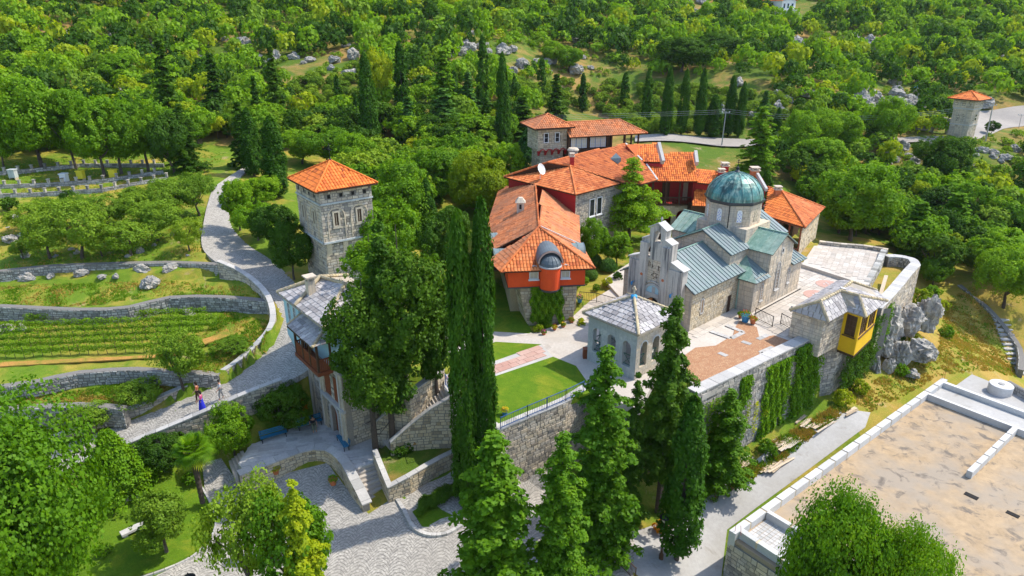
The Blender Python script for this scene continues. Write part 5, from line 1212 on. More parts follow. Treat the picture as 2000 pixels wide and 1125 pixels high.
mb = MB(); mb.box(GL, gw-.3, gw+.15, -.3, 8, 5.4, 11.3, .5); mb.build('pink_wall', M['darkred'], gal)
# low wing behind the dome
lw = thing('rear_wing', 'low red-walled wing with three small chimneys behind the church dome', 'house', P(1420, 400, 5.4))
w0, w1, w2, w3 = P(1362, 357, 11.4), P(1500, 372, 11.4), P(1482, 341, 12.5), P(1360, 329, 12.5)
tslope(lw, [w0, w1, w2, w3], M['tile_bright'], (0, 1), .27, .42, (0, .9))
mb = MB(); d = Vector((0, .8, 0)); mb.solid([w0*1+d-Vector((0, 0, 5)), w1+d-Vector((0, 0, 5)), w2-Vector((0, 0, 7)), w3-Vector((0, 0, 7))], [w0+d-Vector((0, 0, .15)), w1+d-Vector((0, 0, .15)), w2-Vector((0, 0, .3)), w3-Vector((0, 0, .3))], .5); mb.build('red_wall', M['darkred'], lw)
window(lw, Vector((w0.x, w0.y+.78, 9.2)), (w1-w0).normalized(), ez, 2.2, .5, .9, 1.1, M['darkred'], M['glass'], False, .1, .08, (1, 0))
tslope(lw, [P(1352, 402, 8.9), P(1402, 404, 8.9), P(1402, 372, 10.4), P(1358, 370, 10.4)], M['tile_bright'], (0, 1), .27, .42, (0, .9), 'porch_roof')
mb = MB(); p0, p1 = P(1352, 402, 8.8), P(1402, 404, 8.8); mb.solid([Vector((p.x, p.y+.7, 5.3)) for p in (p0, p1)]+[Vector((p1.x, p1.y+3, 5.3)), Vector((p0.x, p0.y+3, 5.3))], [Vector((p.x, p.y+.7, 8.75)) for p in (p0, p1)]+[Vector((p1.x, p1.y+2, 8.75)), Vector((p0.x, p0.y+2, 8.75))], .5); mb.build('porch_wall', M['brown'], lw)
for px, py, z, s in ((1408, 345, 12.0, .7), (1415, 333, 12.5, .8), (1473, 342, 12.4, .9)): chimney(lw, P(px, py, z), s, .6, M['darkred'] if s < .85 else M['terracotta'], M['ashlar'])
mb = MB(); mb.beam(P(1479, 340, 12.7), P(1497, 371, 11.5), .3, .4, .5); mb.build('verge', M['coping'], lw)
# east house
eh = thing('east_house', 'detached house with orange hipped roof and timber porch at the end of the yard', 'house', P(1560, 460, 5.5))
e0, e1, e2, e3, e4 = P(1491, 420, 9.2), P(1573, 445, 9.2), P(1611, 406, 9.2), P(1527, 374, 11.2), P(1500, 366, 11.2)
tslope(eh, [e0, e1, e3, e4], M['tile_bright'], (0, 1), .3, .42, (.2, 1)); tslope(eh, [e1, e2, e3], M['tile'], (0, 1), .3, .42, (.2, 1))
mb = MB()
for a, b in ((e3, e1), (e3, e2), (e4, e3)): ridge(mb, a+ez*.07, b+ez*.07, .11, .4)
mb.build('ridge_tiles', M['tile'], eh)
dr_ = (e2-e1).normalized(); dl_ = (e0-e1).normalized(); dr_.z = dl_.z = 0; wc = e1+dr_*.5+dl_*.5; wc.z = 5.3
Lr = (e2-e1).length-1.0; Ll = (e0-e1).length
mb = MB(); A = wc+dr_*.0; f3, n = plane3(A, dr_, ez); mb.poly([f3(0, 0, 0), f3(Lr, 0, 0), f3(Lr, 3.85, 0), f3(0, 3.85, 0)], 0); stones(mb, A, dr_, ez, [(0, 0), (Lr, 0), (Lr, 3.85), (0, 3.85)], .4, .24, .03, .01); mb.build('stone_wall', M['stone_warm'], eh)
mb = MB(); mb.solid([wc+dl_*2.6+dr_*.02, wc+dl_*(Ll+1)+dr_*.02, wc+dl_*(Ll+1)+dr_*Lr, wc+dl_*2.6+dr_*Lr], [p+ez*3.8 for p in (wc+dl_*2.6+dr_*.02, wc+dl_*(Ll+1)+dr_*.02, wc+dl_*(Ll+1)+dr_*Lr, wc+dl_*2.6+dr_*Lr)], .3); mb.build('porch_back', M['brown'], eh)
for k in range(4):
    p = wc+dl_*(.1+k*1.6); mb = MB(); mb.beam(p, p+ez*3.8, .16, .16); mb.build('porch_post', M['timber'] if 0 else M['redwood'], eh)
mb = MB(); mb.beam(wc+ez*1.0, wc+dl_*5+ez*1.0, .1, .12); mb.beam(wc+ez*3.7, wc+dl_*6+ez*3.7, .2, .25)
for k in range(26): p = wc+dl_*(.1+k*.19); mb.beam(p+ez*.05, p+ez*.95, .05, .05)
mb.build('porch_rail', M['redwood'], eh)
chimney(eh, P(1518, 378, 11.0), .7, .5, M['terracotta'], M['ashlar'])
# ---------------------------------------------------------------- chapel lodge with the yellow oriel
LG = FR(P(1617, 683, 5.6)[:2], 47)
def gp(x, y): return (1520+x/6.25, 520+y/6.25)
lodge = thing('stone_lodge', 'low stone lodge with slab roof and a bright yellow oriel over the rampart', 'house', LG(2, 2, 5.5))
k0, k1, k2, kE, kJ, kO, kOR = [P(*gp(x, y), z) for x, y, z in ((140, 540, 8.1), (610, 688, 8.1), (845, 558, 8.1), (895, 195, 8.1+1.5), (510, 435, 9.5), (1070, 628, 8.1), (1330, 430, 8.1))]
kj2 = P(*gp(760, 305), 9.55); kor = P(*gp(985, 365), 9.35); kN = P(*gp(1205, 300), 8.3); kW = P(*gp(720, 180), 8.6)
for q, e in (([k0, k1, kJ], (0, 1)), ([k1, k2, kj2, kJ], (0, 1)), ([k2, kO, kor, kj2], (0, 1)), ([kO, kOR, kor], (0, 1)), ([k0, kJ, kj2, kE, kW], (4, 0)), ([kor, kOR, kN, kE, kj2], (1, 2))):
    A_, ex_, ey_, nn = roof_axes(q, e); mb = MB(); mb.solid([p-nn*.14 for p in q], [p-nn*.01 for p in q], .2); mb.build('roof_core', M['stone'], lodge)
    slates(lodge, q if e == (0, 1) else q[e[0]:]+q[:e[0]], M['slate_m'], (0, 1), .52, .42, .05, 80)
mb = MB()
for a, b in ((kJ, k0), (kJ, k1), (kJ, kj2), (kj2, kE), (kj2, kor), (kor, kO), (kor, kOR)): ridge(mb, a+ez*.08, b+ez*.08, .13, .38)
ridge(mb, kE+ez*.08, kN+ez*.08, .1, .38); mb.build('hip_stones', M['hip'], lodge)
a0, a1, a2 = k0.lerp(k1, .05)+Vector((.2, .25, 0)), k1+Vector((-.1, .55, 0)), k2+Vector((0.0, .5, 0))
for p in (a0, a1, a2): p.z = 4.6
quadstones(lodge, 'wall', M['ashlar'], [a0, a1, a1+ez*3.5, a0+ez*3.5], .55, .3, .02)
quadstones(lodge, 'wall', M['stone'], [a1, a2, a2+ez*3.5, a1+ez*3.5], .4, .25, .03)
bk = a0+(a2-a1)*1.7; mb = MB(); mb.solid([a0+Vector((.1, .1, 0)), a1+Vector((0, .1, 0)), a2+Vector((0, .2, 0)), bk+(a2-a1)*.6+Vector((1, 0, 0)), bk], [p+ez*3.45 for p in (a0+Vector((.1, .1, 0)), a1+Vector((0, .1, 0)), a2+Vector((0, .2, 0)), bk+(a2-a1)*.6+Vector((1, 0, 0)), bk)], .3); mb.build('inner_core', M['stone'], lodge)
o0 = a2.copy(); o1 = kO+Vector((-.12, .45, 0)); o2 = kOR+Vector((-.5, .35, 0))
zb, zs, zo = 4.3, 5.9, 8.0
for p in (o0, o1, o2): p.z = 0
def ybox(a, b, nwin):
    ex = (b-a); L = ex.length; ex.normalize(); f3, n = plane3(a, ex, ez)
    mb = MB(); mb.box(lambda p, q, r: f3(p, q, r), 0, L, zb, zs, -.12, 0, .5); mb.box(lambda p, q, r: f3(p, q, r), 0, L, zo-.18, zo, -.12, 0, .5)
    for i in range(nwin+1):
        x = (L-.28)*i/nwin; mb.box(lambda p, q, r: f3(p, q, r), x, x+.28, zs, zo-.18, -.12, .001, .5)
    mb.build('yellow_panel', M['yellow'], lodge)
    for i in range(nwin):
        x0 = (L-.28)*i/nwin+.28; x1 = (L-.28)*(i+1)/nwin; window(lodge, f3(0, zs, -.1), ex, ez, (x0+x1)/2, .0, x1-x0, zo-.18-zs, M['brown'], M['glass_brown'], False, .07, .05, (2, 3), sill=.2)
ybox(o0, o1, 1); ybox(o1, o2, 2)
mb = MB(); q = [o0, o1, o2, o0+(o2-o1)]; mb.solid([p+ez*(zb-.22)+Vector((0, 0, 0)) for p in q], [p+ez*zb for p in q], .3); mb.build('oriel_floor', M['brown'], lodge)
mb = MB(); q2 = [p.lerp((o0+o2)/2, .12) for p in q]; mb.solid([p+ez*zb for p in q2], [p+ez*(zo) for p in q2], .3); mb.build('oriel_core', M['dark'], lodge)
# ---------------------------------------------------------------- gate tower by the parking lot, aqueduct-like wall, white house
rt = P(1872, 274, 7); RT = FR((P(1853, 273, 7).x, P(1853, 273, 7).y), 55)
gtw = thing('roadside_tower', 'slim square stone tower with an orange pyramid roof beside the parking lot', 'tower', (rt.x, rt.y, 6))
r_ = boxstones(gtw, 'shaft', M['ashlar'], RT, -.2, 3.2, -3.2, 0.4, 6, 13.6, .6, .35, sides=(0, 1, 2))
T = tile_hip(gtw, RT, -1.3, 4.3, -4.3, 1.5, 15.3, 16.7, M['tile_bright'], tw=.4, tl=.5)
r2 = boxstones(gtw, 'upper_wall', M['ashlar'], RT, -.4, 3.4, -3.4, .6, 13.6, 15.3, .6, .35, sides=(0, 1, 2))
for (A, ex, ez_) in r2[:2]:
    for x in (.7, 2.0, 3.2): window(gtw, A, ex, ez, x, .35, .8, 1.1, M['coping'], M['glass'], False, .06, .04, None)
for (A, ex, ez_) in r_[:2]:
    for x in (1.2, 2.1): window(gtw, A, ex, ez, x, 4.9, .8, 1.5, M['stone_warm'], M['glass'], True, .06, .05, None)
    mb = MB(); f3, n = plane3(A, ex, ez); mb.box(lambda p, q, r: f3(p, q, r), -.08, 3.6, 4.2, 4.4, 0, .1, .7); mb.box(lambda p, q, r: f3(p, q, r), -.08, 3.6, 7.3, 7.6, 0, .15, .7); mb.build('string_course', M['coping'], gtw)
    window(gtw, A, ex, ez, 1.6, 2.4, 1.0, 1.4, M['stone_warm'], M['glass_pale'], True, .1, .05, None)
aq = thing('arched_road_wall', 'grey stone wall with one wide arch running up to the roadside tower', 'wall', P(1820, 250, 8))
p0, p1 = P(1790, 246, 9.0), P(1852, 258, 8.0); p0.z = p1.z = 5.5; L = (p1-p0).length; ex = (p1-p0).normalized()
mb = MB(); hl = [arch2(L*.55, L*.93, 0, 4.3, 10)]; holed(mb, p0, ex, ez, [(0, 0), (L, 0), (L, 5.2), (0, 6.3)], hl, .8, .3); stones(mb, p0, ex, ez, [(0, 0), (L, 0), (L, 5.2), (0, 6.3)], .6, .35, .04, .015, hl); mb.build('wall_stones', M['stone_dark'], aq, kind='stuff')
wh = G(1528, 34); WHF = FR((wh.x, wh.y), 60)
house = thing('white_house', 'white two-storey house with an orange roof high on the wooded hillside', 'house', (wh.x, wh.y, wh.z))
mb = MB(); z0 = wh.z-1; mb.box(WHF, -1, 6, 0, 9, z0, z0+6.6, .5); mb.build('wall', M['white'], house)
K = [WHF(-1.6, -.6, z0+6.5), WHF(6.6, -.6, z0+6.5), WHF(6.6, 9.6, z0+6.5), WHF(-1.6, 9.6, z0+6.5)]; Ra, Rb_ = WHF(2.5, -.6, z0+8.6), WHF(2.5, 9.6, z0+8.6)
for q in ([K[3], K[0], Ra, Rb_], [K[1], K[2], Rb_, Ra]):
    mb = MB(); tiles(mb, q, (0, 1), .5, .6); mb.build('roof', M['tile_bright'], house)
mb = MB(); mb.poly([WHF(-1, 0, z0+6.5), WHF(6, 0, z0+6.5), WHF(2.5, 0, z0+8.4)]); mb.build('gable', M['white'], house)
for (x, y) in ((1.2, 1.2), (3.2, 1.2), (5.4, 1.2), (1.2, 4.0), (3.2, 4.0), (5.4, 4.0)): window(house, WHF(-1, 0, z0), WHF.U(), ez, x, y, .9, 1.6, M['pot_blue'], M['glass'], False, .1, .05, None)
for (x, y) in ((2, 4.2), (5, 1.2)): window(house, WHF(-1, 9, z0), -WHF.V(), ez, x, y, .9, 1.2, M['white'], M['glass'], False, .1, .05, None)
mb = MB(); mb.box(WHF, 2, 6.9, -1.5, 0, z0+3.3, z0+3.5, .5)
for x in (2.1, 4.4, 6.8): mb.box(WHF, x-.1, x+.1, -1.5, -1.3, z0, z0+3.3, .5)
mb.build('balcony', M['white'], house)
# ---------------------------------------------------------------- walls, stairs, paving
def clean(pts, d=.35):
    o = [pts[0]]
    for p in pts[1:]:
        if (p-o[-1]).length > d: o.append(p)
    return o
def spline(pts, k=4):
    W = [(p,) for p in pts]; return [q[0] for q in smooth_pairs(W, k)]
def wallrun(name, label, cat, pts, mat, th=.45, hgt=None, base=None, cw=.42, ch=.27, d=.035, both=False, cop=None, coph=.1, copov=.05, spl=3, tt=(0, 1), group=None, left=False, rough=.35, copw=None, coplen=.9, gap=.012):
    """a masonry wall along pts (top line, left to right as seen from its main face). hgt: height below the top, or base(p) -> z"""
    pts = [Vector(p) for p in pts]
    if spl > 1: pts = spline(pts, spl)
    t = thing(name, label, cat, (pts[0].x, pts[0].y, pts[0].z-1), 0, group)
    nr = []
    for i in range(len(pts)):
        a = pts[max(0, i-1)]; b = pts[min(len(pts)-1, i+1)]; q = (b-a); q.z = 0; q.normalize(); nr.append(Vector((-q.y, q.x, 0)))   # to the back
    bz = [(p.z-hgt) if base is None else base(p) for p in pts]
    core = MB(); st = MB()
    for i in range(len(pts)-1):
        a, b = pts[i], pts[i+1]; a2, b2 = a+nr[i]*th, b+nr[i+1]*th
        A0, B0 = Vector((a.x, a.y, bz[i])), Vector((b.x, b.y, bz[i+1])); A2, B2 = Vector((a2.x, a2.y, bz[i])), Vector((b2.x, b2.y, bz[i+1]))
        core.solid([A0, B0, B2, A2], [a, b, b2, a2], .05)
        for (pa, pb, ta, tb) in ([(A0, B0, a, b)]+([(B2, A2, b2, a2)] if both else [])):
            ex = Vector((pb.x-pa.x, pb.y-pa.y, 0)); L = ex.length
            if L < .05: continue
            ex.normalize(); z0 = min(pa.z, pb.z); AA = Vector((pa.x, pa.y, z0))
            poly = [(0, pa.z-z0), (L, pb.z-z0), (L, tb.z-z0), (0, ta.z-z0)]
            stones(st, AA, ex, Vector((0, 0, 1)), poly, cw, ch, d, gap, (), rough, tt)
    core.build('core', M['mortar'], t); st.build('wall_stones', mat, t, kind='stuff')
    if cop:
        # coping stones, each its own piece
        acc = 0; seg = []; cw_ = copw or (th+2*copov)
        path = pts; k = 0
        cum = [0]
        for i in range(len(path)-1): cum.append(cum[-1]+(path[i+1]-path[i]).length)
        def at(s):
            s = max(0, min(cum[-1]-1e-4, s))
            i = max(0, min(len(path)-2, int(np.searchsorted(cum, s))-1)); q = (s-cum[i])/(cum[i+1]-cum[i]); return path[i].lerp(path[i+1], q), nr[i].lerp(nr[i+1], q).normalized()
        s = 0
        while s < cum[-1]-.1:
            L = coplen*R.uniform(.8, 1.25); e = min(cum[-1], s+L)
            (p, n1), (q, n2) = at(s+.012), at(e-.012); mb = MB(); j = R.uniform(-.008, .008); up = Vector((0, 0, coph+j)); o1 = n1*-copov; o2 = n2*-copov
            mb.solid([p+o1, q+o2, q+o2+n2*cw_, p+o1+n1*cw_], [p+o1+up, q+o2+up, q+o2+n2*cw_+up, p+o1+n1*cw_+up], R.random()); mb.build('coping_stone', cop, t)
            s = e
    return t
ez = Vector((0, 0, 1))
gnd = lambda dz: (lambda p: H(p.x, p.y)-dz)
# the great rampart below the plaza
wallrun('rampart', 'high weathered stone rampart with ivy holding up the brick plaza', 'wall', [P(1362, 770, 5.7), P(1440, 733, 5.75), P(1520, 694, 5.8), P(1612, 650, 5.85)], M['stone_dark'], .9, base=lambda p: -4.6, cw=.42, ch=.25, d=.05, cop=M['coping'], coph=.1, spl=2, coplen=1.1, both=False)
wallrun('rampart', 'plain wall section between the belltower and the high rampart, behind trees', 'wall', [B(5.0, .5, 5.3), P(1364, 768, 5.4)], M['stone_dark'], .6, base=lambda p: -4.6, cop=M['coping'], spl=1)
wallrun('rampart', 'ivy-grown rampart section under the stone lodge and yellow oriel', 'wall', [P(1612, 650, 5.6), P(1640, 668, 4.4), P(1665, 650, 4.4), P(1712, 612, 4.6), P(1724, 603, 5.4)], M['stone_dark'], .9, base=lambda p: -4.0, cw=.42, ch=.25, d=.05, spl=1)
wallrun('curved_bastion', 'curved stone bastion wall with pale coping round the back of the yard', 'wall', [P(1722, 604, 5.6), P(1757, 566, 5.75), P(1782, 535, 5.8), P(1797, 519, 5.8)], M['stone'], .95, base=lambda p: .6, cop=M['coping'], coph=.1, spl=3, both=True)
wallrun('curved_bastion', 'far side of the bastion curving back towards the flagged yard', 'wall', [P(1797, 519, 5.8), P(1790, 508, 5.8), P(1768, 501, 5.8), P(1742, 498, 5.8), P(1725, 499, 5.8)], M['stone'], .85, base=lambda p: 1.6, cop=M['coping'], coph=.1, spl=3, both=True)
wallrun('yard_wall', 'low rough stone edge along the back of the white flagged yard', 'wall', [P(1733, 489, 6.25), P(1690, 482, 6.2), P(1640, 478, 6.2), P(1600, 473, 6.2)][::-1], M['stone'], .4, hgt=1.2, spl=2, both=True, cop=M['stone'], coph=.12)
wallrun('yard_wall', 'broken stone edge with dark blocks beside the sunken planting bed', 'wall', [P(1697, 556, 5.75), P(1712, 530, 5.9), P(1724, 507, 6.1), P(1731, 490, 6.3)], M['dry_stone'], .5, hgt=1.8, spl=2, both=True, cop=M['dry_stone'], coph=.14, coplen=.6)
# retaining wall of the lawn, facing the courtyard
rw_ = wallrun('lawn_retaining_wall', 'tall grey stone retaining wall with an arched doorway below the lawn railing', 'wall', [P(974, 842, 4.45), P(1030, 818, 4.45), P(1105, 787, 4.45), P(1172, 745, 4.45)], M['stone'], .6, base=lambda p: -3.4, cop=M['coping'], coph=.1, spl=1)
wallrun('lawn_retaining_wall', 'short return wall with a niche behind the tall twin cypresses', 'wall', [P(868, 755, 4.45), P(893, 792, 4.45)][::1], M['stone'], .5, base=lambda p: -1.6, cop=M['coping'], coph=.1, spl=1)
wallrun('lawn_retaining_wall', 'retaining wall hidden behind the cypresses between stair head and lawn corner', 'wall', [P(893, 792, 4.45), P(974, 842, 4.45)], M['stone'], .5, base=lambda p: -2.6, cop=M['coping'], coph=.1, spl=1)
a, b = P(974, 842, 4.45), P(1172, 745, 4.45); ex = (b-a); ex.z = 0; ex.normalize(); A = Vector((a.x, a.y, -3.4)); f3, n3 = plane3(A, ex, ez)
archring(rw_, f3, 6.0, 3.6, 1.35, 1.7, .0, .09, M['coping'], 'arch_surround', legs=3.3)
q = arch2(4.65, 7.35, .3, 4.95, 12); mb = MB(); mb.poly([f3(x, y, .06) for x, y in q]); dd = mb.build('arched_door', M['dark'], rw_)
mb = MB(); q = arch2(4.75, 5.95, .3, 4.3, 12); mb.poly([f3(x, y, .075) for x, y in q]); mb.build('door_leaf', M['redwood'], dd)
window(rw_, A, ex, ez, 2.3, 4.9, .45, .7, M['coping'], M['glass'], False, .08, .06, None); window(rw_, A, ex, ez, 2.3, 2.9, .45, .7, M['coping'], M['glass'], False, .08, .06, None)
# ramp walls
lt = [Vector(p[0]) for p in RS]; rt_ = [Vector(p[1]) for p in RS]
i0 = 4; lpts = clean([p+ez*.75 for p in lt[i0:4*12]], .8); rpts = clean([p+ez*.38 for p in rt_[i0:4*5-1]], .8)
wallrun('ramp_parapet', 'pale coped parapet curving up the left side of the cobbled ramp', 'wall', [p-Vector((.4, 0, 0)) for p in lpts[::-1]][::-1], M['stone'], .42, base=lambda p: H(p.x-.9, p.y+.2)-.5, cop=M['coping'], coph=.09, spl=1, both=True)
wallrun('ramp_wall', 'stone wall holding up the right side of the cobbled ramp', 'wall', [p+Vector((.12, -.25, 0)) for p in rpts], M['stone_warm'] if 0 else M['stone'], .42, base=lambda p: -1.9, cop=M['coping'], coph=.09, spl=1, both=False)
# dry-stone terrace walls
def drywall(label, pts, h, th=.6):
    return wallrun('terrace_wall', label, 'wall', [P(*p) for p in pts], M['dry_stone'], th, hgt=h, cw=.34, ch=.22, d=.07, spl=2, cop=None, rough=.5, gap=.018, group='dry stone terrace walls')
def drytop(t, pts, th=.6): pass
drywall('lowest dry stone wall, beside the grey boulders left of the ramp', [(-60, 803, 3.2), (0, 801, 3.2), (60, 797, 3.25), (150, 793, 3.25), (215, 797, 3.1), (240, 800, 3.0)], 1.7)
drywall('dry stone wall between the vineyard and the dry grass strip below it', [(-60, 775, 4.35), (0, 757, 4.35), (70, 747, 4.35), (150, 730, 4.35), (260, 723, 4.35), (340, 729, 4.35), (390, 730, 4.25), (428, 733, 3.8)], 1.25)
drywall('dry stone wall with a round boulder above the top row of vines', [(-60, 600, 6.3), (0, 599, 6.3), (150, 606, 6.3), (250, 601, 6.3), (330, 582, 6.35), (430, 581, 6.35), (525, 589, 6.35)], 1.5)
drywall('dry stone wall below the olive grove, above the big lone boulder', [(-60, 537, 8.0), (0, 530, 8.0), (100, 520, 8.0), (200, 516, 8.0), (330, 513, 8.0), (428, 517, 8.0)], 1.5)
# raised stone beds with little stone posts, far left
for j, (pts, lb) in enumerate([([(-40, 388, 10.6), (60, 385, 10.7), (200, 376, 10.8), (330, 352, 10.9)], 'lowest row of stone posts on a low wall, nearest the olive grove'), ([(0, 369, 11.2), (100, 365, 11.2), (200, 358, 11.2), (320, 340, 11.4)], 'second row of stone posts on a low wall, behind the yellow hives'), ([(0, 343, 12.2), (100, 333, 12.2), (160, 327, 12.2), (320, 327, 12.3)], 'uppermost row of stone posts on a low wall, under the trees')]):
    tp = [G(a, b) for a, b, z in pts]
    for p in tp: p.z += .5
    t = wallrun('post_wall', lb, 'wall', tp, M['dry_stone'], .35, hgt=1.4, cw=.4, ch=.25, d=.05, spl=1)
    tot = sum((tp[i+1]-tp[i]).length for i in range(len(tp)-1)); s = .5
    while s < tot:
        q = s; i = 0
        while q > (tp[i+1]-tp[i]).length: q -= (tp[i+1]-tp[i]).length; i += 1
        p = tp[i].lerp(tp[i+1], q/(tp[i+1]-tp[i]).length); mb = MB(); g = lambda u, v, z: Vector((p.x+u, p.y+.15+v, p.z+z)); mb.box(g, -.13, .13, -.13, .13, -.2, .45, R.random()); mb.box(g, -.18, .18, -.18, .18, .45, .52, R.random()); mb.build('post', M['stone_dark'], t); s += 1.55
for (px, py, z, m_) in ((128, 358, 11.0, 'white'), (160, 352, 11.2, 'beeyellow'), (223, 350, 11.2, 'beeyellow'), (28, 350, 11.4, 'render_grey')):
    p = G(px, py); g = lambda u, v, w_: Vector((p.x+u, p.y+v, p.z+w_)); t = thing('beehive', {(128): 'white box hive on the stone beds at far left', 160: 'left one of the two yellow box hives', 223: 'right one of the two yellow box hives', 28: 'grey box hive at the far left end of the stone beds'}[px], 'beehive', p)
    mb = MB(); mb.box(g, -.4, .4, -.35, .35, .25, 1.2); mb.build('box', M[m_], t); mb = MB(); mb.box(g, -.46, .46, -.42, .42, 1.2, 1.32); mb.build('lid', M['white' if m_ == 'white' else m_], t)
    for e_ in (-.38, .3): mb = MB(); mb.box(g, e_, e_+.08, -.33, .33, -.3, .25); mb.build('leg', M['timber'], t)
# bench terrace: paving slabs laid one by one
terr = sheet('bench_terrace', [(465, 905, 0), (488, 870, 0), (555, 842, 0), (620, 818, 0), (700, 800, 0), (735, 870, 0), (728, 904, 0), (685, 918, 0), (668, 890, 0), (640, 876, 0), (600, 876, 0), (545, 893, 0), (500, 912, 0), (478, 922, 0)], M['flag_grey'], 0, .9)
def paving(parent, pts, mat, deg, sx, sy, z=None, th=.03, off=.0, name='paving_slab', cap=300, holes=(), running=True, gap=.015, jit=.25, raw=False):
    W = [P(*p) for p in pts] if not raw else [Vector(p) for p in pts]
    k, *_ = np.linalg.lstsq(np.array([[p.x, p.y, 1] for p in W]), np.array([p.z for p in W]), rcond=None)
    zf = lambda x, y: k[0]*x+k[1]*y+k[2]
    a = math.radians(deg); cx = sum(p.x for p in W)/len(W); cy = sum(p.y for p in W)/len(W)
    to = lambda x, y: ((x-cx)*math.sin(a)+(y-cy)*math.cos(a), -(x-cx)*math.cos(a)+(y-cy)*math.sin(a)); fr = lambda u, v: (cx+u*math.sin(a)-v*math.cos(a), cy+u*math.cos(a)+v*math.sin(a))
    Lp = [to(p.x, p.y) for p in W]; cells = []
    v = min(p[1] for p in Lp); row = 0
    while v < max(p[1] for p in Lp):
        h = sy*R.uniform(1-jit*.6, 1+jit*.6); u = min(p[0] for p in Lp)-R.uniform(0, sx)
        while u < max(p[0] for p in Lp):
            w_ = sx*R.uniform(1-jit, 1+jit); c = (u+w_/2, v+h/2); x, y = fr(*c)
            if inpoly(c[0], c[1], Lp) and not any(inpoly(x, y, hh) for hh in holes): cells.append((u, v, w_, h, math.hypot(x, y)))
            u += w_
        v += h
    cells.sort(key=lambda c: c[4]); rest = MB()
    for i, (u, v, w_, h, _) in enumerate(cells):
        q = [fr(u+gap, v+gap), fr(u+w_-gap, v+gap), fr(u+w_-gap, v+h-gap), fr(u+gap, v+h-gap)]; tz = off+R.uniform(0, .006)
        mb = MB() if i < cap else rest
        mb.solid([(x, y, zf(x, y)+off-.02) for x, y in q], [(x, y, zf(x, y)+tz+th) for x, y in q], R.random())
        if i < cap: mb.build(name, mat, parent)
    if rest.v: rest.build(name, mat, parent, kind='stuff')
paving(terr, [(478, 915, 0), (488, 873, 0), (555, 845, 0), (620, 821, 0), (698, 804, 0), (731, 872, 0), (724, 901, 0), (687, 914, 0), (670, 888, 0), (640, 874, 0), (600, 874, 0), (545, 891, 0), (500, 910, 0)], M['flag_grey'], 75, .85, .42, off=.004)
# curved front wall of that terrace with broad coping, sweeping down beside the stairs
wallrun('terrace_front_wall', 'curved stone wall with pale coping between bench terrace and courtyard stairs', 'wall', [P(468, 930, .08), P(510, 914, .08), P(555, 897, .08), P(598, 881, .1), P(632, 879, .15), P(652, 890, .2), P(668, 908, .15), P(682, 935, -.1), P(698, 965, -.7), P(709, 988, -1.1)], M['stone_warm'], .5, base=lambda p: -2.4, cop=M['coping'], coph=.08, spl=2, copw=.75)
# stairs
def stair(name, label, pL0, pR0, pL1, pR1, n, mat=M['coping'], depth=None):
    """pL0-pR0 bottom edge, pL1-pR1 top edge"""
    c = (pL0+pR0)/2; t = thing(name, label, 'stairs', c)
    for i in range(n):
        z = pL0.z+(pL1.z-pL0.z)*(i+1)/n; a, b = pL0.lerp(pL1, i/n), pR0.lerp(pR1, i/n); c_, d_ = pL0.lerp(pL1, (i+1.15)/n), pR0.lerp(pR1, (i+1.15)/n)
        zl = z-(pL1.z-pL0.z)/n*2.2-.1
        mb = MB(); mb.solid([Vector((p.x, p.y, zl)) for p in (a, b, d_, c_)], [Vector((p.x, p.y, z)) for p in (a, b, d_, c_)], R.random()); mb.build('step', mat, t)
    return t
stair('courtyard_stair', 'wide stone stair from the courtyard up to the gatehouse door', P(712, 985, -1.7), P(776, 952, -1.7), P(683, 917, -.1), P(738, 899, -.1), 8, M['flag'])
stair('side_stair', 'short stone stair at the left end of the bench terrace', P(447, 903, -.75), P(462, 943, -.75), P(474, 880, -.03), P(494, 918, -.03), 5, M['flag'])
stair('long_stair', 'long stone stair climbing under the big trees to the lawn', P(745, 860, .2), P(768, 884, .2), P(868, 736, 4.4), P(888, 775, 4.4), 22, M['flag'])
wallrun('stair_wall', 'rubble wall behind the long stair in dappled shade', 'wall', [P(728, 830, 1.6), P(800, 770, 4.9), P(868, 722, 5.4)], M['stone_warm'], .5, base=lambda p: -.5, cop=M['coping'], coph=.08, spl=1)
wallrun('stair_wall', 'sloping coped wall in front of the long stair', 'wall', [P(762, 866, 1.2), P(800, 832, 2.4), P(840, 800, 3.7), P(893, 770, 5.0)], M['stone_warm'], .35, base=lambda p: -1.0, cop=M['coping'], coph=.08, spl=1)
# planter beside the stair
wallrun('planter_wall', 'warm stone planter wall under the twin cypresses, below autumn shrubs', 'wall', [P(758, 954, -.2), P(800, 932, .15), P(850, 902, .3), P(902, 877, .4)], M['stone_warm'], .35, base=lambda p: -2.6, cop=M['coping'], coph=.08, spl=1)
wallrun('planter_wall', 'side wall of the planter running down along the courtyard stair', 'wall', [P(728, 880, .9), P(742, 915, .3), P(758, 954, -.2)], M['stone_warm'], .3, base=lambda p: -2.6, cop=M['coping'], coph=.08, spl=1)
sheet('planter_soil', [(735, 885, .05), (800, 830, .4), (868, 800, .6), (895, 800, .6), (900, 876, .2), (850, 900, .1), (800, 928, 0), (760, 950, -.3)], M['hillground'], 0, .6)
sheet('garden_strip', [(775, 965, -1.35), (905, 885, -1.0), (898, 905, -1.0), (790, 975, -1.4)], M['ground'], 0, .4)
pk = sheet('side_pavement', [(782, 980, -1.5), (905, 912, -1.2), (905, 945, -1.3), (835, 1010, -1.6), (800, 1012, -1.6)], M['flag'], 0, .3)
paving(pk, [(786, 982, -1.5), (905, 914, -1.2), (905, 943, -1.3), (835, 1006, -1.6), (803, 1008, -1.6)], M['flag'], 60, 1.6, 1.1, off=.004)
sheet('hedge_bed', [(806, 1000, -1.5), (860, 965, -1.45), (905, 945, -1.3), (905, 1010, -1.7), (870, 1032, -1.8), (825, 1030, -1.75)], M['lawn'], .06, .4)
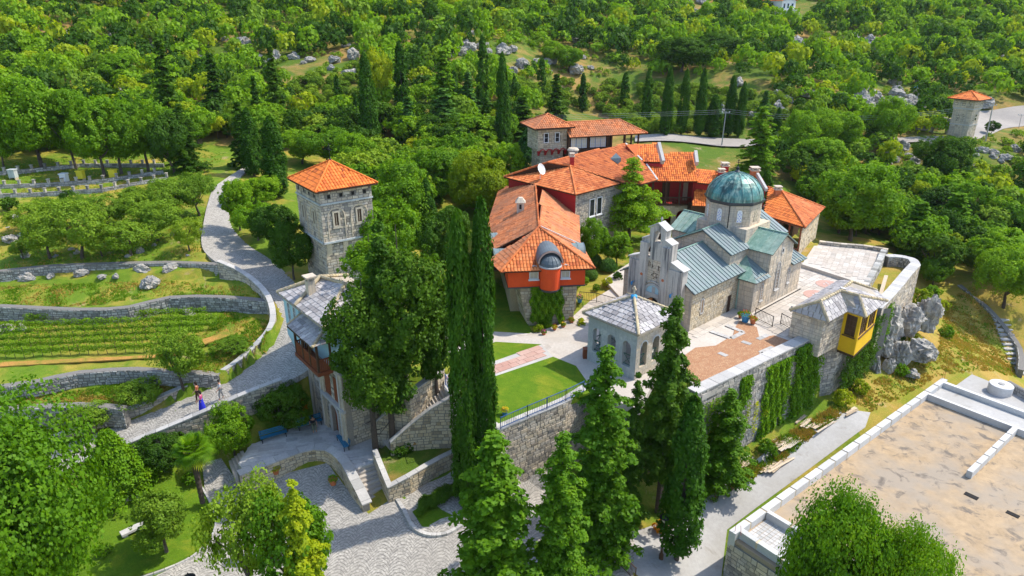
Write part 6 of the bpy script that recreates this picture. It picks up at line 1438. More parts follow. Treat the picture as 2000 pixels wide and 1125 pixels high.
kt = thing('garden_kerb', 'pale stone kerb curving round the clipped hedge bed', 'kerb', P(830, 1030, -1.7))
kp = spline([P(770, 968, -1.5), P(790, 1000, -1.55), P(806, 1030, -1.7), (P(835, 1046, -1.8)), P(872, 1044, -1.8), P(905, 1025, -1.7)], 4)
for i in range(len(kp)-1):
    mb = MB(); a, b = kp[i]+ez*.08, kp[i].lerp(kp[i+1], .96)+ez*.08; mb.beam(a, b, .28, .22, R.random()); mb.build('kerb_stone', M['coping'], kt)
kt = thing('lawn_kerb', 'thin pale kerb between the lower lawn and the setts', 'kerb', P(420, 1010, -1.3))
kp = spline([G(*p) for p in ((372, 925), (400, 962), (421, 1010), (415, 1047), (377, 1088), (300, 1122), (200, 1150))], 4)
for i in range(len(kp)-1):
    mb = MB(); mb.beam(kp[i]+ez*.06, kp[i].lerp(kp[i+1], .96)+ez*.06, .14, .14, R.random()); mb.build('kerb_stone', M['coping'], kt)
# monastery lawns and paths
LZ = 4.5
sheet('upper_lawn', [(968, 837, LZ), (968, 735, LZ), (1080, 697, LZ), (1125, 715, LZ), (1160, 765, LZ), (1105, 783, LZ)], M['lawn'], .03)
sheet('upper_lawn', [(880, 700, LZ), (968, 668, LZ), (1058, 673, LZ), (968, 705, LZ), (900, 728, LZ)], M['lawn'], .03)
sheet('upper_lawn', [(880, 655, LZ+.05), (880, 575, 4.8), (960, 545, 4.9), (1000, 575, 4.7), (1038, 646, LZ), (1040, 652, LZ), (965, 648, LZ)], M['lawn'], .035)
gp1 = sheet('garden_path', [(840, 650, LZ), (965, 648, LZ), (1040, 652, LZ), (1108, 628, LZ+.05), (1150, 590, 4.9), (1200, 560, 5.2), (1215, 585, 5.3), (1330, 640, 5.3), (1250, 800, 4.6), (1160, 770, LZ), (1125, 715, LZ), (1080, 697, LZ), (1058, 673, LZ), (968, 668, LZ), (840, 700, LZ)], M['flag'], .02)
pp_ = sheet('slab_path', [(868, 760, LZ), (868, 733, LZ), (968, 705, LZ), (1058, 673, LZ), (1080, 697, LZ), (968, 735, LZ), (893, 760, LZ), (893, 786, LZ)], M['coping'], .025)
paving(pp_, [(872, 752, LZ), (890, 728, LZ), (968, 709, LZ), (1058, 677, LZ), (1072, 694, LZ), (968, 729, LZ), (895, 755, LZ)], M['flag_pink'], 54, 1.0, .62, off=.03)
paving(gp1, [(970, 654, LZ), (1040, 656, LZ), (1108, 632, LZ+.05), (1150, 595, 4.8), (1215, 590, 5.1), (1235, 612, 4.9), (1145, 700, LZ), (1125, 713, LZ), (1082, 694, LZ), (1062, 672, LZ)], M['flag'], 40, .95, .7, off=.01, jit=.45, cap=280)
# plaza: brick field with white stone bands, flagstones round the church
pz = 5.48
plaza = sheet('church_plaza', [(1215, 585, pz), (1372, 772, pz), (1610, 654, pz), (1705, 600, pz), (1700, 548, pz), (1560, 510, pz), (1540, 480, pz), (1400, 450, pz), (1250, 500, pz), (1180, 545, pz)], M['flag'], .0)
hb = lambda f, pts: [(f(*p, 0).x, f(*p, 0).y) for p in pts]
paving(plaza, [(1360, 668, pz), (1445, 618, pz), (1478, 632, pz), (1560, 668, pz), (1585, 655, pz), (1700, 600, pz), (1690, 552, pz), (1562, 520, pz), (1556, 566, pz), (1470, 616, pz), (1432, 612, pz), (1345, 652, pz)], M['flag'], 47, .9, .6, off=.004, jit=.4, cap=250)
sheet('brick_paving', [(1330, 700, pz), (1358, 680, pz), (1398, 676, pz), (1432, 655, pz), (1436, 640, pz), (1445, 627, pz), (1478, 640, pz), (1483, 660, pz), (1512, 656, pz), (1545, 668, pz), (1578, 668, pz), (1372, 768, pz), (1345, 735, pz)], M['brick'], .06, .05)
def band(pts, w_=.45, label=None):
    for (a, b) in pts:
        pa, pb = P(*a, pz), P(*b, pz); L = (pb-pa).length; k = max(1, round(L/.7))
        for i in range(k):
            mb = MB(); mb.beam(pa.lerp(pb, i/k)+ez*.07, pa.lerp(pb, (i+.96)/k)+ez*.07, w_, .03, R.random()); mb.build('band_slab', M['coping'], plaza)
band([((1388, 648), (1428, 662)), ((1428, 662), (1452, 650)), ((1452, 650), (1418, 636)), ((1404, 690), (1420, 697)), ((1449, 668), (1467, 674)), ((1485, 690), (1500, 697)), ((1500, 697), (1528, 682)), ((1485, 690), (1510, 679)), ((1480, 664), (1500, 655))])
# steps to the white yard and the yard itself
yd = sheet('upper_yard', [(1566, 516, 5.9), (1590, 480, 5.9), (1640, 478, 5.9), (1733, 488, 5.9), (1697, 556, 5.9), (1690, 556, 5.9), (1610, 530, 5.9)], M['flag'], 0, .8)
paving(yd, [(1575, 512, 5.9), (1600, 478, 5.9), (1640, 480, 5.9), (1728, 489, 5.9), (1692, 548, 5.9), (1612, 526, 5.9)], M['flag'], 30, .9, .6, off=.004, jit=.5, cap=200)
stair('yard_step', 'two long pale steps up to the white flagged yard', P(1700, 560, 5.5), P(1590, 527, 5.5), P(1697, 553, 5.88), P(1597, 522, 5.88), 2)
for (px, py, r_) in ((1596, 576, 1.3), (1617, 555, 1.2)):
    c = P(px, py, 5.53); q = [(c.x+r_*math.cos(i*math.pi/12), c.y+r_*math.sin(i*math.pi/12)) for i in range(24)]; mb = MB()
    mb.solid([(x, y, 5.48) for x, y in q], [(x, y, 5.54) for x, y in q], .5); o = mb.build('paving_medallion', M['flag_pink'], plaza)
    for (dx, dy) in ((.4, 0), (-.4, 0), (0, .4), (0, -.4), (0, 0)): 
        mb = MB(); g = lambda u, v, z: Vector((c.x+u, c.y+v, z)); mb.box(g, dx-.1, dx+.1, dy-.1, dy+.1, 5.54, 5.56); mb.build('inset_stone', M['coping'], o)
bed = sheet('sunken_bed', [(1700, 556, 4.6), (1735, 495, 4.6), (1770, 505, 4.6), (1790, 520, 4.6), (1770, 550, 4.6), (1735, 590, 4.6), (1715, 600, 4.6)], M['dryslope'], .1, 3)
mb = MB(); mb.beam(P(1718, 581, 4.8), P(1731, 538, 5.6), .35, .06); o = mb.build('loose_plank', M['timber'], None, origin=P(1718, 581, 4.8)); tag(o, 'pale loose plank leaning inside the curved bastion', 'plank')
# ---------------------------------------------------------------- plants
rs = np.random.RandomState(11)
def quads_mesh(name, c, nrm, size, mat, aspect=1.0, tdir=None, jit=.25):
    """one small leaf-spray face per row of c"""
    n = len(c); nrm = nrm/np.maximum(1e-6, np.linalg.norm(nrm, axis=1))[:, None]
    t = rs.normal(size=(n, 3)) if tdir is None else tdir+rs.normal(size=(n, 3))*jit
    t -= (t*nrm).sum(1)[:, None]*nrm; t /= np.maximum(1e-6, np.linalg.norm(t, axis=1))[:, None]; b = np.cross(nrm, t)
    s = (size*rs.uniform(.6, 1.35, n))[:, None] if np.isscalar(size) else (size*rs.uniform(.6, 1.35, n))[:, None]
    a = s*aspect
    bend = nrm*s*rs.uniform(-.25, .25, (n, 1))
    v = np.stack([c-t*a*.5, c+b*s*.5+bend, c+t*a*.5, c-b*s*.5+bend], 1).reshape(-1, 3)
    return v
def mesh_from_quads(name, v, mat):
    nq = len(v)//4; me = bpy.data.meshes.new(name); me.vertices.add(len(v)); me.vertices.foreach_set('co', v.astype(np.float32).ravel())
    me.loops.add(nq*4); me.loops.foreach_set('vertex_index', np.arange(nq*4, dtype=np.int32))
    me.polygons.add(nq); me.polygons.foreach_set('loop_start', np.arange(0, nq*4, 4, dtype=np.int32)); me.polygons.foreach_set('loop_total', np.full(nq, 4, dtype=np.int32))
    me.materials.append(mat); me.update(); return me
def sph(n):
    d = rs.normal(size=(n, 3)); return d/np.linalg.norm(d, axis=1)[:, None]
def clumps(cc, cn, cr, per, leaf, flat=.6, up=.35, aspect=1.0):
    """cc clump centres, cn outward normals, cr radii"""
    k = len(cc); d = sph(k*per)*rs.uniform(.25, 1.0, (k*per, 1))**.6
    C_ = np.repeat(cc, per, 0); Nn = np.repeat(cn, per, 0); Rr = np.repeat(cr, per)[:, None]
    along = (d*Nn).sum(1)[:, None]*Nn; d = d-along*(1-flat)
    p = C_+d*Rr; nn = d*.8+Nn*.8+np.array([0, 0, up])+rs.normal(size=p.shape)*.55
    return quads_mesh('', p, nn, leaf, None, aspect)
def broad_crown(seed, h=7.0, r=3.0, lobes=13, ncl=16, per=46, leaf=.27, mat=None, bottom=.22, irregular=.35):
    rs.seed(seed); cz = h*(bottom+1)/2; hz = h*(1-bottom)/2; V = []
    lc = sph(lobes)*rs.uniform(.35, .68, (lobes, 1)); lc[:, 2] *= .9; lc = lc*np.array([r, r, hz]); lc[:, 2] += cz
    lr = rs.uniform(.36, .58, lobes)*r*(1+rs.uniform(-irregular, irregular, lobes)*.5)
    for i in range(lobes):
        d = sph(ncl*2); out = lc[i]-np.array([0, 0, cz]); out = out/(np.linalg.norm(out)+1e-6); keep = (d*out).sum(1)+.25*d[:, 2] > -.35; d = d[keep][:ncl]
        cc = lc[i]+d*lr[i]*rs.uniform(.82, 1.08, (len(d), 1))*np.array([1, 1, .85]); V.append(clumps(cc, d, np.full(len(d), lr[i]*.36)*rs.uniform(.7, 1.3, len(d)), per, leaf))
    # a few stray sprays beyond the outline
    d = sph(26); d[:, 2] = np.abs(d[:, 2])*.9; cc = d*np.array([r, r, hz])*rs.uniform(.88, 1.05, (26, 1)); cc[:, 2] += cz; V.append(clumps(cc, d, np.full(26, .3*r/3), 22, leaf))
    return mesh_from_quads('crown', np.concatenate(V), mat)
def spindle_crown(seed, h=12.0, r=1.1, n=260, per=26, leaf=.2, mat=None, base=.06, power=.55, top=1.6, flame=1.0):
    """columnar crown: upright flame-shaped sprays round a spindle"""
    rs.seed(seed); z = rs.uniform(0, 1, n); prof = lambda z: np.minimum(1, (z/.12)**.5+.15)*np.maximum(0.02, 1-np.maximum(0, (z-.25)/.75)**top)**power
    ang = rs.uniform(0, 2*np.pi, n); lump = 1+.13*np.sin(ang*3+z*9+seed)+.1*np.sin(ang*2-z*17); rr = r*prof(z)*lump*rs.uniform(.78, 1.04, n)
    cc = np.stack([rr*np.cos(ang), rr*np.sin(ang), h*(base+(1-base)*z)], 1); cn = np.stack([np.cos(ang), np.sin(ang), np.full(n, .45)], 1)
    k = n*per; C_ = np.repeat(cc, per, 0); d = sph(k)*rs.uniform(.2, 1, (k, 1))**.5*np.array([.22*r/1.1+.06, .22*r/1.1+.06, .62*flame]); p = C_+d
    p[:, 0] -= np.repeat(np.cos(ang), per)*np.maximum(0, d[:, 2])*.22; p[:, 1] -= np.repeat(np.sin(ang), per)*np.maximum(0, d[:, 2])*.22
    nn = np.repeat(cn, per, 0)+rs.normal(size=p.shape)*.5
    v = quads_mesh('', p, nn, leaf, None, 1.7, np.array([0, 0, 1.0]), .45); return mesh_from_quads('crown', v, mat)
def conifer_crown(seed, h=14.0, r=2.6, tiers=17, per=44, leaf=.24, mat=None, base=.16, droop=.25, irregular=.35, pw=.8, flat=.5):
    rs.seed(seed); V = []
    for t in range(tiers):
        f = t/(tiers-1.0); z0 = h*(1-base)/tiers*irregular*2.2; z = h*(base+(1-base)*f); R_ = r*((1-f)**pw*.95+.06)*(rs.uniform(1-irregular, 1.05)); nb = max(4, int(9*(1-f)+4))
        a0 = rs.uniform(0, 6.28)
        for b in range(nb):
            a = a0+b*2*np.pi/nb+rs.uniform(-.3, .3); L = R_*rs.uniform(.62, 1.12); m = max(2, int(L/.55)); q = (np.arange(m)+.6)/m
            cc = np.stack([L*q*np.cos(a), L*q*np.sin(a), z+rs.uniform(-z0, z0)-droop*L*q**1.5+.12*L*np.maximum(0, q-.8)*3+rs.uniform(-.15, .15, m)], 1)
            cn = np.stack([np.cos(a)*q*.8, np.sin(a)*q*.8, np.ones(m)], 1); cn /= np.linalg.norm(cn, axis=1)[:, None]
            V.append(clumps(cc, cn, (.28+.32*(1-q)*.6+.1*(1-f))*rs.uniform(.8, 1.25, m)*max(.55, r/2.6), per, leaf, flat, .3, 1.4))
    V.append(clumps(np.array([[0, 0, h*.985], [0, 0, h*.95]]), np.array([[0, 0, 1.], [0, 0, 1.]]), np.array([.22, .3]), per, leaf, 1, .2, 1.4))
    return mesh_from_quads('crown', np.concatenate(V), mat)
def limb(mb, p, d, L, r, n=4, seg=3):
    q = Vector(p); d = Vector(d).normalized()
    for i in range(seg):
        e = q+d*(L/seg); mb.tube(q, e, r*(1-i/seg*.75), r*(1-(i+1)/seg*.75)+.005, n+2, R.random()); q = e; d = (d+Vector((R.uniform(-.25, .25), R.uniform(-.25, .25), R.uniform(-.05, .25)))).normalized()
    return q
def trunk_mesh(h, r0, kind='broad', crown_r=3.0):
    mb = MB()
    if kind == 'broad':
        top = limb(mb, (0, 0, -.6), (R.uniform(-.08, .08), R.uniform(-.08, .08), 1), h*.45+.6, r0, 6)
        for i in range(6):
            a = i*1.05+R.uniform(-.3, .3); limb(mb, (top.x*.7, top.y*.7, h*R.uniform(.24, .42)), (math.cos(a), math.sin(a), R.uniform(.7, 1.3)), crown_r*.85, r0*.45)
    else:
        mb.tube((0, 0, -.8), (0, 0, h*.97), r0, .02, 8, .5)
        if kind == 'conifer':
            for i in range(14):
                a = R.uniform(0, 6.28); z = h*R.uniform(.12, .8); mb.tube((0, 0, z), (math.cos(a)*crown_r*(1-z/h)*.8, math.sin(a)*crown_r*(1-z/h)*.8, z-.2), r0*.22, .01, 5, R.random())
    me = bpy.data.meshes.new('trunk'); me.from_pydata(mb.v, [], mb.f); me.materials.append(M['bark']); at = me.attributes.new('tint', 'FLOAT', 'FACE'); at.data.foreach_set('value', np.array(mb.t, dtype=np.float32)); return me
K = {}
K['broad'] = [(broad_crown(s, 7, 3.0, 15, 19, 74, .175, M['leaf'], .2), trunk_mesh(7, .2), 7, 3.0) for s in (1, 2, 3, 4)]
K['broadfar'] = [(broad_crown(s, 6, 2.9, 12, 14, 26, .29, M['leaf'], .12), trunk_mesh(6, .17), 6, 2.9) for s in (11, 12, 13, 14, 15)]
K['spreading'] = [(broad_crown(s, 7, 4.2, 20, 20, 80, .18, M['leaf'], .34), trunk_mesh(7, .24, 'broad', 4), 7, 4.2) for s in (21,)]
K['huge'] = [(broad_crown(s, 10, 6.0, 34, 24, 54, .2, M['leaf'], .3, .6), trunk_mesh(10, .35, 'broad', 5.6), 10, 6.0) for s in (24,)]
K['cypress'] = [(spindle_crown(s, 12, 1.0, 420, 40, .13, M['leaf_cyp']), trunk_mesh(12, .16, 'pole'), 12, 1.0) for s in (31, 32, 33)]
K['column'] = [(spindle_crown(s, 16, 1.0, 640, 40, .13, M['leaf_cyp'], .02, .34, 2.6), trunk_mesh(16, .2, 'pole'), 16, 1.0) for s in (36, 37)]
K['cypfar'] = [(spindle_crown(s, 12, 1.0, 170, 16, .30, M['leaf_cyp']), trunk_mesh(12, .14, 'pole'), 12, 1.0) for s in (34, 35)]
K['conifer'] = [(conifer_crown(s, 14, 2.7, 22, 58, .17, M['leaf_con'], .06, .28, .5, .34), trunk_mesh(14, .22, 'conifer', 2.7), 14, 2.7) for s in (41, 42)]
K['drooping'] = [(conifer_crown(s, 15, 2.8, 17, 66, .18, M['leaf_dark'], .26, .45, .5, .36, .75), trunk_mesh(15, .28, 'conifer', 2.5), 15, 2.8) for s in (46, 47, 48)]
K['tall'] = [(broad_crown(s, 14, 3.0, 25, 18, 56, .19, M['leaf_dark'], .2, .6), trunk_mesh(14, .3, 'conifer', 1.5), 14, 3.0) for s in (91, 92, 93)]
K['confar'] = [(conifer_crown(s, 12, 2.3, 15, 16, .34, M['leaf_dark'], .1, .3, .35, .8), trunk_mesh(12, .18, 'conifer', 2.2), 12, 2.3) for s in (44, 45)]
K['cedar'] = [(conifer_crown(51, 11, 5.2, 9, 80, .17, M['leaf'], .28, .02, .25, .75, .35), trunk_mesh(11, .26, 'conifer', 4.5), 11, 5.2)]
K['cone'] = [(spindle_crown(61, 6, 2.1, 460, 40, .13, M['leaf_ivy'], .02, .95, 1.05, .55), trunk_mesh(6, .15, 'pole'), 6, 2.1)]
K['olive'] = [(broad_crown(s, 4, 2.1, 13, 15, 46, .12, M['leaf_olive'], .26), trunk_mesh(4, .16, 'broad', 1.9), 4, 2.1) for s in (71, 72, 73)]
K['shrub'] = [(broad_crown(s, 1.6, 1.0, 9, 13, 26, .11, M['leaf'], .0), trunk_mesh(1.5, .05, 'broad', .8), 1.6, 1.0) for s in (81, 82, 83)]
MESH_ONLY = {}
def plant(kind, x, y, h, r=None, label='', cat='tree', group=None, z=None, mat=None, name=None, idx=None, rz=None, lean=0.0, sink=0.0):
    v = K[kind]; me, tr, H0, R0 = v[R.randrange(len(v)) if idx is None else idx % len(v)]
    if z is None: z = H(x, y)
    s = h/H0; sr = (r/R0) if r else s
    nm = name or {'broad': 'broadleaf_tree', 'broadfar': 'broadleaf_tree', 'spreading': 'spreading_tree', 'cypress': 'cypress', 'cypfar': 'cypress', 'conifer': 'conifer', 'drooping': 'conifer', 'confar': 'conifer', 'column': 'cypress', 'huge': 'broadleaf_tree', 'tall': 'evergreen_tree', 'cedar': 'cedar', 'cone': 'thuja', 'olive': 'olive_tree', 'shrub': 'shrub'}[kind]
    t = thing(nm, label, cat, (x, y, z-sink), R.uniform(0, 6.28) if rz is None else rz, group); t.scale = (sr, sr, s); t.rotation_euler[0] = R.uniform(-.02, .02)+lean
    for nme, m_ in (('crown', me), ('trunk', tr)):
        o = bpy.data.objects.new('foliage' if (kind == 'shrub' and nme == 'crown') else ('stem' if kind == 'shrub' else nme), m_); col.objects.link(o); o.parent = t
        if mat and nme == 'crown': o.material_slots[0].link = 'OBJECT'; o.material_slots[0].material = M[mat]
    return t
def at_base(kind, px, py, top, w=None, z=None, **k):
    """tree whose foot is at pixel (px, py) and whose tip is at pixel row top; w = crown width in pixels"""
    p = G(px, py) if z is None else P(px, py, z); d = p.y*CP-(p.z-HC)*SP
    h = ZT(p.y, top)-p.z; d2 = p.y*CP-(p.z+h*.6-HC)*SP
    return plant(kind, p.x, p.y, h, (w*d2/F/2) if w else None, z=p.z, **k)
# ---------------------------------------------------------------- trees one can point at
T_ = at_base
T_('column', 914, 990, 428, 50, z=-1.6, label='left one of the two tall slender cypresses in the centre foreground', group='tall cypresses', idx=0)
T_('column', 947, 985, 404, 46, z=-1.6, label='right one of the two tall slender cypresses in the centre foreground', group='tall cypresses', idx=1)
T_('cypress', 1322, 1085, 785, 74, z=-3.6, label='dense cypress beside the lamp post at the foot of the rampart', idx=2)
T_('cypress', 542, 385, 232, 46, label='dark cypress rising just left of the tall stone tower', idx=0)
for i, (px, py, top, w, lb) in enumerate([(727, 305, 108, 34, 'tall cypress beside the short stretch of road behind the tower'), (787, 228, 84, 26, 'slender cypress right of the one by the road bend'), (944, 228, 72, 24, 'tallest slim cypress behind the belfry roofs, near the rocks'), (983, 306, 108, 27, 'cypress standing alone left of the lookout turret'),
    (1058, 188, 115, 17, 'slim cypress above the lookout turret roof'), (1137, 218, 145, 15, 'small slim cypress above the timber loggia'), (1005, 198, 150, 12, 'small cypress right of the tall slim one'), (888, 192, 138, 15, 'short cypress among the pale trees at upper centre'),
    (1219, 208, 143, 17, 'first cypress of the row along the far road, from the left'), (1260, 248, 136, 20, 'second cypress of the row along the far road'), (1298, 266, 136, 22, 'third cypress of the row along the far road'), (1330, 264, 138, 20, 'fourth cypress of the row, left of the bushy one'),
    (1363, 268, 137, 21, 'fifth cypress of the row, next to the bushy one'), (1390, 269, 188, 30, 'short bushy dark cypress in the row along the far road'), (1421, 267, 152, 22, 'cypress right behind the grey lamp pole'), (1441, 268, 162, 19, 'last cypress at the right end of the row'),
    (1512, 285, 212, 16, 'small cypress among broadleaf trees right of the row'), (1487, 425, 335, 26, 'dark cypress squeezed behind the green dome'), (838, 480, 352, 34, 'small dark cypress inside the thicket between tower and hall'), (497, 345, 215, 34, 'dark cypress in the trees left of the tower, further back'), (663, 215, 150, 16, 'tiny cypress at the edge of the orchard'), (700, 250, 185, 14, 'small cypress beside the orchard rows')]):
    T_('cypfar' if py < 260 else 'cypress', px, py, top, w, label=lb, group='cypresses on the slope', idx=i)
# big irregular conifers in the middle
T_('tall', 735, 893, 530, 150, z=-.3, label='big dark evergreen hiding the right side of the gatehouse', idx=0)
T_('tall', 798, 858, 425, 178, z=.3, label='tallest dark evergreen with bare lower trunk above the planter', idx=1)
T_('drooping', 768, 872, 462, 150, z=.3, label='ragged dark conifer in the middle of the evergreen mass by the stair', idx=2)
T_('tall', 858, 842, 500, 100, z=.3, label='thin dark evergreen behind the bare trunk by the stair', idx=2)
T_('tall', 738, 700, 448, 130, z=4.2, label='bright evergreen behind the gatehouse against the tower', idx=0, mat='leaf_con')
T_('drooping', 1285, 1000, 608, 155, z=-3.3, label='dark evergreen covering the right side of the belltower', idx=1)
T_('conifer', 1165, 1085, 705, 200, z=-2.8, label='bright green conifer in front of the arched doorway', idx=0)
T_('conifer', 1222, 1010, 742, 90, z=-2.8, label='darker conifer half hidden behind the bright one below the belltower', idx=1, mat='leaf_dark')
T_('conifer', 965, 1215, 872, 250, z=-2.2, label='broad conifer at the bottom edge under the twin cypresses', idx=2)
T_('conifer', 1088, 1205, 868, 175, z=-2.4, label='narrow conifer at the bottom edge right of the broad one', idx=0)
T_('conifer', 610, 1240, 955, 130, z=-2.0, label='yellowish conifer tip rising from the shrubby tree at bottom centre', idx=1, mat='leaf_yellow')
T_('olive', 500, 1180, 955, 170, z=-2.0, label='left half of the yellow-green shrubby tree at the bottom edge', idx=0)
T_('olive', 575, 1210, 985, 190, z=-2.0, label='right half of the yellow-green shrubby tree at the bottom edge', mat='leaf', idx=1)
T_('conifer', 1408, 935, 770, 120, z=-2.2, label='evergreen sprays against the left end of the high rampart', idx=2, mat='leaf_con')
T_('huge', 40, 1265, 842, 420, z=-2.0, mat='leaf', label='huge broadleaf tree filling the bottom left corner', idx=1)
T_('broad', 118, 1170, 958, 150, z=-1.7, label='right part of the big leafy mass at bottom left', idx=2)
T_('broad', 20, 1010, 835, 170, z=-.6, label='broadleaf tree at the left edge below the boulders', idx=0)
T_('huge', 1600, 1330, 992, 215, z=-6.0, mat='leaf_mid', label='left crown of the leafy trees overhanging the flat concrete roof', idx=0)
T_('huge', 1715, 1350, 1050, 190, z=-6.0, mat='leaf_mid', label='right crown of the leafy trees overhanging the flat concrete roof', idx=1)
T_('cone', 236, 968, 845, 116, z=-1.2, label='dense cone-shaped thuja on the lower lawn')
T_('cedar', 1228, 470, 318, 168, z=5.2, label='bright layered tree between the residence and the church')
T_('broad', 325, 1075, 965, 122, z=-1.6, label='loose round shrubby tree on the lower lawn', mat='leaf_olive', idx=1)
T_('broad', 322, 925, 848, 92, z=-1.1, label='dark rounded bush between the thuja and the palm', idx=3, mat='leaf_dark', cat='bush')
T_('broad', 458, 895, 795, 92, z=-.9, label='large feathery bush left of the blue benches', idx=0, cat='bush')
T_('broad', 562, 845, 758, 100, z=-.1, label='dark bush in the corner of ramp wall and gatehouse', idx=1, mat='leaf_dark', cat='bush')
T_('olive', 358, 757, 652, 100, label='old olive tree at the parapet above the two walkers', idx=0)
T_('olive', 455, 690, 665, 85, label='small olive at the end of the vine rows', idx=1)
T_('olive', 280, 802, 745, 90, label='feathery shrub beside the ramp parapet below the olive', idx=2)
T_('olive', 175, 845, 795, 95, label='feathery shrub left of the ramp near the boulders', idx=0)
# olive grove
OLB = ['olive at the lower left of the grove, second from the left edge', 'tallest olive in the left half of the grove', 'olive at the lower middle of the grove, above the dry stone wall', 'olive in the middle of the grove between the tall ones', 'olive in the upper middle of the grove', 'olive in the upper left middle of the grove behind the tallest', 'large olive at the upper right of the grove', 'olive at the upper right corner of the grove beside the road', 'small olive closest to the road bend at the lower right of the grove', 'olive at the upper left of the grove', 'olive with thin grey crown at the far upper left of the grove', 'small grey olive above the left end of the grove', 'small olive low in the grove between two larger ones', 'olive at the top of the grove below the stone posts', 'tiny olive with dark trunk at the left end of the grove', 'topmost olive of the grove where the road narrows', 'small olive below the middle of the lowest post wall']
for i, (px, py, top, w) in enumerate([(100, 505, 425, 105), (160, 505, 395, 120), (255, 500, 430, 110), (310, 470, 395, 100), (285, 440, 375, 105), (215, 450, 380, 95), (345, 430, 355, 95), (390, 420, 345, 80), (370, 490, 425, 60), (150, 440, 385, 75), (60, 450, 400, 90), (95, 420, 385, 60), (200, 500, 455, 60), (330, 395, 350, 70), (45, 505, 470, 42), (385, 380, 338, 60), (270, 400, 365, 60)]):
    T_('olive', px, py, top, w, label=OLB[i], group='olive trees in the grove', idx=i)
# left of the road: park trees
for i, (px, py, top, w, k, m_, lb) in enumerate([(85, 328, 150, 150, 'broad', None, 'big tree with visible dark trunk at the left edge above the stone posts'), (205, 345, 190, 120, 'broad', None, 'round tree with forked trunk behind the yellow hives'), (238, 340, 200, 110, 'broad', None, 'right neighbour of the forked tree behind the hives'), (342, 340, 215, 90, 'broad', 'leaf_dark', 'tree at the right end of the stone posts'), (370, 335, 210, 80, 'conifer', 'leaf_dark', 'dark tree beside the dry clearing left of the road'), (150, 330, 175, 100, 'broad', None, 'tree between the edge tree and the hives'), (290, 335, 180, 110, 'broad', None, 'dense tree in the middle of the left tree line'), (8, 330, 215, 70, 'broad', None, 'tree cut by the left edge of the picture'),
    (340, 265, 80, 85, 'confar', None, 'tall dark evergreen in the left woodland'), (430, 235, 110, 75, 'confar', None, 'dark evergreen left of the tallest one'), (545, 240, 92, 62, 'confar', None, 'tall spiky evergreen above the stone tower'), (480, 330, 205, 70, 'confar', None, 'evergreen leaning over the road top'), (508, 260, 150, 45, 'confar', None, 'narrow evergreen beside the tall spiky one'),
    (470, 450, 350, 70, 'broad', None, 'bright tree on the right bank of the cobbled road'), (505, 470, 390, 80, 'broad', None, 'tree shading the road left of the stone tower'), (545, 500, 395, 90, 'broad', 'leaf_dark', 'dark leafy tree touching the left wall of the tower'), (575, 545, 430, 80, 'broad', 'leaf_dark', 'lowest dark tree at the tower foot beside the road'), (515, 400, 345, 80, 'broad', None, 'bright crown in front of the dark cypress'), (480, 400, 350, 60, 'broad', None, 'small tree where the road narrows')]):
    T_(k, px, py, top, w, label=lb, mat=m_, idx=i)
# thicket between tower and hall, and round the buildings
for i, (px, py, top, w, k, m_, lb) in enumerate([(790, 470, 318, 130, 'broad', None, 'bright round tree right of the orange tower roof'), (850, 400, 290, 120, 'broad', None, 'bright tree behind the thicket left of the hall'), (760, 560, 380, 130, 'broad', None, 'leafy tree beside the right wall of the stone tower'), (870, 560, 400, 110, 'broad', 'leaf_dark', 'dark tree between the evergreens and the hall'), (935, 430, 296, 110, 'broad', 'leaf_yellow', 'yellow-green tree beside the left eave of the hall'), (985, 400, 280, 90, 'broad', None, 'round tree above the hall roof corner'), (640, 330, 240, 100, 'broad', None, 'bright tree behind the orange tower roof'), (590, 320, 250, 80, 'broad', None, 'low tree behind the tower, left side'), (700, 350, 262, 90, 'broad', None, 'tree between tower roof and the road bend'), (912, 300, 225, 120, 'broad', None, 'large round tree above the thicket'), (860, 300, 215, 100, 'broad', 'leaf_dark', 'dark tree behind the thicket'), (800, 290, 195, 75, 'confar', 'leaf_blue', 'blue-green conifer right of the road bend'), (870, 245, 100, 90, 'confar', 'leaf_con', 'bright conifer left of the slim cypresses'), (915, 235, 145, 70, 'confar', 'leaf_blue', 'blue-green conifer beside the bright one'), (870, 280, 175, 110, 'confar', 'leaf_blue', 'broad blue-green conifer in front of the bright one'), (1040, 335, 240, 80, 'cone', 'leaf_blue', 'pyramid-shaped dark conifer left of the turret'), (1020, 270, 190, 90, 'confar', None, 'dark conifer behind the pyramid-shaped one'), (1085, 250, 150, 70, 'confar', None, 'dark spiky conifer above the turret'), (740, 220, 85, 60, 'broad', 'leaf_yellow', 'pale yellow-green tree behind the road cypress'), (940, 560, 480, 60, 'broad', 'leaf_dark', 'dark shrub mass under the left eave of the hall'), (1155, 520, 425, 60, 'broad', None, 'small bright tree at the corner of the residence'), (1205, 520, 455, 60, 'broad', None, 'low tree beneath the layered tree')]):
    T_(k, px, py, top, w, label=lb, mat=m_, idx=i)
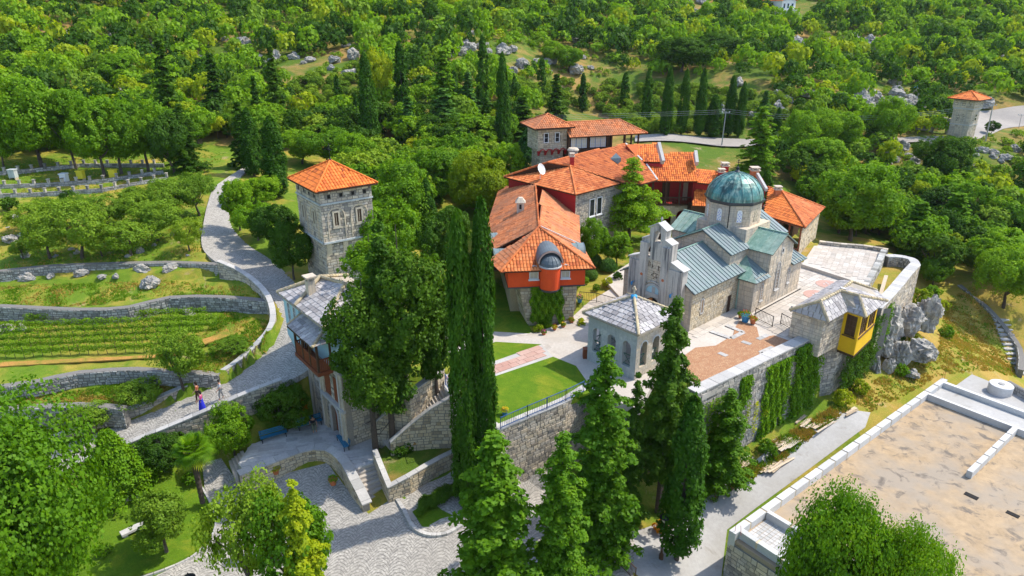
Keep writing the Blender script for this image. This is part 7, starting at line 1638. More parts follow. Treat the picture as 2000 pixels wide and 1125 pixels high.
for i, (px, py, top, w, k, m_, lb) in enumerate([(1475, 345, 215, 95, 'conifer', 'leaf', 'large bright tree behind the low rear wing'), (1555, 320, 215, 75, 'broad', None, 'round tree beside the far road, right of the large bright one'), (1600, 300, 205, 80, 'broad', None, 'second round tree beside the far road'), (1640, 300, 215, 70, 'broad', None, 'third round tree beside the far road, at the rocks'), (1735, 285, 190, 80, 'broad', None, 'leafy tree in front of the pale rock cliff'), (1850, 375, 270, 100, 'broad', 'leaf_dark', 'dark tree below the roadside tower'), (1810, 340, 262, 60, 'broad', 'leaf_dark', 'dark tree left below the roadside tower'), (1935, 262, 235, 26, 'broad', 'leaf_dark', 'small round tree on the kerb of the parking lot'), (1660, 470, 320, 150, 'broad', None, 'largest round tree right of the east house'), (1590, 350, 270, 110, 'broad', None, 'tree rising behind the east house roof'), (1960, 600, 500, 130, 'spreading', None, 'spreading tree above the stone steps at the right edge'), (1780, 500, 400, 120, 'confar', 'leaf_con', 'feathery tree behind the curved bastion'), (1850, 480, 380, 130, 'confar', 'leaf_con', 'feathery tree right of the one behind the bastion'), (1330, 140, 72, 110, 'broad', 'leaf_dark', 'huge dark oak above the cypress row'), (1395, 110, 60, 90, 'broad', 'leaf_dark', 'dark oak right of the huge one'), (1110, 140, 88, 50, 'broad', None, 'tree standing on the dry rocky slope'), (1080, 125, 80, 50, 'broad', None, 'left neighbour of the tree on the rocky slope'), (240, 170, 105, 85, 'broad', None, 'round dark-green tree among pale rocks at upper left'), (1820, 560, 500, 60, 'broad', None, 'bright shrub beside the bastion wall'), (1490, 235, 180, 45, 'confar', 'leaf_blue', 'blue-green fir right of the cypress row')]):
    T_(k, px, py, top, w, label=lb, mat=m_, idx=i)
# woodland: the nearest as trees of their own, the rest as one mass
PXR = {'clear': [[(395, 330), (470, 250), (480, 330), (440, 350)], [(700, 285), (760, 285), (830, 330), (730, 330)], [(1230, 262), (1420, 262), (1420, 300), (1230, 300)], [(1410, 255), (1500, 262), (1500, 330), (1400, 360)], [(1840, 195), (2100, 195), (2100, 270), (1840, 300)], [(1730, 270), (1870, 270), (1870, 300), (1790, 330), (1730, 320)], [(1885, 275), (2000, 260), (2000, 330), (1890, 330)],
    [(885, 95), (1010, 95), (1200, 110), (1190, 150), (1000, 150), (905, 130)], [(1330, 5), (1400, 5), (1400, 30), (1330, 30)], [(1500, 0), (1590, 0), (1590, 45), (1500, 45)], [(1520, 75), (1720, 80), (1700, 105), (1530, 105)], [(1675, 170), (1800, 175), (1795, 235), (1680, 225)], [(120, 170), (180, 150), (180, 190), (120, 200)], [(400, 105), (440, 105), (440, 135), (400, 135)], [(480, 120), (700, 100), (700, 150), (560, 160)]],
 'orchard': [[(560, 150), (720, 140), (730, 235), (570, 240)], [(1000, 160), (1200, 165), (1560, 190), (1560, 262), (1230, 262), (1160, 215), (1000, 215)]]}
def regn(x, y):
    z = H(x, y); px, py = proj((x, y, z))
    if px < -420 or px > 2420 or py < -60: return None, px, py
    if px < -40 or px > 2040: return ('out' if (py < 300 if px < 0 else py < 230 or 330 < py < 500) else None), px, py
    for q in PXR['clear']:
        if inpoly(px, py, q): return None, px, py
    for q in PXR['orchard']:
        if inpoly(px, py, q): return 'orchard', px, py
    if py < 150: return 'far', px, py
    if px < 420 and py < 300: return 'left', px, py
    if 420 <= px < 1065 and py < 300: return 'mid', px, py
    if 690 < px < 960 and py < 420: return 'mid', px, py
    if px > 1450 and 285 < py < 400 and px > 1200+(py)*.95: return 'right', px, py
    if px > 1630 and 380 <= py < 470: return 'right', px, py
    if px > 1760 and 470 <= py < 545: return 'right', px, py
    if px > 1500 and py < 268: return 'far', px, py
    return None, px, py
cand = []; orch = []
yy = 84.0
rr = random.Random(5)
while yy < 345:
    st = 3.3 if yy < 175 else 3.9; xx = -yy*1.12-8
    while xx < yy*1.12+12:
        x = xx+rr.uniform(-st*.45, st*.45); y = yy+rr.uniform(-st*.45, st*.45); g, px, py = regn(x, y)
        if g == 'orchard': orch.append((x, y, px, py))
        elif g and rr.random() > .05: cand.append((math.hypot(x, y), x, y, g, px, py))
        xx += st
    yy += st*.9
cand.sort()
LBL = {'left': ('broadleaf tree in the woodland on the left behind the stone beds', 'woodland trees on the left'), 'mid': ('broadleaf tree in the woodland between the road bend and the turret', 'woodland trees behind the monastery'), 'right': ('broadleaf tree in the wooded ravine right of the church', 'woodland trees on the right'), 'far': ('broadleaf tree in the scrubby woodland on the upper hillside', 'woodland trees on the upper hillside')}
NIND = 205
inn = [c for c in cand if c[3] != 'out']; rest_ = inn[NIND:]+[c for c in cand if c[3] == 'out']
for i, (d, x, y, g, px, py) in enumerate(inn[:NIND]):
    h = rr.uniform(3.6, 6.4)*(1.1 if g == 'right' else 1); lb, gr = LBL[g]
    plant('broadfar', x, y, h, h*rr.uniform(.42, .58), label=lb, group=gr, mat=rr.choices([None, 'leaf_yellow', 'leaf_dark', 'leaf_olive'], (4, 1.2, 3, 1))[0])
lowp = []; lowf = []
for s in range(6):
    rs.seed(100+s); n = 46; d = sph(n); d[:, 2] = np.abs(d[:, 2])*1.1-.25; cc = d*np.array([1, 1, .8])*rs.uniform(.72, 1.05, (n, 1)); cc[:, 2] += .85
    lowp.append(clumps(cc, d/np.linalg.norm(d, axis=1)[:, None], rs.uniform(.2, .38, n), 8, .22)); n = 30; lowf.append(clumps(cc[:n], d[:n], rs.uniform(.24, .42, n), 5, .32))
buck = {0: [], 1: [], 2: [], 3: []}
for (d, x, y, g, px, py) in rest_:
    h = rr.uniform(1.0, 2.9)*(1.4 if g == 'out' else 1.15 if y > 200 else 1.0); v = (lowp if y < 160 and g != 'out' else lowf)[rr.randrange(6)]; a = rr.uniform(0, 6.28); c, s = math.cos(a), math.sin(a)
    w = np.empty_like(v); w[:, 0] = (v[:, 0]*c-v[:, 1]*s)*h; w[:, 1] = (v[:, 0]*s+v[:, 1]*c)*h; w[:, 2] = v[:, 2]*h*rr.uniform(.75, 1.55); w += np.array([x, y, H(x, y)-.2]); buck[rr.choices([0, 1, 2, 3], (4.5, 1.2, 3.2, 1))[0]].append(w)
for k, m_ in ((0, 'leaf'), (1, 'leaf_yellow'), (2, 'leaf_dark'), (3, 'leaf_olive')):
    if buck[k]:
        me = mesh_from_quads('distant_woodland', np.concatenate(buck[k]), M[m_]); o = bpy.data.objects.new('distant_woodland', me); link(o); tag(o, 'dense scrub woodland of small trees covering the upper hillside', 'woodland', kind='stuff')
print('cand', len(cand), 'orchard', len(orch))
# orchard rows: small olives
for i, (x, y, px, py) in enumerate(orch):
    plant('olive' if 0 else 'shrub', x, y, rr.uniform(1.8, 2.8), rr.uniform(1.2, 1.9), label='small olive in the young orchard rows beyond the cypresses', cat='tree', group='young orchard olives', mat='leaf_olive', name='young_olive')
# ---------------------------------------------------------------- flat concrete roof of the building on the right
zd, zp = -1.55, -.95
cb = thing('concrete_building', 'unfinished building with a wide stained flat roof and pale parapet beams at lower right', 'building', P(1700, 900, zd))
c0, cN = P(1424, 1036, zp), P(1840, 738, zp); cd = (cN-c0).normalized(); cn_ = Vector((cd.y, -cd.x, 0))
LN = (cN-c0).length; RFt = FR((c0.x, c0.y), math.degrees(math.atan2(cd.x, cd.y))); rf = lambda u, v, z: RFt(u, -v, z)
def rl(px, py, z): p = P(px, py, z)-c0; return (p.dot(cd), p.dot(cn_))
sh = MB(); WD = 34
sh.box(rf, .1, LN, .1, WD, zd-.35, zd, .5); sh.build('roof_deck', M['deck'], cb)
quadstones(cb, 'front_wall', M['stone'], [rf(.05, .0, -8), rf(.05, WD, -8), rf(.05, WD, zd-.4), rf(.05, 0, zd-.4)][::1], .5, .3, .04)
mb = MB(); mb.box(rf, .12, LN, .12, WD, -8, zd-.36, .2); mb.build('wall_core', M['concrete'], cb)
wf3, wn3 = plane3(rf(.0, 0, -8), cn_, Vector((0, 0, 1)))
window(cb, rf(.0, 0, -8), cn_, ez, 3.6, 3.2, 1.1, 1.5, M['stone_warm'], M['dark'], False, .1, .1, (3, 2))
def beam_run(u0, v0, u1, v1, w_, z0=zd-.02, z1=zp, seg=1.9, name='parapet_block'):
    a, b = rf(u0, v0, 0), rf(u1, v1, 0); L = (b-a).length; k = max(1, round(L/seg)); d = (b-a).normalized(); n = Vector((d.y, -d.x, 0))
    for i in range(k):
        p, q = a+d*(L*i/k+.02), a+d*(L*(i+1)/k-.14 if i < k-1 else L); j = R.uniform(-.012, .012)
        mb = MB(); mb.solid([x+ez*z0 for x in (p, q, q+n*w_, p+n*w_)], [x+ez*(z1+j) for x in (p, q, q+n*w_, p+n*w_)], R.random()); mb.build(name, M['parapet'], cb)
        if i < k-1:
            mb = MB(); p, q = q, a+d*(L*(i+1)/k+.02); mb.solid([x+ez*z0 for x in (p, q, q+n*w_*.98, p+n*w_*.98)], [x+ez*(z1-.05) for x in (p, q, q+n*w_*.98, p+n*w_*.98)], R.random()); mb.build('joint_block', M['timber'] if 0 else M['stone_warm'], cb)
beam_run(0, 0, LN, 0, .5, z0=zd-.6)
beam_run(.5, .0, .0, WD, -.45, z0=zd-.6, name='parapet_block')
u1 = rl(1493, 990, zp)[0]; beam_run(u1, .5, u1, 14, .35)
uA = rl(1808, 765, zp)[0]; uB = LN-.5; beam_run(uA, .5, uA, WD, .3, seg=9); beam_run(uB, .0, uB, WD, .4, z0=zd-1.5, seg=9)
vR = rl(1996, 830, zp); vE = rl(1900, 923, zp); beam_run(uA-.2, vR[1], vE[0], vE[1], .4, seg=1.6)
mb = MB(); mb.box(rf, uA+.3, uB, .5, WD, zd+.002, zd+.12, .9); mb.build('trough_floor', M['concrete'], cb)
tl_ = MB()
for i in range(int((u1-.6)/.32)):
    for j in range(26): tl_.box(rf, .6+i*.32, .6+i*.32+.29, .6+j*.32, .6+j*.32+.29, zd+.002, zd+.02, R.random())
tl_.build('floor_tile', M['flag_grey'], cb, kind='stuff')
for (px, py, s) in ((1897, 969, .45), (1978, 1005, .4)):
    p = P(px, py, zd); g = lambda u, v, z: rf(0, 0, 0)*0+Vector((p.x, p.y, 0))+cd*u+cn_*v+ez*z; mb = MB(); mb.box(g, -s*.5, s*.5, -s, s, zd+.003, zd+.04); mb.build('roof_hatch', M['dark'], cb)
for (u, v) in ((.25, .3), (.2, .8), (LN, .2), (LN-.3, .1)):
    mb = MB(); p = rf(u, v, zp); mb.beam(p, p+Vector((R.uniform(-.1, .1), R.uniform(-.1, .1), .8)), .025, .025); mb.build('steel_bar', M['darkred'], cb)
tk = P(1951, 768, -2.2); t = thing('water_tank', 'round pale concrete tank on the patio at the right edge', 'tank', tk)
mb = MB(); mb.lathe(tk, [(1.02, tk.z-.6), (1.02, tk.z+.95), (.98, tk.z+1.0), (.2, tk.z+1.02)], 32, .9); mb.build('drum', M['parapet'], t); mb = MB(); mb.lathe(tk, [(.28, tk.z+1.0), (.28, tk.z+1.08), (.1, tk.z+1.1)], 16, .2); mb.build('lid', M['concrete'], t)
sheet('patio', [(1850, 765, -2.1), (1898, 731, -2.1), (2010, 776, -2.1), (2100, 850, -2.1), (1990, 850, -2.1)], M['concrete'], 0, 1.5)
wallrun('patio_wall', 'low concrete wall behind the round tank at the right edge', 'wall', [P(1968, 744, -1.3), P(2010, 768, -1.3), P(2060, 800, -1.3)], M['concrete'], .3, hgt=1.2, spl=1)
# ---------------------------------------------------------------- timber piles
def pile(px, py, L, W_, n, deg, lb, rows=2):
    p = G(px, py); t = thing('timber_pile', lb, 'timber pile', p); a = math.radians(deg)
    for i in range(n):
        da = a+R.uniform(-.09, .09)*(1.5 if n < 8 else 1); d = Vector((math.sin(da), math.cos(da), 0)); s = Vector((d.y, -d.x, 0)); o = p+s*R.uniform(-W_/2, W_/2)+ez*(.08+.07*(i*rows//n))+d*R.uniform(-.35, .35); l = L*R.uniform(.65, 1.05)
        mb = MB(); mb.beam(o-d*l/2, o+d*l/2+ez*R.uniform(-.03, .08), .16, .035, R.random()); mb.build('plank', M['timber'], t)
for a in ((1453, 905, 1.5, .9, 9, 55, 'small stack of short boards at the left end of the timber'), (1518, 908, 3.4, .7, 13, 52, 'long narrow stack of boards nearest the alley'), (1540, 862, 3.2, 1.3, 18, 52, 'largest untidy heap of boards under the rampart'), (1568, 825, 1.8, .8, 12, 48, 'bundle of grey sticks between two board stacks'), (1606, 829, 3.0, 1.0, 14, 55, 'neat stack of pale boards at the right end of the timber'), (1662, 805, 1.8, .5, 5, 58, 'few loose boards on the yellow grass at the alley end'), (1377, 960, 1.4, .5, 6, 50, 'few broken boards beside the cypress at the lower end of the alley')): pile(*a)
# ---------------------------------------------------------------- furniture, lamps, poles
def bench(pa, pb, z, lb):
    a, b = P(*pa, z), P(*pb, z); d = (b-a).normalized(); n = Vector((d.y, -d.x, 0)); L = (b-a).length; t = thing('park_bench', lb, 'bench', (a+b)/2, 0, 'blue benches')
    for k in range(4): mb = MB(); o = n*(.08+k*.11)+ez*.43; mb.beam(a+o, b+o, .09, .03, R.random()); mb.build('seat_slat', M['bench'], t)
    for k in range(3): mb = MB(); o = n*(-.02-k*.03)+ez*(.55+k*.13); mb.beam(a+o, b+o, .03, .1, R.random()); mb.build('back_slat', M['bench'], t)
    for e in (a+d*.12, b-d*.12):
        mb = MB(); mb.beam(e+n*.05, e+n*.05+ez*.42, .05, .05); mb.build('leg', M['iron'], t); mb = MB(); mb.beam(e+n*.42, e+n*.42+ez*.42, .05, .05); mb.build('leg', M['iron'], t)
        mb = MB(); mb.beam(e+n*.02+ez*.3, e-n*.1+ez*.9, .04, .04, up=d); mb.build('back_support', M['iron'], t)
    return t
bench((508, 862), (560, 847), 0.03, 'blue bench on the terrace nearest the steps'); bench((580, 838), (628, 824), 0.03, 'blue bench where a man in a dark shirt sits'); bench((668, 856), (684, 880), 0.03, 'blue bench turned sideways against the gatehouse pier')
def lamp(px, py, z, h, lb):
    p = P(px, py, z) if z is not None else G(px, py); t = thing('lamp_post', lb, 'lamp post', p)
    mb = MB(); mb.lathe(p, [(.16, p.z-.3), (.16, p.z+.35), (.09, p.z+.5), (.06, p.z+.8), (.045, p.z+h)], 10, .5); mb.build('post', M['brown'], t)
    mb = MB(); q = p.z+h; mb.lathe(p, [(.12, q), (.2, q+.12), (.22, q+.4)], 8, .5); mb.build('lantern', M['glass_pale'], t)
    mb = MB(); mb.lathe(p, [(.36, q+.38), (.38, q+.42), (.2, q+.58), (.07, q+.68), (.02, q+.8)], 14, .5); mb.build('lamp_cap', M['iron'], t)
lamp(1291, 1091, -3.7, 3.2, 'street lamp with dark cap beside the dense cypress at the bottom')
lamp(388, 1215, -1.9, 3.0, 'street lamp whose dark cap just shows at the bottom edge')
def pole(px, py, tx, ty, lb, r=.13):
    p = G(px, py); z = ZT(p.y, ty); dd = p.y*CP-(z-HC)*SP; q = Vector(((tx-1000)/F*dd, p.y, z)); t = thing('utility_pole', lb, 'pole', p)
    mb = MB(); mb.tube(p-ez*.5, q, r, r*.6, 10); mb.build('shaft', M['galv'], t); mb = MB(); mb.beam(q-ez*.3+Vector((-.8, 0, 0)), q-ez*.3+Vector((.8, 0, 0)), .1, .1)
    mb.build('cross_arm', M['galv'], t)
    for x in (-.7, 0, .7): mb = MB(); mb.lathe(q+Vector((x, 0, 0)), [(.06, q.z-.25), (.07, q.z-.1), (.03, q.z)], 6); mb.build('insulator', M['white'], t)
    return q
qa = pole(1409, 287, 1418, 217, 'grey utility pole at the road in front of the cypress row'); qb = pole(1925, 276, 1940, 203, 'leaning pole beside the parking lot', .16); pole(1990, 250, 1996, 222, 'small lamp pole in the parking lot at the right edge', .07)
lf = G(350, 205); qc = Vector((lf.x-60, lf.y-3, ZT(lf.y, 200)))
t = thing('power_line', 'thin power wires strung across the slope between the poles', 'wires', qa)
for k in (-.6, 0, .6):
    for (s, e) in ((qc, qa), (qa, qb)):
        mb = MB(); s2, e2 = s+ez*k*.6, e+ez*(k*.6-.1); n = 16; pp = [s2.lerp(e2, i/n)-ez*(4*(i/n)*(1-i/n)*2.0) for i in range(n+1)]
        for i in range(n): mb.tube(pp[i], pp[i+1], .022, .022, 4)
        mb.build('wire', M['galv'], t)
def railing(name, lb, pts, mat, h=.95, step=.16, base=0.0, cat='railing'):
    t = thing(name, lb, cat, pts[0])
    for a, b in zip(pts[:-1], pts[1:]):
        a = a+ez*base; b = b+ez*base; L = (b-a).length; k = max(1, round(L/1.8))
        for i in range(k+1): mb = MB(); p = a.lerp(b, i/k); mb.beam(p, p+ez*(h+.05), .06, .06); mb.build('post', mat, t)
        mb = MB(); mb.beam(a+ez*h, b+ez*h, .045, .045); mb.build('rail', mat, t); mb = MB(); mb.beam(a+ez*.12, b+ez*.12, .04, .04); mb.build('rail', mat, t)
        mb = MB(); m = int(L/step)
        for i in range(1, m): p = a.lerp(b, i/m); mb.beam(p+ez*.12, p+ez*h, .022, .022)
        if m > 1: mb.build('bars', mat, t, kind='stuff')
railing('railing', 'blue-grey iron railing along the edge of the lawn above the arch', [P(978, 838, 4.6), P(1030, 815, 4.6), P(1105, 783, 4.6), P(1140, 766, 4.6)], M['iron_blue'])
railing('railing', 'blue iron railing at the head of the long stair', [P(870, 752, 4.6), P(893, 786, 4.6)], M['iron_blue'])
railing('iron_fence', 'black iron fence with a lantern between hall garden and church door', [P(1132, 587, 4.9), P(1165, 590, 5.0), P(1200, 600, 5.2), P(1232, 612, 5.3)], M['iron'], cat='fence')
railing('iron_gate', 'left leaf of the open iron gate beside the church wall', [P(1474, 622, 5.5), P(1508, 639, 5.5)], M['iron'], 1.05, cat='gate')
railing('iron_gate', 'right leaf of the open iron gate next to the stone lodge', [P(1524, 633, 5.5), P(1546, 645, 5.5)], M['iron'], 1.05, cat='gate')
for (x0, y0, x1, y1) in ((1168, 1065, 1240, 1135),):
    railing('wooden_fence', 'dark wooden fence at the bottom edge beside the cobbled lane', [P(x0, y0, -2.9), P(x1, y1, -3.0)], M['brown'], 1.1, .13, cat='fence')
def leafball(name, c, r, mat, n, leaf, flat=(1, 1, 1), par=None, up=.3):
    rs.seed(int(abs(c[0]*37+c[1]*91)*10) % 99999); d = sph(n); d[:, 2] = np.abs(d[:, 2]) if up else d[:, 2]; p = d*np.array(r)*rs.uniform(.72, 1.05, (n, 1))+np.array(c); v = quads_mesh('', p, d+rs.normal(size=d.shape)*.5, leaf, None)
    o = bpy.data.objects.new(name, mesh_from_quads(name, v, M[mat])); link(o, par)
    if par is not None: o.matrix_parent_inverse = Matrix.LocRotScale(par.location, par.rotation_euler, par.scale).inverted()
    return o
def pot(px, py, z, r, mat, lm, fm, lb, leafr=None):
    p = P(px, py, z); t = thing('flower_pot', lb, 'flower pot', p); mb = MB(); mb.lathe(p, [(r*.65, p.z), (r*.95, p.z+r*1.3), (r*1.1, p.z+r*1.35), (r*1.1, p.z+r*1.55), (r*.9, p.z+r*1.5)], 14, .5); mb.build('pot', M[mat], t)
    lr = leafr or r*1.3; leafball('foliage', (p.x, p.y, p.z+r*1.4), (lr, lr, lr*.9), lm, 220, .09, par=t)
    if fm: leafball('flowers', (p.x, p.y, p.z+r*1.5), (lr*.95, lr*.95, lr*.98), fm, 60, .09, par=t)
for a in ((539, 925, -.95, .3, 'terracotta', 'leaf_yellow', None, 'clay pot against the curved wall, left one in the courtyard'), (651, 946, -1.2, .32, 'terracotta', 'leaf', None, 'clay pot against the curved wall, right one in the courtyard'), (986, 810, 4.55, .25, 'pot_blue', 'leaf_yellow', 'flower_yellow', 'blue planter at the lawn corner above the wall'),
  (1455, 628, 5.55, .42, 'pot_blue', 'leaf', 'flower_red', 'blue pot with red flowers at the church wall'), (1470, 632, 5.55, .3, 'terracotta', 'leaf_yellow', 'flower_red', 'clay pot with red flowers beside the blue pot'), (1446, 620, 5.55, .25, 'terracotta', 'leaf', None, 'small green potted plant left of the blue pot'), (1132, 590, 4.9, .3, 'pot_blue', 'leaf', 'flower_pink', 'blue pot with magenta flowers by the iron fence'),
  (1083, 645, 4.6, .22, 'terracotta', 'leaf_yellow', 'flower_red', 'clay pot at the stone border below the ivy'), (1100, 640, 4.6, .22, 'terracotta', 'leaf', 'flower_yellow', 'clay pot with yellow flowers at the corner of the hall base'), (1116, 632, 4.6, .25, 'terracotta', 'leaf', 'flower_red', 'clay pot in the little raised bed right of the hall base'), (1135, 632, 4.6, .22, 'terracotta', 'leaf_yellow', None, 'clay pot at the tip of the raised bed'), (1062, 655, 4.55, .22, 'terracotta', 'leaf', 'flower_pink', 'clay pot at the front edge of the flower border')): pot(*a)
mb = MB(); p = P(1145, 700, 4.5); g = lambda u, v, z: p+Vector((u, v, z)); mb.box(g, -.3, .3, -.3, .3, 0, .95); o = mb.build('wooden_box', M['redwood'], None); tag(o, 'red-brown wooden box against the corner of the belltower', 'box')
def slabseat(pa, pb, z, w_, h, lb, mat='coping'):
    a, b = P(*pa, z), P(*pb, z); t = thing('stone_bench', lb, 'stone bench', (a+b)/2); mb = MB(); mb.beam(a+ez*(h-.07), b+ez*(h-.07), w_, .16, .8); mb.build('seat', M[mat], t)
    for q in (.15, .85): mb = MB(); p = a.lerp(b, q); mb.beam(p-ez*.1, p+ez*(h-.155), w_*.6, w_*.5, up=(b-a)); mb.build('leg', M[mat], t)
slabseat((238, 1052), (284, 1030), -1.6, .55, .42, 'white stone slab bench on the lower lawn'); slabseat((243, 984), (288, 966), -1.3, .5, .35, 'grey stone slab bench at the foot of the thuja', 'flag_grey')
mb = MB(); p = P(1788, 170, 14); p = G(1788, 182)
cr = thing('blue_cross', 'small blue cross on top of the pale rock cliff', 'cross', p); cross(cr, p, 2.2, M['cobalt'], ball=False, t=.28)
# a car half hidden behind the trees at far left
def car(px, py, rz, mat, lb):
    p = G(px, py); t = thing('parked_car', lb, 'car', p); c, s = math.cos(rz), math.sin(rz); g = lambda u, v, z: p+Vector((u*c-v*s, u*s+v*c, z))
    mb = MB(); pr = [(-2.1, .35), (-2.1, .85), (-1.9, .95), (-1.2, 1.0), (-.75, 1.42), (.75, 1.42), (1.25, 1.0), (2.0, .88), (2.15, .6), (2.15, .35)]; mb.solid([g(x, -.85, z) for x, z in pr], [g(x, .85, z) for x, z in pr]); mb.build('body', M[mat], t)
    mb = MB(); pw = [(-1.1, 1.01), (-.72, 1.36), (.72, 1.36), (1.12, 1.01)]; mb.solid([g(x, -.87, z) for x, z in pw], [g(x, .87, z) for x, z in pw]); mb.build('window', M['glass'], t)
    for x in (-1.35, 1.35):
        for y in (-.8, .8): mb = MB(); mb.tube(g(x, y-.1, .33), g(x, y+.1, .33), .33, .33, 12); mb.build('wheel', M['blackcloth'], t)
car(135, 256, .3, 'whitecloth', 'pale car half hidden behind the trees at far left')
# ---------------------------------------------------------------- people
def skin_body(name, nodes, edges, mat, par, sub=1):
    me = bpy.data.meshes.new(name); me.from_pydata([n[0] for n in nodes], edges, []); me.materials.append(mat); o = bpy.data.objects.new(name, me); link(o, par)
    me.skin_vertices.new() if hasattr(me.skin_vertices, 'new') else None
    o.modifiers.new('skin', 'SKIN'); sv = me.skin_vertices[0].data if len(me.skin_vertices) else None
    if sv is None:
        bm = bmesh.new(); bm.from_mesh(me); bm.verts.layers.skin.verify(); bm.to_mesh(me); bm.free(); sv = me.skin_vertices[0].data
    for i, n in enumerate(nodes): sv[i].radius = n[1] if isinstance(n[1], tuple) else (n[1], n[1])
    sv[0].use_root = True; m = o.modifiers.new('sub', 'SUBSURF'); m.levels = sub; m.render_levels = sub
    return o
def person(p, rz, lb, top, bottom, skirt=False, sit=False, hat=None, stride=.18, s=1.0, hairlong=False, arms=0.15):
    t = thing('person', lb, 'person', p, rz); t.scale = (s, s, s)
    hz = .95 if not sit else .5
    def J(sd):
        if sit: return [((.09*sd, 0, hz), .09), ((.11*sd, -.42, hz+.02), .075), ((.12*sd, -.46, .07), .05), ((.12*sd, -.6, .03), .04)]
        f = stride*sd; return [((.09*sd, 0, hz-.03), .09), ((.1*sd, -f*.5-.02, .5), .068), ((.1*sd, -f*.2+(.12 if f < 0 else -.1), .08), .045), ((.1*sd, -f*.2+(.02 if f < 0 else -.24), .03), .04)]
    T0 = hz; nodes = [((0, 0, T0), (.14, .1)), ((0, .01, T0+.22), (.12, .09)), ((0, 0, T0+.42), (.17, .1)), ((0, -.01, T0+.53), .05), ((0, -.02, T0+.6), (.075, .085)), ((0, -.03, T0+.72), (.078, .095))]; edges = [(i, i+1) for i in range(5)]
    for sd in (-1, 1):
        k = len(nodes); L = J(sd); nodes += L; edges += [(0, k), (k, k+1), (k+1, k+2), (k+2, k+3)]
        k = len(nodes); nodes += [((.19*sd, 0, T0+.44), .052), ((.25*sd, .03-arms*sd, T0+.17), .042), ((.24*sd, -.12-arms*sd*1.5, T0-.04), .032), ((.23*sd, -.16-arms*sd*1.5, T0-.13), (.035, .018))]; edges += [(2, k), (k, k+1), (k+1, k+2), (k+2, k+3)]
    skin_body('body', nodes, edges, M['skin'], t, 1)
    n2 = [((0, 0, T0+.02), (.165, .13)), ((0, .01, T0+.22), (.16, .13)), ((0, 0, T0+.42), (.2, .13))]; e2 = [(0, 1), (1, 2)]
    for sd in (-1, 1): k = len(n2); n2 += [((.19*sd, 0, T0+.44), .065), ((.24*sd, .03-arms*sd*.8, T0+.24), .055)]; e2 += [(2, k), (k, k+1)]
    skin_body('shirt', n2, e2, M[top], t, 1)
    if skirt:
        mb = MB(); mb.lathe((0, 0), [(.27, .1), (.22, .5), (.16, T0-.1), (.15, T0+.06)], 16, .5); o = mb.build('skirt', M[bottom], None); o.parent = t
    else:
        n3 = [((0, 0, T0+.0), (.155, .115))]; e3 = []
        for sd in (-1, 1): k = len(n3); L = J(sd); n3 += [(L[0][0], .105), (L[1][0], .085), (tuple(Vector(L[1][0]).lerp(Vector(L[2][0]), .85)), .065)]; e3 += [(0, k), (k, k+1), (k+1, k+2)]
        skin_body('trousers', n3, e3, M[bottom], t, 1)
    rs.seed(5); mb = MB(); mb.lathe((0, .0), [(.085, T0+.66), (.1, T0+.74), (.09, T0+.81), (.04, T0+.85)], 12, .5)
    if hairlong: mb.lathe((0, .05), [(.07, T0+.48), (.09, T0+.6), (.09, T0+.72)], 10, .5)
    o = mb.build('hair', M['hair'], None); o.parent = t
    for x in (-.03, .03): mb = MB(); mb.lathe((x, -.115), [(.004, T0+.715), (.011, T0+.723), (.004, T0+.731)], 6, .2); o = mb.build('eye', M['dark'], None); o.parent = t
    mb = MB(); mb.solid([(-.012, -.115, T0+.68), (.012, -.115, T0+.68), (0, -.1, T0+.72)], [(-.01, -.135, T0+.682), (.01, -.135, T0+.682), (0, -.118, T0+.71)], .5); o = mb.build('nose', M['skin'], None); o.parent = t
    if hat: mb = MB(); mb.lathe((0, 0), [(.2, T0+.77), (.2, T0+.79), (.1, T0+.8), (.09, T0+.88), (.03, T0+.9)], 14, .5); o = mb.build('hat', M[hat], None); o.parent = t
    return t
def rz_at(px, py, z, zoff=0.0): p = P(px, py, z); return Vector((p.x, p.y, z+zoff))
def onramp(px, py):
    r = ray(px, py); best = None
    for i in range(300):
        z = i*.02; p = P(px, py, z); c = min(range(len(RS)), key=lambda k: ((RS[k][0]+RS[k][1])/2-p).length); m = (RS[c][0]+RS[c][1])/2; e = abs(m.z-z)
        if best is None or e < best[0]: best = (e, p)
    return best[1]
person(onramp(396, 801), math.radians(-60), 'woman in a pink top and long royal blue skirt walking up the ramp', 'pink', 'royal', skirt=True, hairlong=True)
person(onramp(388, 783), math.radians(-60), 'person in brown patterned clothes walking just behind the woman in pink', 'terracotta', 'brown', hairlong=True)
person(onramp(433, 779), math.radians(-50), 'man in pale shirt and grey shorts striding up the ramp', 'whitecloth', 'galv', stride=.28)
person(P(613, 838, .03), math.radians(25), 'man in a dark shirt and khaki trousers sitting on the blue bench', 'blackcloth', 'khaki', sit=True)
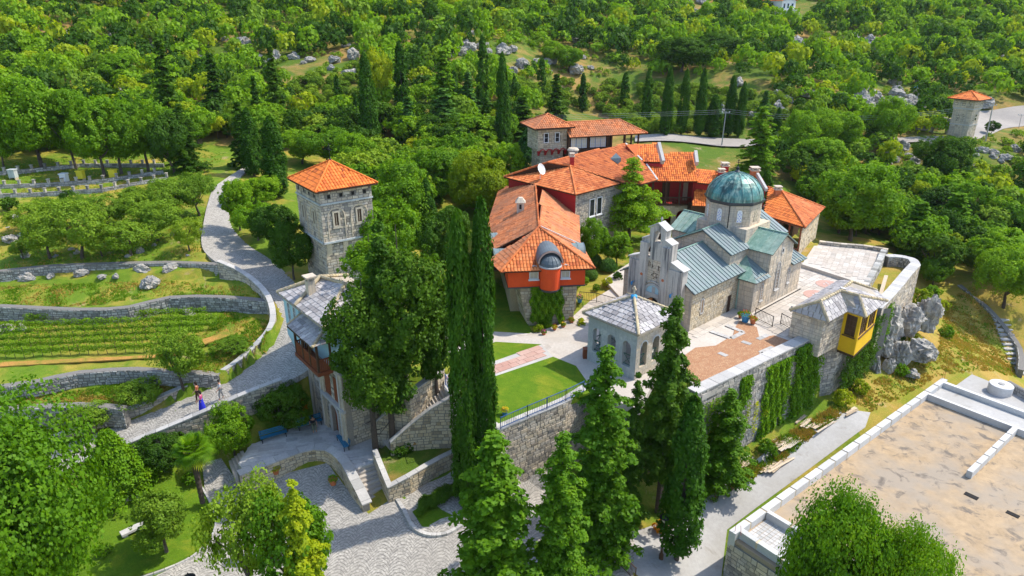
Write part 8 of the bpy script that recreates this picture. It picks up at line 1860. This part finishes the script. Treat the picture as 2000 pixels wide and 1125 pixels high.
# ---------------------------------------------------------------- palm
p = P(395, 978, -1.3); t = thing('palm_tree', 'fan palm with a shaggy trunk on the edge of the lower lawn', 'palm', p); topz = ZT(p.y, 880); hp = topz-p.z
mb = MB(); prf = []
for i in range(22): f = i/21; prf += [(.17-.03*f+(.03 if i % 2 else 0)+(.1*f*f), p.z-.2+hp*f)]
mb.lathe(p, prf, 12, .5); mb.build('trunk', M['bark'], t)
hd = Vector((p.x, p.y, topz))
for i in range(44):
    a = i*2.399; el = 1.25-2.1*(i/44)+R.uniform(-.1, .1); L = 1.15+R.uniform(-.15, .2); d = Vector((math.cos(a)*math.cos(el), math.sin(a)*math.cos(el), math.sin(el))); tip = hd+d*L*.55
    mb = MB(); mb.beam(hd, tip, .03, .02, .5); s = d.cross(ez).normalized(); u = s.cross(d)
    for k in range(15):
        b = (k-7)/7*1.25; q = (d*math.cos(b)+s*math.sin(b)); l = L*.8*(1-.25*abs(b)); m = tip+q*l*.55; e = tip+q*l-ez*.22*l; w_ = s.cross(q).cross(q).normalized()*.045 if True else s
        mb.poly([tip, m+w_, e, m-w_], .5)
    mb.build('frond', M['leaf_yellow'] if i > 36 else M['leaf_con'], t)
# ---------------------------------------------------------------- vines, hedges, ivy, beds
def leafstrip(name, pts, r, hgt, mat, dens, leaf, par=None, z0=0.25):
    V = []; rs.seed(len(pts)*7+int(abs(pts[0].x*10)))
    for a, b in zip(pts[:-1], pts[1:]):
        L = (b-a).length; n = int(L*dens); q = rs.uniform(0, 1, (n, 1)); A_, B_ = np.array(a), np.array(b); c = A_+(B_-A_)*q; th = rs.uniform(0, 2*np.pi, n); bump_ = 1+.25*np.sin(q[:, 0]*L*5.0)
        c[:, 1] += np.cos(th)*r*bump_*rs.uniform(.6, 1.1, n); c[:, 0] += rs.uniform(-.1, .1, n); c[:, 2] += z0+hgt*.5+np.sin(th)*hgt*.5*bump_*rs.uniform(.6, 1.1, n)
        nn = np.stack([rs.normal(size=n)*.4, np.cos(th), np.sin(th)+.3], 1)+rs.normal(size=(n, 3))*.4; V.append(quads_mesh('', c, nn, leaf, None))
    o = bpy.data.objects.new(name, mesh_from_quads(name, np.concatenate(V), M[mat])); link(o, par)
    if par is not None: o.matrix_parent_inverse = Matrix.LocRotScale(par.location, par.rotation_euler, par.scale).inverted()
    return o
for j, (xa, ya, xb, yb) in enumerate([(52, 632, 405, 618), (-60, 650, 440, 630), (-60, 663, 432, 643), (-60, 676, 400, 656), (-60, 689, 350, 670), (-60, 702, 300, 687)]):
    pts = [G(xa+(xb-xa)*k/10, ya+(yb-ya)*k/10+R.uniform(-1, 1)) for k in range(11)]
    t = thing('vine_row', ['topmost vine row, shorter at its left end, under the dry stone wall', 'second vine row from the top', 'third vine row from the top', 'fourth vine row from the top', 'fifth vine row, ending before the feathery olive', 'lowest vine row, nearest the orange soil strip'][j], 'vine row', pts[0], 0, 'rows of vines')
    leafstrip('foliage', pts, .2, .62, 'leaf_vine', 260, .10, t, .35)
    for a, b in zip(pts[:-1], pts[1:]):
        for q in (0, .5): c = a.lerp(b, q); mb = MB(); mb.tube(c-ez*.1, c+ez*1.05, .025, .02, 5); mb.build('stake', M['bark'], t)
hp_ = [P(818, 998, -1.45), P(860, 975, -1.4), P(905, 955, -1.35)]; t = thing('hedge', 'clipped dark green hedge in the kerbed bed at the bottom centre', 'hedge', hp_[0]); leafstrip('foliage', hp_, .75, .75, 'leaf_dark', 2600, .09, t, .0)
def ivy(lb, quad, n, mat='leaf_ivy', leaf=.15, thick=.22, edge=.5, seed=0, name='ivy', cat='ivy'):
    """leaves over a wall patch: quad is bottom-left, bottom-right, top-right, top-left in the world"""
    rs.seed(seed+3); a, b, c, d = [np.array(q) for q in quad]; s = rs.uniform(0, 1, n*2); t_ = rs.uniform(0, 1, n*2)**.85
    f = np.sin(s*9+seed)*.13+np.sin(s*23+seed*2)*.08; k = (t_ > .12+f) & (np.abs(s-.5) < .5-.26*np.abs(np.sin(t_*7+seed))*rs.uniform(.15, 1, n*2)); s, t_ = s[k][:n, None], t_[k][:n, None]
    p = (a*(1-s)+b*s)*(1-t_)+(d*(1-s)+c*s)*t_; nn = np.cross(b-a, d-a); nn = nn/np.linalg.norm(nn); p = p+nn*rs.uniform(0.02, thick, (len(p), 1))*(1+.8*np.sin(s*31)*np.sin(t_*19)); v = quads_mesh('', p, nn+rs.normal(size=p.shape)*.55+np.array([0, 0, .3]), leaf, None)
    o = bpy.data.objects.new(name, mesh_from_quads(name, v, M[mat])); link(o); return tag(o, lb, cat)
_r0, _r1 = P(1362, 770, 5.7), P(1610, 651, 5.85); _rd = (_r1-_r0); _rd.z = 0; _rl = _rd.length; _rd.normalize(); _rn = Vector((_rd.y, -_rd.x, 0))
def rq(s0, s1, z0, z1, top0=None): a, b = _r0+_rd*s0, _r0+_rd*s1; return [Vector((a.x, a.y, z0))+_rn*.05, Vector((b.x, b.y, z0))+_rn*.05, Vector((b.x, b.y, z1))+_rn*.05, Vector((a.x, a.y, z1))+_rn*.05]
ivy('thin ivy tongue near the middle of the rampart top', rq(_rl*.30, _rl*.40, 2.2, 5.3), 1700, seed=1)
ivy('wide ivy curtain hanging from coping to ground on the rampart', rq(_rl*.50, _rl*.74, -2.8, 5.2), 9500, seed=2)
ivy('dense ivy curtain left of the yellow oriel', rq(_rl*.74, _rl*1.0, -2.6, 5.7), 12000, seed=3, thick=.45)
ivy('low straggling weeds at the left foot of the rampart', rq(_rl*.02, _rl*.22, -.5, 4.6), 1300, seed=4, leaf=.12)
for i in range(7): ivy('small tuft of weeds rooted in the rampart face', rq(_rl*(.1+.07*i), _rl*(.135+.07*i), R.uniform(-1.5, 1), R.uniform(1.3, 2.6)), 160, seed=20+i, leaf=.11, mat='leaf_yellow', name='wall_weed', cat='weed')['group'] = 'weeds on the rampart'
a, b = P(1640, 668, 4.4), P(1712, 612, 4.6); a2, b2 = a.copy(), b.copy(); a2.z = b2.z = -3; a.z = b.z = 5.0; off = Vector((.3, -.35, 0)); ivy('dark ivy mass under and beside the yellow oriel', [a2+off, b2+off, b+off, a+off], 9500, seed=6, thick=.5, mat='leaf_dark')
a, b = P(1708, 612, 4.9), P(1740, 585, 5.3); a2, b2 = a.copy(), b.copy(); a2.z = b2.z = 0; ivy('ivy strip climbing right of the oriel to the bastion coping', [a2+off*.4, b2+off*.4, b+off*.4, a+off*.4], 4200, seed=7, thick=.35)
ivy('thick ivy covering the stone base under the red bay', [HB[0]+Vector((.1, -.1, 0)), HB[1]+Vector((-.8, -.1, 0)), HB[2]+Vector((-1.2, -.12, 0)), HB[3]+Vector((.9, -.1, 0))], 17000, seed=8, thick=.35, leaf=.12)
sh_ = [(1052, 650, .5, 'leaf_yellow', 'flowering shrub at the left end of the border under the ivy'), (1070, 640, .45, 'leaf', 'small shrub in the border under the ivy'), (1046, 632, .5, 'leaf_con', 'green shrub against the leaning stone corner'), (1125, 565, .6, 'leaf', 'bright shrub at the right corner of the red hall'), (1185, 560, .6, 'leaf_yellow', 'golden shrub in the rock garden by the church'), (1165, 568, .45, 'leaf_con', 'low green shrub in the rock garden'), (1205, 548, .6, 'leaf_dark', 'dark shrub in the rock garden'), (1142, 555, .5, 'leaf', 'shrub between pots and rock garden'), (1135, 640, .4, 'leaf_yellow', 'little potted shrub at the corner of the bed'),
 (785, 898, 1.1, 'leaf_dark', 'dark rounded shrub at the left end of the planter'), (810, 885, 1.0, 'leaf_orange', 'orange-leaved shrub in the planter'), (838, 870, 1.1, 'leaf_yellow', 'yellow-green shrub in the planter'), (862, 862, .9, 'leaf_con', 'tall green shrub at the right end of the planter'), (588, 806, .8, 'leaf_orange', 'brown-orange shrub beside the gatehouse wall'), (1795, 600, 1.5, 'leaf_yellow', 'bright shrub on top of the rock below the bastion'), (1815, 588, 1.3, 'leaf', 'green shrub on the rock below the bastion'), (1838, 610, 1.0, 'leaf_yellow', 'pale shrub at the right end of the rock'), (1752, 668, .9, 'leaf_dark', 'dark shrub growing between the rocks under the bastion'), (1782, 672, .8, 'leaf_yellow', 'yellow-green shrub in a cleft of the rock mass'), (1760, 735, .7, 'leaf', 'green shrub at the foot of the rock mass'), (1846, 660, .8, 'leaf_con', 'green shrub on the right side of the rock mass'), (1820, 520, 1.6, 'leaf', 'shrub at the outer foot of the bastion'),
 (1495, 890, .9, 'leaf', 'green weeds between the timber piles'), (1460, 940, .6, 'leaf_yellow', 'weeds at the lower end of the timber'), (1400, 975, .9, 'leaf_con', 'green weed bush beside the cypress in the alley'), (1290, 1040, .6, 'leaf_orange', 'orange shrub at the lamp post'), (1645, 790, .9, 'leaf_yellow', 'tall yellow weeds at the alley end'), (1680, 770, .8, 'leaf_yellow', 'dry weeds under the rocks'), (206, 1082, .5, 'leaf_con', 'tiny low palm-like plant on the lower lawn'), (375, 948, .7, 'leaf_con', 'low bushy plant beside the palm trunk'), (40, 1085, 1.0, 'leaf', 'shrub at the left edge'), (22, 415, 1.1, 'leaf_dark', 'dark bush at the left edge above the grove'), (135, 395, .9, 'leaf_dark', 'small dark bush under the white hive')]
for i, (px, py, r_, m_, lb) in enumerate(sh_):
    p = G(px, py); plant('shrub', p.x, p.y, r_*1.7, r_, label=lb, cat='shrub', mat=m_, z=p.z)
for (px, py, r_, lb) in ((1187, 530, 1.0, 'large clipped blue-green ball bush beside the church'), (1160, 520, .95, 'clipped blue-green ball bush behind the red hall corner'), (1153, 545, .8, 'smaller clipped bush at the hall corner')):
    p = G(px, py); t = thing('topiary_ball', lb, 'bush', p); leafball('foliage', (p.x, p.y, p.z+r_*.3), (r_, r_, r_*1.25), 'leaf_blue', 5200, .09, par=t)
# low undergrowth over the open parts of the hillside
V = []
for (x, y) in [(rr.uniform(-150, 200), rr.uniform(88, 235)) for _ in range(9000)]:
    if abs(x) > y*.84+10: continue
    px, py = proj((x, y, H(x, y))); g = any(inpoly(px, py, q) for q in PXR['clear'][7:]+PXR['orchard']+PXR['clear'][5:7])
    if not g or noise.noise(Vector((x*.12, y*.12, 3))) < -.15: continue
    h = rr.uniform(.35, 1.1); v = lowf[rr.randrange(6)]; V.append(v*h+np.array([x, y, H(x, y)-.15]))
if V: o = bpy.data.objects.new('undergrowth', mesh_from_quads('undergrowth', np.concatenate(V), M['leaf_olive'])); link(o); tag(o, 'low scrub growing on the open stony parts of the hillside', 'scrub', kind='stuff')
print('under', len(V))
# ---------------------------------------------------------------- rocks
def rock_mesh(seed, mat='rock'):
    bm = bmesh.new(); bmesh.ops.create_icosphere(bm, subdivisions=4, radius=1.0); o = Vector((seed*13.1, seed*7.7, seed*3.3))
    for v in bm.verts:
        d = v.co.normalized(); k = 1.05+.35*noise.noise(d*1.1+o)-.42*abs(noise.noise(d*2.2+o))-.22*abs(noise.noise(d*5+o))+.08*noise.noise(d*11+o); v.co = d*(k+noise.cell(d*2.2+o)*.1)
    for v in bm.verts: v.co.z = max(v.co.z, -.45)
    me = bpy.data.meshes.new('rock'); bm.to_mesh(me); bm.free(); me.materials.append(M[mat]); at = me.attributes.new('tint', 'FLOAT', 'FACE'); at.data.foreach_set('value', np.random.RandomState(seed).uniform(.3, .8, len(me.polygons)).astype(np.float32)); return me
RK = [rock_mesh(s) for s in range(1, 9)]
def rock(px, py, sx, sy, sz, lb, grp=None, z=None, nm='boulder', sink=.15):
    p = G(px, py) if z is None else P(px, py, z); o = bpy.data.objects.new(nm, R.choice(RK)); link(o); o.location = p+ez*(sz*.45-sink); o.scale = (sx, sy, sz); o.rotation_euler = (R.uniform(-.15, .15), R.uniform(-.15, .15), R.uniform(0, 6.28)); return tag(o, lb, 'rock', grp)
for a in ((293, 558, 1.15, .8, .85, 'big lone pale boulder on the grass terrace'), (52, 545, .9, .6, .5, 'rounded boulder at the foot of the upper dry wall, left'), (100, 541, .5, .4, .35, 'small boulder beside the rounded one at the dry wall'), (160, 536, .9, .5, .5, 'boulder bulging out of the upper dry wall'), (200, 541, .5, .4, .3, 'small pale boulder right of the bulging one'), (226, 540, .4, .3, .3, 'small boulder below the grove wall'), (278, 528, .9, .5, .5, 'boulder built into the wall above the lone boulder'), (335, 525, 1.0, .5, .5, 'long boulder built into the wall near the road'), (22, 470, 1.1, .7, .6, 'pale boulder at the left edge of the grove'), (50, 462, .8, .6, .5, 'second pale boulder at the left edge of the grove'), (50, 500, .7, .5, .4, 'low rock under the tiny olive'), (175, 462, .6, .4, .35, 'pale rock among the olives'), (30, 425, .6, .5, .4, 'rock at the dark bush on the left edge'),
 (8, 645, .9, .6, .5, 'rock above the vines at the left edge'), (42, 642, .6, .4, .4, 'small pale rock above the vines'), (318, 598, .5, .3, .55, 'round boulder set in the wall above the vines'), (368, 612, .8, .4, .35, 'white rock at the top vine row'), (12, 818, 1.1, .8, .8, 'large grey boulder at the left edge below the dry grass'), (62, 826, .8, .6, .5, 'split grey boulder, second from the left edge'), (105, 822, 1.1, .8, .8, 'large grey boulder, third from the left edge'), (80, 818, .5, .5, .4, 'small boulder between two large grey ones'), (325, 745, 1.0, .4, .35, 'flat pale rock beside the old olive'), (60, 765, .5, .3, .25, 'flat rock under the vineyard wall, left'), (102, 763, .4, .3, .2, 'second flat rock under the vineyard wall'), (218, 808, .4, .3, .25, 'small pale rock by the ramp shrubs')): rock(*a)
# rock mass carrying the bastion and lodge
for i, (px, py, z, sx, sy, sz) in enumerate([(1735, 660, .6, 1.3, 1.1, 2.6), (1768, 650, .2, 1.5, 1.2, 2.2), (1805, 640, .0, 1.2, 1.3, 2.6), (1795, 700, -1.0, 1.5, 1.3, 1.5), (1755, 705, -1.2, 1.2, 1.1, 1.6), (1733, 728, -1.7, .6, .6, 1.2), (1708, 730, -1.7, .6, .5, 1.2), (1775, 625, 1.4, 1.6, 1.5, 1.1), (1812, 615, 1.0, 1.3, 1.3, 1.2), (1780, 735, -1.8, .7, .6, .5), (1722, 690, -.4, 1.0, .9, 1.6)]):
    rock(px, py, sx, sy, sz, ['tall pale rock face right under the bastion wall', 'middle of the rock mass under the bastion', 'right shoulder of the rock mass with white streaks', 'rounded rock bulging at the lower right of the rock mass', 'rock below the ivy at the centre of the mass', 'upright narrow boulder at the foot of the rock mass, right one', 'upright narrow boulder at the foot of the rock mass, left one', 'flat rock shelf carrying the bright shrubs', 'rock at the far right top of the mass', 'low stone in the yellow grass under the rock mass', 'rock between ivy and rock mass'][i], z=z, sink=0)
rr2 = random.Random(9)
def scatter(poly, n, s0, s1, lb, grp):
    x0, x1 = min(p[0] for p in poly), max(p[0] for p in poly); y0, y1 = min(p[1] for p in poly), max(p[1] for p in poly); k = 0
    while k < n:
        x, y = rr2.uniform(x0, x1), rr2.uniform(y0, y1)
        if inpoly(x, y, poly): s = rr2.uniform(s0, s1); rock(x, y, s, s*rr2.uniform(.6, 1), s*rr2.uniform(.5, 1.0), lb, grp, nm='rock'); k += 1
scatter([(1675, 180), (1800, 180), (1795, 240), (1740, 250), (1680, 235)], 26, 1.6, 3.6, 'grey rock of the cliff left of the roadside tower', 'cliff rocks')
scatter([(880, 90), (1010, 90), (1190, 112), (1180, 150), (1000, 150), (905, 135)], 30, .8, 2.2, 'pale rock on the dry slope behind the slim cypresses', 'rocks on the dry slope')
scatter([(1515, 78), (1715, 82), (1700, 105), (1530, 108)], 24, 1.5, 3.4, 'grey rock of the outcrop high on the right hillside', 'rocks of the upper outcrop')
scatter([(400, 105), (700, 105), (700, 150), (480, 150)], 12, .8, 2.0, 'pale rock above the orchard at upper left', 'rocks above the orchard'); scatter([(60, 150), (340, 150), (340, 200), (60, 200)], 14, .8, 1.8, 'white rock between trees at upper left', 'rocks in the left woodland')
scatter([(1720, 280), (1830, 285), (1820, 330), (1730, 325)], 12, .7, 1.6, 'rock on the bank below the far road', 'rocks below the far road'); scatter([(1890, 290), (1990, 290), (1990, 330), (1890, 330)], 8, .7, 1.5, 'pale rock on the bank below the parking lot', 'rocks below the parking lot')
scatter([(1410, 190), (1560, 190), (1560, 240), (1410, 230)], 14, .9, 2.0, 'grey rock behind the right end of the cypress row', 'rocks behind the cypress row'); scatter([(1330, 5), (1400, 5), (1400, 30), (1330, 30)], 6, 1.4, 2.4, 'pale rock high above the monastery left of the white house', 'rocks near the white house')
scatter([(0, 60), (1300, 60), (1300, 100), (0, 150)], 26, .9, 2.2, 'pale rock showing between the bushes of the upper hillside', 'rocks scattered on the hillside'); scatter([(1400, 110), (1990, 110), (1990, 200), (1820, 230), (1400, 170)], 22, 1.0, 2.2, 'grey rock showing between the trees on the right hillside', 'rocks scattered on the right hillside')
scatter([(0, 440), (400, 380), (400, 500), (0, 510)], 16, .2, .5, 'small pale stone on the floor of the olive grove', 'stones in the olive grove')
t = thing('stone_steps', 'stone steps going down the slope at the right edge', 'stairs', G(1960, 640))
for i in range(12):
    p = G(1955+i*3.2, 625+i*9.5); mb = MB(); g = lambda u, v, z: p+Vector((u, v, z)); mb.box(g, -.9, .9, -.28, .28, -.3, .12, R.random()); mb.build('step', M['coping'], t)
wallrun('edge_wall', 'broken dry wall curving down the right edge of the dry slope', 'wall', [G(1870, 560)+ez*.3, G(1920, 600)+ez*.3, G(1955, 640)+ez*.4, G(1985, 690)+ez*.7, G(1985, 735)+ez*.9], M['dry_stone'], .5, hgt=1.6, d=.08, rough=.5)
sheet('vineyard_soil', [(-100, 712, 4.5), (300, 694, 4.55), (420, 655, 4.7), (445, 640, 4.75), (450, 655, 4.7), (330, 697, 4.5), (-100, 722, 4.45)], M['vinesoil'], .03, .1)
# ---------------------------------------------------------------- tufts of grass
def tufts(polys, n, mat, hgt, w_, name, lb, cat='grass', seed=0):
    r = np.random.RandomState(40+seed); V = []; per = n//len(polys)
    for poly in polys:
        W = [G(*p) for p in poly]; q = [(p.x, p.y) for p in W]; x0, x1 = min(a[0] for a in q), max(a[0] for a in q); y0, y1 = min(a[1] for a in q), max(a[1] for a in q)
        X, Y = r.uniform(x0, x1, per*3), r.uniform(y0, y1, per*3); k = np_inpoly(X, Y, q); X, Y = X[k][:per], Y[k][:per]
        cl = np.array([noise.noise(Vector((x*.45, y*.45, seed)))+noise.noise(Vector((x*1.7, y*1.7, seed)))*.6 for x, y in zip(X, Y)])+r.normal(size=len(X))*.12 > -.02; X, Y = X[cl], Y[cl]
        Z = np.array([H(x, y) for x, y in zip(X, Y)])
        for j in range(3):
            a = r.uniform(0, 6.28, len(X)); s = hgt*r.uniform(.5, 1.3, len(X)); dx, dy = np.cos(a)*w_, np.sin(a)*w_; lx, ly = r.normal(size=len(X))*s*.4, r.normal(size=len(X))*s*.4; ox, oy = r.normal(size=len(X))*w_, r.normal(size=len(X))*w_; x, y = X+ox, Y+oy
            V.append(np.stack([np.stack([x-dx, y-dy, Z-.03], 1), np.stack([x+dx, y+dy, Z-.03], 1), np.stack([x+lx+dx*.3, y+ly+dy*.3, Z+s], 1), np.stack([x+lx-dx*.3, y+ly-dy*.3, Z+s*.9], 1)], 1).reshape(-1, 3))
    o = bpy.data.objects.new(name, mesh_from_quads(name, np.concatenate(V), M[mat])); link(o); tag(o, lb, cat, kind='stuff')
SL = [[(1650, 780), (1700, 745), (1830, 690), (1850, 580), (1900, 560), (1985, 690), (1985, 740), (1830, 735), (1700, 805)]]
tufts(SL, 16000, 'drygrass', .16, .05, 'dry_grass', 'dry yellow grass on the slope right of the rocks', seed=1); tufts(SL, 7000, 'greengrass', .14, .05, 'grass', 'green grass patches on the slope right of the rocks', seed=2)
WE = [[(1385, 935), (1500, 870), (1640, 790), (1660, 800), (1520, 905), (1400, 975)]]; tufts(WE, 7000, 'drygrass', .28, .05, 'dry_weeds', 'dry weeds along the foot of the rampart', seed=3); tufts(WE, 4500, 'greengrass', .3, .06, 'weeds', 'green weeds along the foot of the rampart', seed=4)
LT_ = [[(0, 560), (330, 545), (480, 560), (520, 585), (330, 578), (150, 600), (0, 595)], [(440, 605), (540, 620), (520, 690), (430, 728), (340, 725)], [(0, 770), (260, 740), (420, 745), (330, 770), (210, 790), (0, 795)], [(0, 440), (400, 380), (400, 505), (0, 525)], [(0, 310), (440, 300), (400, 360), (0, 400)], [(0, 830), (220, 800), (270, 810), (120, 870), (0, 870)]]
tufts(LT_, 24000, 'greengrass', .13, .05, 'grass', 'short grass on the terraces left of the ramp', seed=5); tufts(LT_, 12000, 'drygrass', .12, .05, 'dry_grass', 'dry grass patches on the terraces left of the ramp', seed=6)
# ---------------------------------------------------------------- the air
hz = MB(); hz.box(lambda u, v, z: Vector((u, v, z)), -900, 1100, -60, 640, -40, 175)
hm = bpy.data.materials.new('haze_air'); hm.use_nodes = True; hn = hm.node_tree; hn.nodes.clear(); ho = hn.nodes.new('ShaderNodeOutputMaterial'); hv = hn.nodes.new('ShaderNodeVolumePrincipled')
hv.inputs['Color'].default_value = (.82, .90, 1.0, 1); hv.inputs['Density'].default_value = .00006; hv.inputs['Anisotropy'].default_value = .2; hn.links.new(hv.outputs[0], ho.inputs['Volume'])
hz.build('haze', hm, None, kind='stuff')
